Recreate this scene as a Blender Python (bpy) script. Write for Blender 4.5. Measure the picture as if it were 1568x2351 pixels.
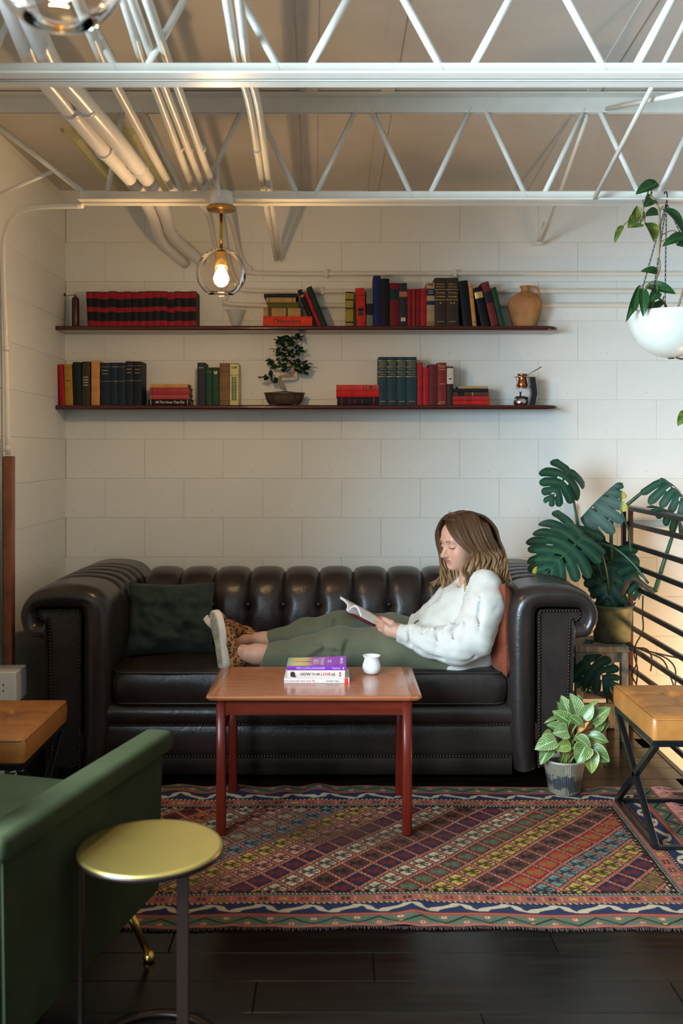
import bpy, bmesh, math, random
import numpy as np
from mathutils import Vector, Matrix, Quaternion, noise as mnoise

for o in list(bpy.data.objects):
    bpy.data.objects.remove(o)
SC = bpy.context.scene
COL = SC.collection

# ------------------------------------------------------------------ camera
FPX, CX, CY, CAMH = 2286.0, 770.0, 1035.0, 1.35      # focal length and horizon of the photograph, in its pixels
cam_d = bpy.data.cameras.new('camera')
cam_d.sensor_fit = 'AUTO'
cam_d.sensor_width = 36.0
cam_d.lens = FPX / 2351.0 * 36.0
cam_d.shift_x = (784.0 - CX) / 2351.0
cam_d.shift_y = (CY - 1175.5) / 2351.0
cam_d.clip_start = 0.05
cam_d.dof.use_dof = True
cam_d.dof.focus_distance = 4.2
cam_d.dof.aperture_fstop = 4.0
cam = bpy.data.objects.new('camera', cam_d)
cam.location = (0, 0, CAMH)
cam.rotation_euler = (math.pi / 2, 0, 0)
COL.objects.link(cam)
SC.camera = cam

# ------------------------------------------------------------------ light and exposure
SC.view_settings.view_transform = 'Standard'
SC.view_settings.look = 'None'
SC.view_settings.gamma = 1.0
SC.view_settings.use_curve_mapping = False
SC.view_settings.exposure = 0.33

world = bpy.data.worlds.new('world')
SC.world = world
world.use_nodes = True
wb = world.node_tree.nodes['Background']
wb.inputs[0].default_value = (0.80, 0.90, 1.0, 1)
wb.inputs[1].default_value = 0.03

def area_light(name, loc, rot, sx, sy, power, color):
    l = bpy.data.lights.new(name, 'AREA')
    l.shape = 'RECTANGLE'
    l.size, l.size_y, l.energy, l.color = sx, sy, power, color
    o = bpy.data.objects.new(name, l)
    o.location, o.rotation_euler = loc, rot
    COL.objects.link(o)
    return o
R = math.radians
# daylight coming through the glazed roll-up door in the left wall
dl = area_light('door_daylight', (-1.60, 0.55, 1.30), (0, R(-68), 0), 1.8, 2.8, 640.0, (0.62, 0.835, 1.0))
dl.data.spread = R(140)
# added cool fill from behind the camera, its source unseen
area_light('front_fill_light', (-1.1, -2.8, 1.7), (R(84), 0, R(-14)), 2.4, 1.8, 18.0, (0.74, 0.90, 1.0))
# lamp down in the stairwell
def point_light(name, loc, power, color, radius):
    l = bpy.data.lights.new(name, 'POINT')
    l.energy, l.color, l.shadow_soft_size = power, color, radius
    o = bpy.data.objects.new(name, l)
    o.location = loc
    COL.objects.link(o)
    return o
point_light('stairwell_light', (2.2, 4.35, -0.05), 42.0, (1.0, 0.58, 0.25), 0.12)

# ------------------------------------------------------------------ helpers
def at(x, y, Y):
    """point of the place seen at photo pixel (x, y) and standing at depth Y"""
    return Vector(((x - CX) * Y / FPX, Y, CAMH + (CY - y) * Y / FPX))
def at_h(x, y, h):
    """the same for a known height above the floor"""
    return at(x, y, (h - CAMH) * FPX / (CY - y))
def px(Y):
    return Y / FPX          # metres per photo pixel at depth Y

def link(o, parent=None):
    COL.objects.link(o)
    if parent is not None:
        o.parent = parent
    return o
def tag(o, label=None, cat=None, group=None, kind=None):
    if label: o['label'] = label
    if cat: o['category'] = cat
    if group: o['group'] = group
    if kind: o['kind'] = kind
    return o
def empty(name, loc=(0, 0, 0), rot=(0, 0, 0)):
    o = bpy.data.objects.new(name, None)
    o.location, o.rotation_euler = loc, rot
    o.empty_display_size = 0.05
    COL.objects.link(o)
    return o
def mesh(name, verts, faces, mat=None, smooth=False):
    me = bpy.data.meshes.new(name)
    me.from_pydata([tuple(v) for v in verts], [], faces)
    if mat is not None:
        for m in (mat if isinstance(mat, (list, tuple)) else [mat]):
            me.materials.append(m)
    if smooth:
        me.polygons.foreach_set('use_smooth', [True] * len(me.polygons))
    me.update()
    return me
def from_bm(name, bm, mat=None, smooth=False, parent=None, loc=None, rot=None):
    me = bpy.data.meshes.new(name)
    bm.normal_update()
    bm.to_mesh(me); bm.free()
    if mat is not None:
        for m in (mat if isinstance(mat, (list, tuple)) else [mat]):
            me.materials.append(m)
    if smooth:
        me.polygons.foreach_set('use_smooth', [True] * len(me.polygons))
    o = bpy.data.objects.new(name, me)
    if loc is not None: o.location = loc
    if rot is not None: o.rotation_euler = rot
    return link(o, parent)
def obj(name, me, parent=None, loc=None, rot=None, scale=None):
    o = bpy.data.objects.new(name, me)
    if loc is not None: o.location = loc
    if rot is not None: o.rotation_euler = rot
    if scale is not None: o.scale = scale
    return link(o, parent)
def copy_tree(o, parent=None):
    c = o.copy(); COL.objects.link(c); c.parent = parent
    for ch in list(o.children):
        copy_tree(ch, c)
    return c

def bm_box(bm, c, s, rot=None, bevel=0.0, seg=1):
    """box with centre c and full size s"""
    m = Matrix.Translation(Vector(c)) @ (rot.to_4x4() if rot is not None else Matrix.Identity(4)) @ Matrix.Diagonal((s[0], s[1], s[2], 1))
    g = bmesh.ops.create_cube(bm, size=1.0, matrix=m)
    if bevel > 0:
        es = list({e for v in g['verts'] for e in v.link_edges})
        bmesh.ops.bevel(bm, geom=es, offset=bevel, segments=seg, affect='EDGES', profile=0.5, clamp_overlap=True)
def box(name, c, s, mat, parent=None, bevel=0.0, seg=1, rot=None, smooth=False):
    bm = bmesh.new(); bm_box(bm, c, s, rot, bevel, seg)
    return from_bm(name, bm, mat, smooth, parent)
def frames(pts):
    pts = [Vector(p) for p in pts]
    n = len(pts); T = []
    for i in range(n):
        a, b = pts[max(i - 1, 0)], pts[min(i + 1, n - 1)]
        t = (b - a)
        T.append(t.normalized() if t.length > 1e-9 else Vector((0, 0, 1)))
    up = Vector((0, 0, 1)) if abs(T[0].z) < 0.9 else Vector((1, 0, 0))
    u = T[0].cross(up).normalized(); out = []
    for i in range(n):
        if i:
            q = T[i - 1].rotation_difference(T[i]); u = q @ u
        u = (u - T[i] * u.dot(T[i])).normalized()
        out.append((pts[i], T[i], u, T[i].cross(u)))
    return out
def tube_data(pts, r, n=8, caps=True, flat=1.0):
    """tube along pts; r is a number or a list"""
    fr = frames(pts); V = []; F = []
    rs = r if isinstance(r, (list, tuple, np.ndarray)) else [r] * len(fr)
    for (p, t, u, v), rr in zip(fr, rs):
        for k in range(n):
            a = 2 * math.pi * k / n
            V.append(p + u * (math.cos(a) * rr) + v * (math.sin(a) * rr * flat))
    for i in range(len(fr) - 1):
        for k in range(n):
            k2 = (k + 1) % n
            F.append((i * n + k, i * n + k2, (i + 1) * n + k2, (i + 1) * n + k))
    if caps:
        F.append(tuple(reversed(range(n)))); F.append(tuple((len(fr) - 1) * n + k for k in range(n)))
    return V, F
def tube(name, pts, r, mat, parent=None, n=8, caps=True, flat=1.0):
    V, F = tube_data(pts, r, n, caps, flat)
    return obj(name, mesh(name, V, F, mat, True), parent)
def join_data(parts):
    V = []; F = []
    for v, f in parts:
        b = len(V); V += list(v); F += [tuple(i + b for i in q) for q in f]
    return V, F
def lathe_data(prof, n=24, close=False):
    V = []; F = []; m = len(prof)
    for r, z in prof:
        for k in range(n):
            a = 2 * math.pi * k / n
            V.append((r * math.cos(a), r * math.sin(a), z))
    for i in range(m - 1 + (1 if close else 0)):
        j = (i + 1) % m
        for k in range(n):
            k2 = (k + 1) % n
            F.append((i * n + k, i * n + k2, j * n + k2, j * n + k))
    if not close:
        if prof[0][0] > 1e-6: F.append(tuple(reversed(range(n))))
        if prof[-1][0] > 1e-6: F.append(tuple((m - 1) * n + k for k in range(n)))
    return V, F
def lathe(name, prof, mat, parent=None, loc=None, n=24, close=False, smooth=True):
    V, F = lathe_data(prof, n, close)
    return obj(name, mesh(name, V, F, mat, smooth), parent, loc)
def catmull(pts, k=6):
    P = [Vector(p) for p in pts]; P = [P[0] * 2 - P[1]] + P + [P[-1] * 2 - P[-2]]; out = []
    for i in range(1, len(P) - 2):
        a, b, c, d = P[i - 1:i + 3]
        for j in range(k):
            t = j / k
            out.append(0.5 * ((2 * b) + (c - a) * t + (2 * a - 5 * b + 4 * c - d) * t * t + (3 * b - 3 * c + d - a) * t ** 3))
    out.append(P[-2]); return out
def grid_faces(nu, nv, wrap_u=False, wrap_v=False):
    """faces of a grid with index i*nv + j"""
    F = []
    for i in range(nu if wrap_u else nu - 1):
        for j in range(nv if wrap_v else nv - 1):
            i2, j2 = (i + 1) % nu, (j + 1) % nv
            F.append((i * nv + j, i2 * nv + j, i2 * nv + j2, i * nv + j2))
    return F
def weighted(o):
    return o
def auto_smooth(o, ang=40):
    me = o.data
    me.polygons.foreach_set('use_smooth', [True] * len(me.polygons))
    try:
        me.set_sharp_from_angle(angle=R(ang))
    except Exception:
        pass
    return o
def color_attr(me, cols, name='tint'):
    a = me.color_attributes.new(name, 'FLOAT_COLOR', 'POINT')
    c = np.ones((len(me.vertices), 4), dtype=np.float32)
    c[:, :3] = np.asarray(cols, dtype=np.float32)[:, :3]
    a.data.foreach_set('color', c.ravel())
_fonts = {}
def text_mesh(s, size, mat, name='lettering', align='CENTER', bold=0.0, spacing=1.0, xscale=1.0):
    key = (s, round(size, 5), align, bold, spacing, xscale)
    if key in _fonts:
        me = _fonts[key].copy(); me.materials.clear(); me.materials.append(mat); return me
    cu = bpy.data.curves.new(name, 'FONT')
    cu.body = s; cu.size = size; cu.align_x = align; cu.align_y = 'CENTER'
    cu.resolution_u = 2; cu.offset = bold * size; cu.extrude = 0.00015
    cu.space_character = spacing
    o = bpy.data.objects.new(name, cu); COL.objects.link(o)
    bpy.context.view_layer.update()
    me = bpy.data.meshes.new_from_object(o.evaluated_get(bpy.context.evaluated_depsgraph_get()))
    bpy.data.objects.remove(o); bpy.data.curves.remove(cu)
    if xscale != 1.0:
        for v in me.vertices: v.co.x *= xscale
    me.materials.clear(); me.materials.append(mat)
    _fonts[key] = me
    return me

# ------------------------------------------------------------------ materials
def hexc(h):
    h = h.lstrip('#')
    c = [int(h[i:i + 2], 16) / 255 for i in (0, 2, 4)]
    return tuple(((v + 0.055) / 1.055) ** 2.4 if v > 0.04045 else v / 12.92 for v in c)
class NT:
    def __init__(s, name):
        s.m = bpy.data.materials.new(name); s.m.use_nodes = True
        s.t = s.m.node_tree; s.b = s.t.nodes['Principled BSDF']
    def n(s, t, **kw):
        x = s.t.nodes.new(t)
        for k, v in kw.items():
            if k.startswith('_'): setattr(x, k[1:], v)
        return x
    def l(s, a, b): s.t.links.new(a, b)
    def set(s, **kw):
        for k, v in kw.items():
            i = s.b.inputs[k.replace('_', ' ')]
            if isinstance(v, tuple) and len(v) == 3: v = (*v, 1)
            i.default_value = v
        return s
    def coord(s, kind='Object', scale=(1, 1, 1), rot=(0, 0, 0)):
        tc = s.n('ShaderNodeTexCoord'); mp = s.n('ShaderNodeMapping')
        mp.inputs['Scale'].default_value = scale; mp.inputs['Rotation'].default_value = rot
        s.l(tc.outputs[kind], mp.inputs[0]); return mp.outputs[0]
    def noise(s, vec, scale, detail=3, rough=0.5, dist=0.0):
        x = s.n('ShaderNodeTexNoise'); x.inputs['Scale'].default_value = scale
        x.inputs['Detail'].default_value = detail; x.inputs['Roughness'].default_value = rough
        x.inputs['Distortion'].default_value = dist
        if vec is not None: s.l(vec, x.inputs['Vector'])
        return x.outputs['Fac']
    def ramp(s, fac, stops):
        x = s.n('ShaderNodeValToRGB'); el = x.color_ramp.elements
        while len(el) < len(stops): el.new(0.5)
        for e, (p, c) in zip(el, stops):
            e.position = p; e.color = (*c, 1) if len(c) == 3 else c
        s.l(fac, x.inputs[0]); return x.outputs[0]
    def mix(s, fac, a, b, mode='MIX'):
        x = s.n('ShaderNodeMix', _data_type='RGBA', _blend_type=mode)
        for sock, v in ((x.inputs[0], fac), (x.inputs[6], a), (x.inputs[7], b)):
            if hasattr(v, 'is_linked') or hasattr(v, 'links'): s.l(v, sock)
            elif isinstance(v, (int, float)): sock.default_value = v
            else: sock.default_value = (*v, 1) if len(v) == 3 else v
        return x.outputs[2]
    def math(s, op, a, b=None):
        x = s.n('ShaderNodeMath', _operation=op)
        for sock, v in ((x.inputs[0], a), (x.inputs[1], b)):
            if v is None: continue
            if isinstance(v, (int, float)): sock.default_value = v
            else: s.l(v, sock)
        return x.outputs[0]
    def bump(s, h, strength=0.3, dist=0.002, prev=None):
        x = s.n('ShaderNodeBump'); x.inputs['Strength'].default_value = strength
        x.inputs['Distance'].default_value = dist; s.l(h, x.inputs['Height'])
        if prev is not None: s.l(prev, x.inputs['Normal'])
        s.l(x.outputs[0], s.b.inputs['Normal']); return x.outputs[0]
    def color(s, c): s.l(c, s.b.inputs['Base Color'])
    def rough(s, c): s.l(c, s.b.inputs['Roughness'])
_mc = {}
def plain(name, col, rough=0.5, metal=0.0, var=0.12, scale=25, bump=0.0, bscale=120, spec=0.5, coat=0.0):
    """a colour with slight mottling and fine relief"""
    key = name
    if key in _mc: return _mc[key]
    t = NT(name)
    if isinstance(col, str): col = hexc(col)
    t.set(Base_Color=col, Roughness=rough, Metallic=metal)
    t.b.inputs['Specular IOR Level'].default_value = spec
    t.b.inputs['Coat Weight'].default_value = coat
    v = t.coord()
    if var > 0:
        f = t.noise(v, scale, 4, 0.6)
        lo = tuple(c * (1 - var) for c in col); hi = tuple(min(c * (1 + var), 1) for c in col)
        t.color(t.ramp(f, [(0.3, lo), (0.7, hi)]))
    if bump > 0:
        t.bump(t.noise(v, bscale, 3, 0.6), bump, 0.001)
    _mc[key] = t.m
    return t.m
def attr_mat(name, rough=0.6, var=0.1, scale=60, bump=0.1, bscale=200, attr='tint', sheen=0.0, sss=0.0, spec=0.5):
    t = NT(name)
    a = t.n('ShaderNodeVertexColor'); a.layer_name = attr
    v = t.coord(); f = t.noise(v, scale, 4, 0.6)
    k = t.ramp(f, [(0.3, (1 - var,) * 3), (0.7, (1 + var,) * 3)])
    t.color(t.mix(1.0, a.outputs[0], k, 'MULTIPLY'))
    t.set(Roughness=rough); t.b.inputs['Specular IOR Level'].default_value = spec
    if bump > 0: t.bump(t.noise(v, bscale, 3, 0.6), bump, 0.001)
    if sheen: t.b.inputs['Sheen Weight'].default_value = sheen
    if sss:
        t.b.inputs['Subsurface Weight'].default_value = sss
        t.b.inputs['Subsurface Radius'].default_value = (0.012, 0.005, 0.003)
        t.b.inputs['Subsurface Scale'].default_value = 0.5
    return t.m
# ------------------------------------------------------------------ the room
YW, XL, ZC = 5.137, -1.393, CAMH + 1.344        # back wall, left wall, ceiling

def wall_material(name, col, pits=0.5):
    t = NT(name); v = t.coord('Object')
    f = t.noise(v, 1.6, 5, 0.6)
    base = t.ramp(f, [(0.25, tuple(c * 0.93 for c in col)), (0.75, tuple(min(1, c * 1.04) for c in col))])
    sp = t.noise(v, 55, 3, 0.7)
    area = t.noise(v, 2.3, 2, 0.5)
    m = t.math('MULTIPLY', t.math('GREATER_THAN', sp, 0.685), t.math('GREATER_THAN', area, 0.5))
    t.color(t.mix(t.math('MULTIPLY', m, 0.55), base, (0.22, 0.19, 0.14)))
    t.set(Roughness=0.55)
    h1 = t.noise(v, 70, 4, 0.65); h2 = t.noise(v, 14, 3, 0.5)
    b = t.bump(h2, 0.25, 0.006)
    t.bump(h1, 0.5 * pits, 0.003, b)
    return t.m
M_WALL = wall_material('painted_block_cream', (0.85, 0.85, 0.80))
M_CEIL = plain('painted_ceiling_grey', (0.56, 0.53, 0.485), 0.6, var=0.05, scale=4, bump=0.1)
M_STEEL = plain('white_painted_steel', (0.77, 0.74, 0.66), 0.35, var=0.05, scale=12, bump=0.05, bscale=60)
M_INSUL = plain('white_pipe_lagging', (0.80, 0.79, 0.77), 0.3, var=0.04, scale=12, bump=0.12, bscale=30)

def floor_material():
    t = NT('dark_stained_plank'); v = t.coord('Object', (2, 26, 26))
    f = t.noise(v, 2.0, 5, 0.6, 0.6)
    oi = t.n('ShaderNodeObjectInfo')
    c = t.ramp(f, [(0.3, (0.003, 0.002, 0.0015)), (0.7, (0.009, 0.006, 0.004))])
    k = t.math('ADD', t.math('MULTIPLY', oi.outputs['Random'], 0.5), 0.75)
    cc = t.n('ShaderNodeCombineColor')
    for i in range(3): t.l(k, cc.inputs[i])
    t.color(t.mix(1.0, c, cc.outputs[0], 'MULTIPLY'))
    t.rough(t.math('ADD', t.math('MULTIPLY', f, 0.16), 0.14)); t.bump(f, 0.08, 0.001); t.b.inputs['Specular IOR Level'].default_value = 0.25
    return t.m
M_FLOOR = floor_material()
M_GAP = plain('floor_gap_black', (0.006, 0.005, 0.004), 0.8, var=0)

def structure(o): o['kind'] = 'structure'; return o

# floor: sub-base with planks on it
bm = bmesh.new()
bm_box(bm, (0.02, 1.0, -0.10), (2.84, 8.3, 0.15))
bm_box(bm, (2.5, 0.525, -0.09), (2.12, 6.65, 0.15))
floor = structure(from_bm('floor', bm, M_GAP))
PLW = 0.142
pb = bmesh.new(); bm_box(pb, (0, 0, 0), (1, 1, 1))
plank_cache = {}
rng = random.Random(4)
def plank(L, y, xc):
    k = round(L, 3)
    if k not in plank_cache:
        b = bmesh.new(); bm_box(b, (0, 0, 0), (k - 0.002, PLW - 0.002, 0.025), bevel=0.0012)
        me = bpy.data.meshes.new('plank'); b.to_mesh(me); b.free(); me.materials.append(M_FLOOR); plank_cache[k] = me
    obj('plank', plank_cache[k], floor, (xc, y, -0.0125))
pb.free()
for r in range(26):
    y = 1.47 + PLW * r
    x = -1.40; cuts = [-1.40, -1.40 + [0.45, 0.95, 0.7, 1.2][r % 4]]
    while cuts[-1] < 1.43:
        cuts.append(min(cuts[-1] + 1.05, 1.44))
    for a, b in zip(cuts, cuts[1:]):
        if b - a > 0.05: plank(b - a, y, (a + b) / 2)
structure(box('trim_1', (1.45, 4.49, -0.06), (0.022, 1.27, 0.125), plain('stair_edge_steel', (0.02, 0.02, 0.02), 0.4, 0.6)))

# back wall of painted concrete blocks; it runs on down into the stairwell
wall_back = structure(box('wall_back', (0.95, YW + 0.075, 0.55), (5.0, 0.14, 4.6), M_WALL))
BW, BH = 0.4064, 0.2032
def block_mesh(w, h):
    b = bmesh.new(); bm_box(b, (0, 0, 0), (w - 0.0006, 0.03, h - 0.0006), bevel=0.0011, seg=1)
    me = bpy.data.meshes.new('block'); b.to_mesh(me); b.free(); me.materials.append(M_WALL); return me
blocks = {}
def put_block(parent, a, b, z0, z1, axis):
    k = (round(b - a, 3), round(z1 - z0, 3))
    if k not in blocks: blocks[k] = block_mesh(*k)
    jit = rng.uniform(-0.0004, 0.0004)
    if axis == 'x': obj('block', blocks[k], parent, ((a + b) / 2, YW + 0.015 + jit, (z0 + z1) / 2))
    else: obj('block', blocks[k], parent, (XL - 0.015 + jit, (a + b) / 2, (z0 + z1) / 2), (0, 0, math.pi / 2))
JZ = 1.4107
for k in range(-13, 7):
    z0 = JZ - BH + k * BH; z1 = min(z0 + BH, ZC + 0.05)
    if z1 <= z0: continue
    off = -0.984 + (0 if k % 2 == 0 else BW / 2)
    x = off - BW * math.ceil((off - XL) / BW)
    while x < 3.3:
        a = max(x, XL - 0.02); b = x + BW
        if b - a > 0.04: put_block(wall_back, a, b, z0, z1, 'x')
        x += BW
# left wall: blocks from the corner to the roll-up door, then the pier and lintel around the door opening
DOOR0, DOOR1, DOORZ = -0.95, 2.03, 2.36
bm = bmesh.new()
bm_box(bm, (XL - 0.115, (DOOR1 + YW + 0.14) / 2, 1.3), (0.17, YW + 0.14 - DOOR1, 3.0))
bm_box(bm, (XL - 0.115, (DOOR0 + DOOR1) / 2, (DOORZ + 2.75) / 2), (0.17, DOOR1 - DOOR0 + 0.02, 2.75 - DOORZ))
bm_box(bm, (XL - 0.115, DOOR0 - 1.4, 1.3), (0.17, 2.8, 3.0))
wall_left = structure(from_bm('wall_left', bm, M_WALL))
for k in range(-7, 7):
    z0 = JZ - BH + k * BH; z1 = min(z0 + BH, ZC + 0.05)
    y = DOOR1 + (0 if k % 2 == 0 else -BW / 2)
    while y < YW:
        a = max(y, DOOR1); b = min(y + BW, YW)
        if b - a > 0.03: put_block(wall_left, a, b, z0, z1, 'y')
        y += BW
# far side of the room, beyond the stairs and behind the photographer
M_FAR = plain('far_wall_paint', (0.13, 0.11, 0.09), 0.7, var=0.05)
structure(box('wall_right', (3.6, 1.1, 0.55), (0.1, 8.4, 4.6), M_FAR))
# ceiling deck with battens over its seams; the widest strip imitates a shadow band
ceiling = structure(box('ceiling', (1.0, 1.1, ZC + 0.06), (5.4, 8.4, 0.12), M_CEIL))
for (xa, ya, xb, yb) in ((921, 0, 857, 435), (1490, 0, 1225, 435), (705, 0, 712, 435)):
    a, b = at_h(xa, ya, ZC), at_h(xb, yb, ZC); b.y = YW
    d = (b - a); c = (a + b) / 2 - d * 0.6
    box('seam_or_shade_strip', (c.x, c.y, ZC - 0.002), (0.05 if xa != 705 else 0.07, d.length * 2.4, 0.006), M_CEIL, ceiling,
        rot=Matrix.Rotation(-math.atan2(d.x, d.y), 3, 'Z'))
# stairwell below the railing
structure(box('floor_lower', (2.5, 4.3, -1.75), (2.3, 1.9, 0.1), plain('lower_floor', (0.10, 0.07, 0.05), 0.6)))

# the glazed roll-up door in the left wall
M_DARKMET = plain('door_frame_dark', (0.03, 0.03, 0.03), 0.4, 0.3)
bm = bmesh.new()
for yy in np.linspace(DOOR0 + 0.03, DOOR1 - 0.03, 6): bm_box(bm, (XL - 0.17, yy, DOORZ / 2), (0.04, 0.05, DOORZ))
for zz in (0.05, 0.62, 1.2, 1.78, DOORZ - 0.03): bm_box(bm, (XL - 0.17, (DOOR0 + DOOR1) / 2, zz), (0.04, DOOR1 - DOOR0, 0.05))
structure(from_bm('door_1', bm, M_DARKMET))
# wooden jamb strip, cable box, conduit and cables beside the door
M_JAMB = plain('jamb_wood', (0.26, 0.085, 0.035), 0.4, var=0.35, scale=9, bump=0.1)
structure(box('trim_2', (-1.366, 4.172, (1.328 + 0.42) / 2), (0.035, 0.045, 0.908), M_JAMB, bevel=0.002))
bx = empty('cable_box', (-1.36, 4.06, 0.40)); tag(bx, 'cream painted steel cable box low on the block wall under the wooden jamb', 'cable box')
box('body', (0.015, 0.0, 0.0), (0.13, 0.14, 0.125), M_STEEL, bx, bevel=0.003)
for dz in (-0.012, 0.012): box('screw', (0.03, -0.071, dz), (0.005, 0.004, 0.005), M_DARKMET, bx)
tag(tube('cable', [(-1.39, 4.10, 0.5), (-1.392, 4.10, 1.2), (-1.39, 4.09, 2.0)], 0.004, plain('cable_red', (0.25, 0.06, 0.04), 0.5), n=6),
    'thin reddish cable running up beside the wooden jamb', 'cable')
tag(tube('cable', [(-1.38, 4.11, 0.47), (-1.385, 4.112, 1.1), (-1.385, 4.105, 1.4)], 0.004, plain('cable_green', (0.16, 0.19, 0.12), 0.5), n=6),
    'thin grey green cable running up beside the wooden jamb', 'cable')

sg = empty('door_spring', (-1.33, 4.0, 0)); tag(sg, 'pale coiled door spring beside a white post low in the dark corner', 'spring')
box('post', (-0.012, 0.0, 0.15), (0.022, 0.022, 0.30), M_STEEL, sg, bevel=0.003)
hx = [(0.036 + 0.012 * math.cos(k * 0.9), 0.012 * math.sin(k * 0.9), 0.005 + 0.0022 * k) for k in range(130)]
tube('coil', hx, 0.0028, M_STEEL, sg, 5)

# ------------------------------------------------------------------ steel roof trusses
def truss(yc, x0, x1, label, webs, gap=0.01):
    t = empty('roof_truss', (0, yc, 0)); tag(t, label, 'roof truss', 'white steel roof trusses')
    b0 = CAMH + 0.94
    bm = bmesh.new(); L = x1 - x0; xc = (x0 + x1) / 2
    for s in (-1, 1):
        bm_box(bm, (xc, s * 0.027, b0 + 0.003), (L, 0.047, 0.006), bevel=0.001)
        bm_box(bm, (xc, s * 0.007, b0 + 0.0205), (L, 0.006, 0.041), bevel=0.001)
    from_bm('bottom_chord', bm, M_STEEL, parent=t)
    bm = bmesh.new()
    for s in (-1, 1):
        bm_box(bm, (1.0, s * 0.030, ZC - 0.006), (5.0, 0.055, 0.006))
        bm_box(bm, (1.0, s * 0.007, ZC - 0.035), (5.0, 0.006, 0.06))
    from_bm('top_chord', bm, M_STEEL, parent=t)
    for (xt, xb) in webs:
        tube('web_bar', [(xt, 0, ZC - 0.045), (xb, 0, b0 + 0.02)], 0.0105, M_STEEL, t, 8)
    return t
w1 = []
for k in range(-3, 6):
    w1 += [((820 - CX) / 606 + 0.432 * k, (722 - CX) / 606 + 0.432 * k), ((850 - CX) / 606 + 0.432 * k, (947 - CX) / 606 + 0.432 * k)]
w1 = [w for w in w1 if w[1] > -0.72]
w1 += [((282 - CX) / 606, (245 - CX) / 606), ((-60 - CX) / 606, (207 - CX) / 606)]
t1 = truss(3.772, -0.965, 3.4, 'white steel roof truss with zigzag bars, nearest the back wall', w1)
tube('end_brace', [((-20 - CX) / 606, 0, CAMH + 0.96), ((130 - CX) / 606, 0, CAMH + 1.064)], 0.008, M_STEEL, t1, 8)
w2 = []
for k in range(-4, 6):
    xb = (1019 - CX) / 905 + 0.413 * k
    w2 += [(xb - 0.185, xb), (xb + 0.066 + 0.185, xb + 0.066)]
w2 = [w for w in w2 if w[1] > -1.0]
truss(2.526, -1.3, 3.4, 'white steel roof truss crossing the top of the room, second from the back wall', w2)
w3 = [(x - 0.185, x) for x in np.arange(-0.9, 2, 0.413)] + [(x + 0.25, x + 0.066) for x in np.arange(-0.9, 2, 0.413)]
truss(1.40, -1.3, 3.4, 'white steel roof truss above the frame, third from the back wall', w3)
# cross bracing rods between the trusses
tag(tube('brace_rod', [at(1365, 455, 3.72), (0.995, 2.55, CAMH + 1.29)], 0.0085, M_STEEL), 'thin white brace rod rising from the truss toward the camera', 'brace rod')
tag(tube('brace_rod', [(1.02, 3.74, CAMH + 1.285), (1.02, 2.60, CAMH + 0.955)], 0.0085, M_STEEL), 'thin white brace rod sloping down toward the front truss at the frame edge', 'brace rod')
br = empty('wall_brace', at(1245, 555, 5.08)); tag(br, 'slender white brace angle running from truss down to the back wall', 'brace')
o0 = at(1245, 555, 5.08)
tube('rod', [(0, 0, 0), at(1350, 262, 3.83) - o0], 0.008, M_STEEL, br)
box('bracket', (-0.02, 0.03, -0.004), (0.05, 0.05, 0.012), M_STEEL, br)
tube('stub_rod', [(-0.025, 0.03, 0.0), (0.01, 0.0, 0.10)], 0.006, M_STEEL, br)

# ------------------------------------------------------------------ pipes under the ceiling
HP = CAMH + 1.02
def pipe(name, pts, r, label, mat=None, n=10, group=None, collars=(), k=5):
    P = catmull(pts, k) if k else [Vector(p) for p in pts]
    t = empty(name, P[-1]); tag(t, label, 'pipe', group)
    b = P[-1]
    tube('run', [p - b for p in P], r, mat or M_STEEL, t, n)
    for c, d in collars:
        c, d = Vector(c) - b, Vector(d).normalized()
        tube('collar', [c - d * 0.012, c + d * 0.012], r * 1.18, mat or M_STEEL, t, n)
    return t
def run(pxs, tail=(), h=HP):
    return [at_h(x, y, h) for x, y in pxs] + list(tail)
FWD = lambda p, q: p + (p - q).normalized() * 1.2
def cond(pxs, tail, r, label, group=None, h=HP, mat=None, col=()):
    P = run(pxs, (), h); P = [FWD(P[0], P[1])] + P + list(tail)
    cl = [(at_h(*c, h), (0.05, 1, 0)) for c in col]
    return pipe('ceiling_pipe', P, r, label, mat, 10, group, cl)
G = 'pipes under the ceiling'
cond([(521, 0), (545, 148), (575, 250), (605, 440)], [at(634, 596, 5.13)], 0.0115, 'thin white pipe beside the right of the lit pendant, left of its pair', G, col=[(590, 345)])
cond([(549, 0), (567, 148), (594, 250), (620, 440)], [at(646, 596, 5.13)], 0.0115, 'thin white pipe beside the right of the lit pendant, right of its pair', G, col=[(617, 418)])
wx = 3.3
def wallrun(y, bend):
    return bend + [at(1000, y, 5.118), at(1500, y, 5.118), Vector((wx, 5.118, at(1500, y, 5.118).z))]
cond([(285, 0), (330, 148), (358, 205), (446, 440)], wallrun(700, [at(480, 500, 4.75), at(498, 590, 5.08), at(518, 675, 5.115), at(560, 700, 5.118)]), 0.0125,
     'white conduit bending along the wall as the lowest of three wall runs', G, col=[(411, 338)])
cond([(303, 0), (356, 148), (380, 205), (471, 440)], wallrun(668, [at(507, 500, 4.75), at(523, 590, 5.08), at(545, 648, 5.115), at(592, 668, 5.118)]), 0.0125,
     'white conduit bending along the wall as the middle of three wall runs', G, col=[(433, 342)])
cond([(338, 0), (388, 148), (410, 205), (495, 440)], wallrun(628, [at(528, 500, 4.75), at(553, 590, 5.09), at(575, 618, 5.115), at(608, 628, 5.118)]), 0.0125,
     'white conduit bending along the wall as the topmost of three wall runs', G, col=[(462, 340)])
cond([(178, 0), (240, 148), (270, 205), (390, 425)], [at(402, 436, 3.95), at(404, 432, 4.1), at(404, 438, 5.13)], 0.0145, 'single white pipe crossing just right of the thick lagged pipes', G)
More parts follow.
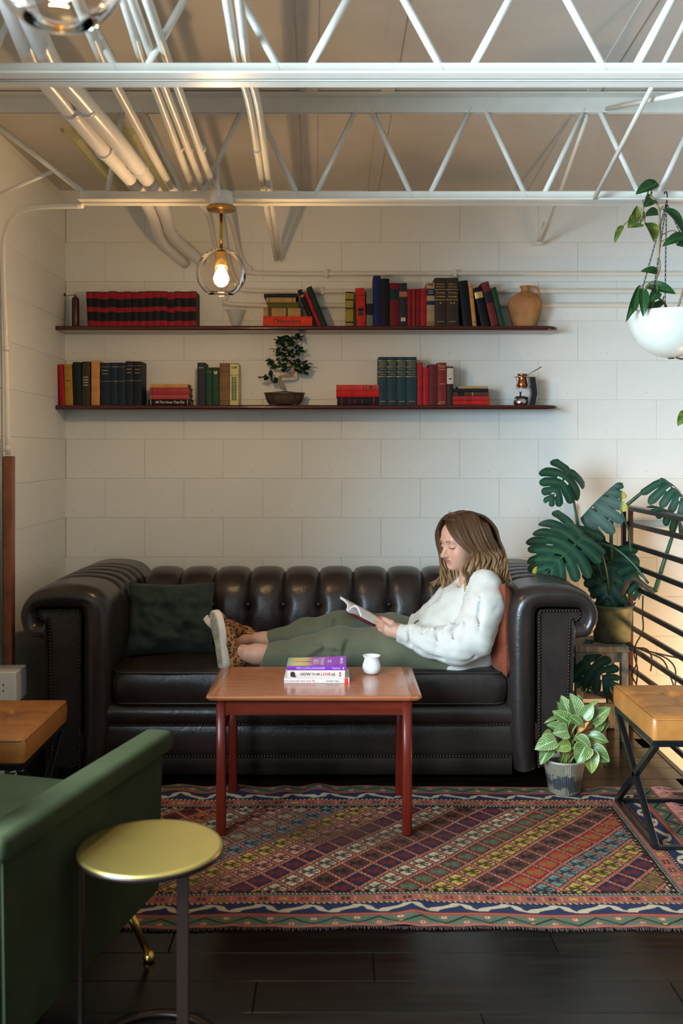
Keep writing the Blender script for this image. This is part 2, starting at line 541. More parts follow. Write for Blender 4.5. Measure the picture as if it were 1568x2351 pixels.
cond([(20, 0), (78, 148), (122, 205), (225, 330), (315, 432)], [at(352, 500, 4.5), at(372, 555, 4.85), at(425, 605, 5.13)], 0.027, 'thick white lagged pipe, left of the pair', G, mat=M_INSUL, col=[(162, 252), (238, 345)])
cond([(48, 0), (118, 148), (167, 205), (270, 325), (352, 432)], [at(378, 490, 4.45), at(398, 545, 4.85), at(462, 600, 5.13)], 0.029, 'thick white lagged pipe, right of the pair', G, mat=M_INSUL, col=[(197, 245), (318, 385)])
for (x, y) in ((750, 628), (740, 668), (1045, 628)):
    p = at(x, y, 5.112); st = tag(box('pipe_strap', p, (0.014, 0.032, 0.040), M_STEEL, bevel=0.003), {750: 'small white pipe strap on the topmost wall conduit above the stacked books', 740: 'small white pipe strap on the middle wall conduit above the stacked books', 1045: 'white coupling on the topmost wall conduit above the twin dark volumes'}[x], 'pipe strap')
# corner conduit from the truss end down the left wall
cc = [at(190, 472, 3.80), at(110, 474, 3.84), at(60, 480, 3.9), at(28, 500, 4.0), at(10, 545, 4.09), at(8, 620, 4.12), at(14, 800, 4.14), at(18, 1045, 4.15)]
pipe('corner_conduit', cc, 0.0115, 'white conduit curving from the truss end down beside the wooden jamb', k=6, collars=[(cc[6], (0, 0, 1)), (at(17, 1030, 4.15), (0, 0, 1))])

# olive fluorescent fixture on the ceiling in the corner
M_OLIVE = plain('olive_enamel', (0.62, 0.58, 0.32), 0.45, var=0.08)
fx = empty('ceiling_fixture', (-0.98, 4.63, ZC)); tag(fx, 'olive yellow ridged ceiling light fixture behind the thick lagged pipes', 'ceiling fixture')
box('housing', (0, 0, -0.012), (0.30, 0.98, 0.024), M_OLIVE, fx)
for i in range(3):
    x = -0.10 + 0.10 * i
    V = [(x - 0.045, -0.485, -0.024), (x + 0.045, -0.485, -0.024), (x, -0.485, -0.06), (x - 0.045, 0.485, -0.024), (x + 0.045, 0.485, -0.024), (x, 0.485, -0.06)]
    obj('ridge', mesh('ridge', V, [(0, 1, 2), (3, 5, 4), (0, 2, 5, 3), (1, 4, 5, 2), (0, 3, 4, 1)], M_OLIVE), fx)

# ------------------------------------------------------------------ pendant lamps
M_BRASS = plain('aged_brass', (0.42, 0.24, 0.07), 0.32, 1.0, var=0.12, scale=40)
M_SOCK = plain('brass_socket', (0.62, 0.40, 0.14), 0.3, 0.7, var=0.1, scale=40)
gt = NT('clear_globe_glass')             # thin blown glass: see-through with a mirror-like sheen toward its edge
g_tr = gt.n('ShaderNodeBsdfTransparent'); g_tr.inputs[0].default_value = (0.98, 0.955, 0.93, 1)
g_gl = gt.n('ShaderNodeBsdfGlossy'); g_gl.inputs['Roughness'].default_value = 0.02
g_lw = gt.n('ShaderNodeFresnel'); g_lw.inputs['IOR'].default_value = 1.2
g_mx = gt.n('ShaderNodeMixShader'); gt.l(g_lw.outputs[0], g_mx.inputs[0]); gt.l(g_tr.outputs[0], g_mx.inputs[1]); gt.l(g_gl.outputs[0], g_mx.inputs[2])
gt.l(g_mx.outputs[0], gt.t.nodes['Material Output'].inputs['Surface'])
M_GLASS = gt.m
bt = NT('lit_bulb'); bt.set(Base_Color=(1, 0.85, 0.6)); bt.b.inputs['Emission Color'].default_value = (1.0, 0.62, 0.24, 1); bt.b.inputs['Emission Strength'].default_value = 60.0
M_BULB = bt.m
M_PORC = plain('white_junction_box', (0.78, 0.78, 0.76), 0.4, var=0.04)
def pendant(X, Y, label, power):
    ztop = CAMH + 0.938
    t = empty('pendant_lamp', (X, Y, ztop)); tag(t, label, 'pendant lamp', 'clear globe pendant lamps')
    lathe('junction_box', [(0.042, 0.03), (0.045, 0.026), (0.045, -0.022), (0.043, -0.024)], M_PORC, t, (0, -0.045, 0), 20)
    lathe('canopy', [(0.004, -0.024), (0.052, -0.024), (0.0535, -0.026), (0.0535, -0.036), (0.052, -0.038), (0.012, -0.0385), (0.010, -0.05), (0.004, -0.051)], M_BRASS, t, (0, -0.045, 0), 32)
    tube('stem', [(0, -0.045, -0.045), (0, -0.045, -0.185)], 0.006, M_BRASS, t, 10)
    lathe('cap', [(0.005, -0.178), (0.026, -0.182), (0.027, -0.188), (0.018, -0.19)], M_BRASS, t, (0, -0.045, 0), 24)
    lathe('socket', [(0.010, -0.188), (0.0205, -0.19), (0.0215, -0.244), (0.019, -0.246)], M_SOCK, t, (0, -0.045, 0), 20)
    zc = -0.272; prof = []
    a0, a1 = R(20), R(180 - 31)
    for i in range(25):
        a = a0 + (a1 - a0) * i / 24; prof.append((0.0935 * math.sin(a), zc + 0.0935 * math.cos(a)))
    inner = [(r - 0.0018 * (r / 0.0935 + 0.1), z * 1.0) for r, z in reversed(prof)]
    lathe('globe', prof + inner, M_GLASS, t, (0, -0.045, 0), 48, True)
    bulb = [(0.008, -0.246), (0.013, -0.258), (0.022, -0.272), (0.0285, -0.288), (0.029, -0.298), (0.024, -0.312), (0.013, -0.322), (0.001, -0.325)]
    lathe('bulb', bulb, M_BULB, t, (0, -0.045, 0), 20)
    cd = [(-0.012, -0.06, 0.055 + 0.0), (-0.004, -0.093, 0.005), (-0.014, -0.085, 0.06), (-0.022, -0.02, 0.14)]
    cdp = catmull([(0.0, -0.092, 0.0), (-0.004, -0.094, 0.03), (-0.012, -0.07, 0.08), (-0.02, -0.01, 0.13), (-0.03, 0.06, 0.16)], 14)
    tube('flexible_conduit', cdp, [0.0062 + 0.0009 * (i % 2) for i in range(len(cdp))], M_PORC, t, 8)
    point_light('pendant_light', (X, Y - 0.045, ztop - 0.345), power, (1.0, 0.66, 0.34), 0.014)
    return t
pendant((511 - CX) / 606, 3.772, 'lit clear glass globe pendant on brass stem above the upper shelf', 11.0)
pendant((135 - CX) * 1.355 / FPX, 1.40, 'large near clear glass globe pendant cropped by the top corner of the photo', 1.5)

# ------------------------------------------------------------------ railing by the stairs
M_RAIL = plain('blackened_steel', (0.035, 0.030, 0.028), 0.35, 0.7, var=0.2, scale=15)
M_RUST = plain('rusty_steel', (0.12, 0.055, 0.03), 0.55, 0.3, var=0.35, scale=20)
rl = empty('stair_railing', (1.436, 4.90, 0)); tag(rl, 'dark steel stair railing with horizontal bars behind the split leaf plant', 'railing')
for dx, m in ((-0.018, M_RAIL), (0.016, M_RUST)):
    box('post', (dx, 0, 0.53), (0.018, 0.03, 1.06), m, rl)
box('top_rail', (0, -0.49, 1.072), (0.05, 1.04, 0.02), M_RAIL, rl, bevel=0.002)
for i in range(10):
    box('rail', (0, -0.49, 0.99 - 0.1 * i + 0.003), (0.012, 1.04, 0.022), M_RAIL, rl)
box('post', (0, -1.0, 0.53), (0.03, 0.03, 1.06), M_RAIL, rl)
# small conduit box on the wall behind the plant
sw = empty('outlet_box', at(1303, 1180, 5.11)); tag(sw, 'small white outlet box on the back wall behind the split leaf plant', 'outlet')
box('body', (0, 0, 0), (0.07, 0.05, 0.11), M_STEEL, sw, bevel=0.003)
box('cover_plate', (0, -0.027, 0), (0.062, 0.005, 0.10), M_PORC, sw, bevel=0.002)
tag(tube('wall_conduit', [at(1310, 1212, 5.118), at(1440, 1212, 5.118), at(1700, 1212, 5.118)], 0.011, M_STEEL), 'white conduit along the back wall behind the railing top', 'pipe')
# ------------------------------------------------------------------ sofa
def leather(name, col, rough=0.36, var=0.35, bump=0.4):
    t = NT(name); v = t.coord('Object')
    f = t.noise(v, 6, 5, 0.65); g = t.noise(v, 2.2, 3, 0.5)
    c = t.ramp(f, [(0.3, tuple(x * (1 - var) for x in col)), (0.72, tuple(min(1, x * (1 + var)) for x in col))])
    t.color(c); t.rough(t.math('ADD', t.math('MULTIPLY', g, 0.24), rough - 0.12))
    vo = t.n('ShaderNodeTexVoronoi'); vo.inputs['Scale'].default_value = 260; t.l(v, vo.inputs['Vector'])
    b = t.bump(t.noise(v, 11, 3, 0.55, 0.6), bump, 0.006)
    b = t.bump(t.noise(v, 38, 4, 0.6, 1.2), bump * 0.7, 0.003, b)
    t.bump(vo.outputs['Distance'], 0.10, 0.0006, b)
    return t.m
M_LEATH = leather('dark_brown_leather', (0.025, 0.017, 0.0145), 0.31)
M_NAIL = plain('bronze_nail', (0.085, 0.06, 0.04), 0.3, 0.9, var=0.1)
SX0 = -0.106
sofa = empty('chesterfield_sofa', (SX0, 4.03, 0)); tag(sofa, 'dark brown leather tufted sofa with rolled nailhead arms', 'sofa')
S0 = Vector((SX0, 4.03, 0))
OUT = [(.03, .05), (.004, .20), (0, .45), (.0, .60), (.004, .68), (.022, .745), (.07, .787), (.15, .802), (.25, .798), (.325, .768), (.368, .705), (.366, .64), (.335, .595), (.285, .584), (.264, .555), (.260, .30), (.260, .05)]
PAN = [(.125, .06), (.125, .2), (.125, .42), (.125, .56), (.125, .63), (.125, .68), (.135, .701), (.18, .703), (.25, .703), (.288, .703), (.298, .697), (.298, .675), (.294, .660), (.276, .656), (.262, .635), (.254, .30), (.252, .06)]
def spline2(P, k=4):
    return [(p.x, p.y) for p in catmull([Vector((a, b, 0)) for a, b in P], k)]
OUTS, PANS = spline2(OUT), spline2(PAN)
PLEATS = [0.30, 0.42, 0.54, 0.66, 0.78]
def nail_data(c, nrm, r=0.0058):
    z = Vector(nrm).normalized(); u = z.orthogonal().normalized(); w = z.cross(u); V = []; F = []; n = 7
    for (rr, h) in ((1.0, 0.0), (0.8, 0.55), (0.35, 0.85)):
        for k in range(n):
            a = 2 * math.pi * k / n; V.append(Vector(c) + (u * math.cos(a) + w * math.sin(a)) * r * rr + z * r * h)
    for i in range(2):
        for k in range(n): F.append((i * n + k, i * n + (k + 1) % n, (i + 1) * n + (k + 1) % n, (i + 1) * n + k))
    F.append(tuple(2 * n + k for k in range(n)))
    return V, F
def along(P, step):
    out = []; acc = 0.0
    for a, b in zip(P, P[1:]):
        L = (b - a).length
        while acc <= L:
            out.append(a + (b - a) * (acc / L)); acc += step
        acc -= L
    return out
def sofa_arm(sgn):
    n = len(OUTS); ux = lambda u: sgn * (0.70 - SX0 + u)
    rows = []
    cap = [(0.93, .040), (0.80, .012), (0.58, -.010), (0.34, -.014), (0.14, .002), (0.03, .030)]
    for t, y in cap:
        rows.append([(ux(o[0] * (1 - t) + p[0] * t), y, o[1] * (1 - t) + p[1] * t) for o, p in zip(OUTS, PANS)])
    cu, cz = 0.19, 0.66
    for y in np.linspace(0.06, 0.99, 64):
        g = min(1.0, sum(math.exp(-((y - s) / 0.013) ** 2) for s in PLEATS))
        puff = 0.006 * math.sin(math.pi * ((y - 0.30) / 0.12)) ** 2 if 0.3 < y < 0.78 else 0.003
        r = []
        for (a, b) in OUTS:
            w = max(0.0, min(1.0, (b - 0.40) / 0.12))
            d = Vector((a - cu, b - cz)); d = d.normalized() if d.length > 0 else d
            off = w * (puff - 0.013 * g)
            r.append((ux(a + d.x * off), y, b + d.y * off))
        rows.append(r)
    V = [p for r in rows for p in r]; F = grid_faces(len(rows), n)
    F.append(tuple((len(rows) - 1) * n + k for k in range(n)))
    if sgn < 0: F = [tuple(reversed(f)) for f in F]
    arm = obj('arm', mesh('arm', V, F, M_LEATH, True), sofa)
    PV = [(ux(a), 0.038, b) for a, b in PANS]
    c = (ux(0.19), 0.030, 0.40)
    PF = [(k, (k + 1) % n, n) if sgn > 0 else ((k + 1) % n, k, n) for k in range(n)]
    bm = bmesh.new(); 
    vs = [bm.verts.new(p) for p in PV]; f = bm.faces.new(vs if sgn > 0 else vs[::-1])
    r = bmesh.ops.inset_region(bm, faces=[f], thickness=0.012, depth=0.006)
    from_bm('arm_front_panel', bm, M_LEATH, False, sofa)
    path = [Vector((ux(a + (0.006 if i < 24 else (-0.006 if i > 44 else 0))), 0.030, b - (0.006 if 20 < i < 44 else 0))) for i, (a, b) in enumerate(PANS)]
    o = obj('nailhead_trim', mesh('nailhead_trim', *join_data([nail_data(p, (0, -1, 0)) for p in along(path, 0.0128)]), M_NAIL, True), sofa)
    o['kind'] = 'stuff'
for s in (1, -1): sofa_arm(s)
# tufted back: one padded channel after another
BACK = [(.60, .36), (.585, .44), (.572, .52), (.575, .60), (.592, .67), (.625, .725), (.68, .762), (.76, .776), (.85, .768), (.92, .73), (.95, .67), (.94, .60), (.90, .55), (.90, .30), (.90, .06)]
BKS = [Vector((0, a, b)) for a, b in spline2(BACK, 4)]
BKN = []
for i in range(len(BKS)):
    t = BKS[min(i + 1, len(BKS) - 1)] - BKS[max(i - 1, 0)]; BKN.append(Vector((0, -t.z, t.y)).normalized())
SEAMS = [-0.896 + 0.1636 * k for k in range(11)]
BTN_Z = 0.637
for a, b in zip(SEAMS, SEAMS[1:]):
    nc = 13; V = []
    for i, (p, nn) in enumerate(zip(BKS, BKN)):
        for j in range(nc):
            s = j / (nc - 1); w = 2 * s - 1
            fade = 1.0 if i < 40 else 0.3
            prof = (1 - abs(w) ** 3.2) ** 0.6
            d = -0.014 * fade + 0.030 * fade * prof
            if p.y < 0.72:
                e = math.exp(-((p.z - BTN_Z) / 0.035) ** 2); d -= 0.016 * e * math.exp(-((1 - abs(w)) / 0.35) ** 2)
            d += 0.0015 * mnoise.noise(Vector((a * 9 + s * 2, p.z * 14, 3.1)))
            V.append((a + (b - a) * s - SX0, p.y + nn.y * d, p.z + nn.z * d))
    obj('back_channel', mesh('back_channel', V, [tuple(reversed(f)) for f in grid_faces(len(BKS), nc)], M_LEATH, True), sofa)
bp = next(i for i, p in enumerate(BKS) if p.z > BTN_Z)
for x in SEAMS[1:-1]:
    q = Vector((x - SX0, BKS[bp].y - 0.000, BTN_Z))
    V, F = lathe_data([(0.0005, 0.009), (0.006, 0.008), (0.010, 0.004), (0.011, 0), (0.010, -0.004)], 12)
    o = obj('button', mesh('button', V, F, M_LEATH, True), sofa, q); o.rotation_euler = (math.pi / 2, 0, 0)
# base rail with two rows of nailheads
RAIL = [(.10, .318), (.045, .318), (.020, .308), (.008, .285), (.008, .258), (.020, .240), (.030, .234), (.024, .225), (.018, .19), (.018, .14), (.024, .112), (.032, .104), (.030, .095), (.030, .03), (.10, .03)]
xs = np.linspace(-0.93, 0.72, 24); V = []
for x in xs:
    seam = math.exp(-((x + 0.117) / 0.006) ** 2)
    for (y, z) in RAIL: V.append((x - SX0, y + 0.006 * seam, z))
obj('base_rail', mesh('base_rail', V, [tuple(reversed(f)) for f in grid_faces(len(xs), len(RAIL))], M_LEATH, True), sofa)
box('frame', (0, 0.52, 0.18), (1.62, 0.84, 0.27), M_LEATH, sofa)
for z in (.234, .104):
    P = along([Vector((-0.915 - SX0, .027, z)), Vector((0.70 - SX0, .027, z))], 0.0128)
    o = obj('nailhead_trim', mesh('nailhead_trim', *join_data([nail_data(p, (0, -1, 0)) for p in P]), M_NAIL, True), sofa); o['kind'] = 'stuff'
for x in (-1.0, 1.0):
    for y in (0.14, 0.9):
        lathe('foot', [(0.02, 0), (0.032, 0.01), (0.036, 0.03), (0.03, 0.055)], plain('dark_foot_wood', (0.02, 0.012, 0.008), 0.4), sofa, (x * 1.02, y, 0), 14)

def cushion_bm(a, b, c, crown, cuts=14, front=0.014, seed=1, wr=0.0025):
    """box cushion with half sizes a, b, c: bulging faces, rounded corners"""
    bm = bmesh.new(); bmesh.ops.create_cube(bm, size=2.0)
    bmesh.ops.subdivide_edges(bm, edges=bm.edges[:], cuts=cuts, use_grid_fill=True)
    for v in bm.verts:
        u, w, h = v.co
        m = max(abs(u), abs(w)); 
        rx, ry = a, b
        x, y, z = u * rx, w * ry, h * c
        # round corners in plan
        rr = 0.05; ax, ay = max(0, abs(x) - (a - rr)), max(0, abs(y) - (b - rr))
        if ax > 0 and ay > 0:
            L = math.hypot(ax, ay); m2 = max(ax, ay)
            x = math.copysign(a - rr + ax * m2 / L, x); y = math.copysign(b - rr + ay * m2 / L, y)
        z += math.copysign(1, h) * crown * (1 - u * u) ** 0.6 * (1 - w * w) ** 0.6 * (abs(h) ** 4)
        k = 1 - h * h
        x += math.copysign(front * k, u) * (abs(u) ** 6); y += math.copysign(front * k, w) * (abs(w) ** 6)
        n = mnoise.noise(Vector((x * 5 + seed, y * 5, z * 8)))
        z += wr * 2 * n * (abs(h) ** 2); y += wr * 1.5 * mnoise.noise(Vector((x * 16 + seed, z * 9, 2))) * (abs(w) ** 4)
        v.co = (x, y, z)
    return bm
def welt_path(a, b, z, rr=0.05, n=6):
    P = []
    for cx, cy, a0 in ((a - rr, -b + rr, -90), (a - rr, b - rr, 0), (-a + rr, b - rr, 90), (-a + rr, -b + rr, 180)):
        for k in range(n + 1):
            t = R(a0 + 90 * k / n); P.append((cx + rr * math.cos(t), cy + rr * math.sin(t), z))
    P.append(P[0]); return P
for (x0, x1, sd) in ((-0.905, -0.117, 1), (-0.113, 0.695, 5)):
    a = (x1 - x0) / 2; b = 0.285; c = 0.062
    loc = Vector(((x0 + x1) / 2, 4.335, 0.384)) - S0
    cu = from_bm('seat_cushion', cushion_bm(a, b, c, 0.018, seed=sd), M_LEATH, True, sofa, loc)
    for z in (c, -c):
        tube('welt', welt_path(a + 0.001, b + 0.001, z), 0.005, M_LEATH, cu, 6, False)

# ------------------------------------------------------------------ scatter cushions
def weave(name, col, sc=420, var=0.35, rough=0.85, sheen=0.2):
    t = NT(name); v = t.coord('Object')
    w1 = t.n('ShaderNodeTexWave'); w1.inputs['Scale'].default_value = sc / 6.28; w1.inputs['Distortion'].default_value = 2.5; w1.bands_direction = 'X'
    w2 = t.n('ShaderNodeTexWave'); w2.inputs['Scale'].default_value = sc / 6.28; w2.inputs['Distortion'].default_value = 2.5; w2.bands_direction = 'Z'
    t.l(v, w1.inputs[0]); t.l(v, w2.inputs[0])
    f = t.noise(t.coord('Object', (8, 8, 90)), 6, 3, 0.6); f2 = t.noise(t.coord('Object', (90, 8, 8)), 6, 3, 0.6)
    k = t.math('MULTIPLY', t.math('ADD', f, f2), 0.5)
    t.color(t.ramp(k, [(0.35, tuple(x * (1 - var) for x in col)), (0.65, tuple(x * (1 + var) for x in col))]))
    t.set(Roughness=rough); t.b.inputs['Sheen Weight'].default_value = sheen
    t.bump(t.math('ADD', w1.outputs['Fac'], w2.outputs['Fac']), 0.15, 0.0008)
    return t.m
def pillow_mesh(w, h, T, seed, wr=0.012, n=34):
    V = []; F = []
    for side in (-1, 1):
        base = len(V)
        for i in range(n):
            for j in range(n):
                u, v = -1 + 2 * i / (n - 1), -1 + 2 * j / (n - 1)
                pin = 0.07
                x = u * w / 2 * (1 - pin * (1 - u * u) * 0 - pin * (1 - abs(v) ** 2) * -0.0) * (1 - 0.07 * (1 - v * v) * (abs(u) ** 3))
                z = v * h / 2 * (1 - 0.07 * (1 - u * u) * (abs(v) ** 3))
                th = T * (max(0, (1 - u ** 4)) * max(0, (1 - v ** 4))) ** 0.55
                q = Vector((u * 1.7 + seed, v * 1.7, side * 0.6))
                fold = mnoise.noise(q * 1.6) + 0.5 * mnoise.noise(q * 3.7)
                edge = (max(0, (1 - u * u)) * max(0, (1 - v * v))) ** 0.4
                V.append((x, side * (th + wr * fold * edge), z))
        f = grid_faces(n, n)
        F += [tuple(base + k for k in (q if side > 0 else reversed(q))) for q in f]
    return V, F
M_GREENL = weave('dark_green_linen', (0.016, 0.030, 0.024), sheen=0.1)
M_RUSTF = weave('rust_linen', (0.19, 0.034, 0.007), sheen=0.1)
pl = tag(obj('scatter_cushion', mesh('scatter_cushion', *pillow_mesh(0.385, 0.325, 0.060, 2.2, 0.034), M_GREENL, True)), 'dark green linen cushion slumped at the left end of the sofa', 'cushion')
pl.location = at(393, 1420, 4.42); pl.rotation_euler = (R(-17), R(1), R(8))
tube('piping', [(-0.19, 0, 0.158), (-0.1, 0, 0.150), (0, 0, 0.148), (0.1, 0, 0.150), (0.19, 0, 0.158)], 0.0035, M_GREENL, pl, 6)
pr = tag(obj('scatter_cushion', mesh('scatter_cushion', *pillow_mesh(0.40, 0.38, 0.055, 7.4), M_RUSTF, True)), 'rust orange cushion wedged behind the reading woman', 'cushion')
pr.location = (0.694, 4.25, 0.600); pr.rotation_euler = (R(0), R(6), R(90)); pr.rotation_mode = 'XYZ'

# ------------------------------------------------------------------ coffee table
def wood(name, c0, c1, rough=0.25, scale=(2, 40, 40), coat=0.3, bump=0.04):
    t = NT(name); v = t.coord('Object', scale)
    f = t.noise(v, 2.2, 6, 0.62, 0.5); g = t.noise(v, 9, 3, 0.6)
    k = t.math('ADD', t.math('MULTIPLY', f, 0.8), t.math('MULTIPLY', g, 0.2))
    t.color(t.ramp(k, [(0.32, c0), (0.68, c1)])); t.set(Roughness=rough)
    t.b.inputs['Specular IOR Level'].default_value = 0.5 if coat > 0.2 else 0.25; t.b.inputs['Coat Weight'].default_value = coat; t.b.inputs['Coat Roughness'].default_value = 0.15
    t.bump(k, bump, 0.0008)
    return t.m
M_TEAK = wood('teak_top', (0.30, 0.080, 0.025), (0.50, 0.165, 0.060), 0.25, coat=0.5)
M_TEAKY = wood('teak_end_band', (0.24, 0.062, 0.020), (0.40, 0.125, 0.048), 0.25, (40, 2, 40), coat=0.5)
M_TEAKL = wood('teak_leg', (0.080, 0.007, 0.003), (0.14, 0.013, 0.005), 0.32, (40, 40, 2), coat=0.1)
M_TEAKA = wood('teak_apron', (0.075, 0.008, 0.003), (0.14, 0.017, 0.006), 0.3, (2, 40, 40), coat=0.1)
tb = empty('coffee_table', (-0.0745, 3.688, 0)); tag(tb, 'reddish teak coffee table with rounded legs in front of the sofa', 'table')
TW, TD, TZ = 0.754, 0.475, 0.50
def table_top(x0, x1, mat, name, endcap):
    prof = [(0.0, -0.005), (0.004, 0.0), (0.010, 0.002)]
    V = []; F = []
    # soft edged slab: rings of (inset, z)
    rings = [(0.028, TZ - 0.024), (0.010, TZ - 0.020), (0.0015, TZ - 0.012), (0.0, TZ - 0.007), (0.003, TZ - 0.002), (0.009, TZ)]
    n = 8
    for ins, z in rings:
        ring = []
        rr = 0.018 if endcap else 0.0
        for cx, cy, a0 in ((1, -1, -90), (1, 1, 0), (-1, 1, 90), (-1, -1, 180)):
            ix = ins if (cx > 0 and x1 >= TW / 2 - 1e-6) or (cx < 0 and x0 <= -TW / 2 + 1e-6) else 0
            ex = (x1 - ix) if cx > 0 else (x0 + ix); ey = cy * (TD / 2 - ins)
            r = rr if ix or (cx > 0 and x1 >= TW / 2 - 1e-6) or (cx < 0 and x0 <= -TW / 2 + 1e-6) else 0.0
            for k in range(n):
                t = R(a0 + 90 * k / (n - 1)); ring.append((ex - cx * r + r * math.cos(t), ey - cy * r + r * math.sin(t), z))
        V += ring
    m = 4 * n; F = grid_faces(len(rings), m, False, True)
    F = [tuple(reversed(f)) for f in F]
    F.append(tuple(range(m))[::-1]); F.append(tuple((len(rings) - 1) * m + k for k in range(m)))
    o = obj(name, mesh(name, V, F, mat), tb); auto_smooth(o, 35); return o
table_top(-TW / 2 + 0.042, TW / 2 - 0.042, M_TEAK, 'table_top', False)
table_top(-TW / 2, -TW / 2 + 0.0415, M_TEAKY, 'end_band', True)
table_top(TW / 2 - 0.0415, TW / 2, M_TEAKY, 'end_band', True)
def leg_mesh():
    V = []; n = 20; hs = [0, 0.004, 0.24, 0.476]; 
    for h in hs:
        r = 0.0172 if h > 0.002 else 0.0158
        for k in range(n):
            a = 2 * math.pi * k / n; c, s = math.cos(a), math.sin(a); e = 0.62
            V.append((r * math.copysign(abs(c) ** e, c), r * math.copysign(abs(s) ** e, s), h))
    F = grid_faces(len(hs), n, False, True); F = [tuple(reversed(f)) for f in F]
    F += [tuple(range(n))[::-1], tuple(3 * n + k for k in range(n))]
    return mesh('leg', V, F, M_TEAKL, True)
lm = leg_mesh()
for x in (-0.3255, 0.3255):
    for y in (-0.201, 0.201): obj('leg', lm, tb, (x, y, 0.0075))
for y in (-0.201, 0.201): box('apron', (0, y, 0.451), (0.63, 0.018, 0.05), M_TEAKA, tb, bevel=0.002)
for x in (-0.3255, 0.3255):
    box('apron', (x, 0, 0.451), (0.018, 0.385, 0.05), M_TEAKA, tb, bevel=0.002)
    box('side_stretcher', (x, 0.0, 0.37), (0.014, 0.385, 0.03), M_TEAKA, tb, bevel=0.003)

# ------------------------------------------------------------------ tan leather benches
M_TAN = leather('tan_leather', (0.38, 0.140, 0.030), 0.38, 0.3, 0.4)
M_BLK = plain('black_frame_steel', (0.010, 0.011, 0.012), 0.3, 0.4, var=0.1)
def bench(x0, y0, W, D, label):
    t = empty('bench', (x0, y0, 0)); tag(t, label, 'bench', 'tan leather benches')
    bm = bmesh.new(); bmesh.ops.create_cube(bm, size=2.0)
    bmesh.ops.subdivide_edges(bm, edges=bm.edges[:], cuts=30, use_grid_fill=True)
    px_, py_ = W / 3, D / 3
    for v in bm.verts:
        u, w, h = v.co; x, y, z = u * W / 2, w * D / 2, h * 0.035
        if h > 0.99:
            e = min(1.0, min(1 - abs(u), 1 - abs(w)) / 0.12)
            gx = abs(((x + W / 2) / px_ + 0.5) % 1 - 0.5) * px_; gy = abs(((y + D / 2) / py_ + 0.5) % 1 - 0.5) * py_
            inx = 0.5 < (x + W / 2) / px_ < 2.5; iny = 0.5 < (y + D / 2) / py_ < 2.5
            but = math.exp(-(gx * gx + gy * gy) / 0.020 ** 2) if inx and iny else 0
            sx = math.exp(-(gx / 0.007) ** 2) if inx else 0; sy = math.exp(-(gy / 0.007) ** 2) if iny else 0
            z += 0.012 * e - 0.030 * but * e - 0.012 * max(sx, sy) * e + 0.001 * mnoise.noise(Vector((x * 30, y * 30, 0)))
        x += 0.003 * math.copysign(1, u) * (1 - h * h) * (abs(u) > 0.99); y += 0.003 * math.copysign(1, w) * (1 - h * h) * (abs(w) > 0.99)
        v.co = (x, y, z)
    cu = from_bm('cushion', bm, M_TAN, True, t, (W / 2, D / 2, 0.411))
    tube('welt', welt_path(W / 2, D / 2, 0.036, 0.012, 3), 0.0035, M_TAN, cu, 6, False)
    for i in (1, 2):
        for j in (1, 2):
            V, F = lathe_data([(0.0005, 0.006), (0.006, 0.005), (0.009, 0.0)], 10)
            obj('button', mesh('button', V, F, M_TAN, True), cu, (-W / 2 + i * px_, -D / 2 + j * py_, 0.026))
    s = 0.02
    def bar(a, b):
        a, b = Vector(a), Vector(b); d = b - a
        q = d.to_track_quat('Z', 'Y').to_matrix() if abs(d.normalized().z) < 0.999 else Matrix.Identity(3)
        bm = bmesh.new()
        up = Vector((1, 0, 0)) if abs(d.normalized().x) < 0.9 else Vector((0, 0, 1))
        zx = d.normalized(); xx = up; yy = zx.cross(xx).normalized(); xx = yy.cross(zx).normalized()
        m = Matrix((xx, yy, zx)).transposed()
        bm_box(bm, (a + b) / 2, (s, s, d.length + s * 0.4), m, 0.0015)
        from_bm('frame_bar', bm, M_BLK, parent=t)
    for xx in (0.012, W - 0.012):
        bar((xx, 0.01, 0.364), (xx, D - 0.01, 0.364)); bar((xx, 0.01, 0.010), (xx, D - 0.01, 0.010))
        bar((xx, 0.012, 0.355), (xx, D - 0.012, 0.018)); bar((xx, D - 0.012, 0.355), (xx, 0.012, 0.018))
    for y in (0.01, D - 0.01):
        bar((0.012, y, 0.010), (W - 0.012, y, 0.010)); bar((0.012, y, 0.364), (W - 0.012, y, 0.364))
    return t
bench(1.068, 3.345, 0.50, 0.475, 'tan tufted leather bench on black crossed steel legs by the potted plant').location.z = 0.0
bench(-1.385, 3.10, 0.415, 0.49, 'tan tufted leather bench beside the dark end of the sofa')

# ------------------------------------------------------------------ green armchair
def velvet(name, col):
    t = NT(name); v = t.coord('Object'); f = t.noise(v, 7, 4, 0.6)
    t.color(t.ramp(f, [(0.3, tuple(x * 0.8 for x in col)), (0.7, tuple(x * 1.2 for x in col))]))
    t.set(Roughness=0.9); t.b.inputs['Specular IOR Level'].default_value = 0.04; t.b.inputs['Sheen Weight'].default_value = 0.08; t.b.inputs['Sheen Roughness'].default_value = 0.4
    t.b.inputs['Sheen Tint'].default_value = (0.70, 0.75, 0.32, 1)
    t.bump(t.noise(v, 300, 2, 0.5), 0.1, 0.0005); return t.m
M_VELV = velvet('green_velvet', (0.027, 0.031, 0.0145))
M_BRASSL = plain('brass_leg_metal', (0.62, 0.36, 0.09), 0.25, 1.0, var=0.1)
ch = empty('armchair', (-0.433, 2.665, 0), (0, 0, R(-15.4))); tag(ch, 'green velvet armchair with brass feet beside the round side table', 'armchair')
def rbox(name, c, s, mat, parent, bevel=0.02, seg=4, rot=None):
    o = box(name, c, s, mat, parent, bevel, seg, rot); return auto_smooth(o, 60)
CWI = 0.74
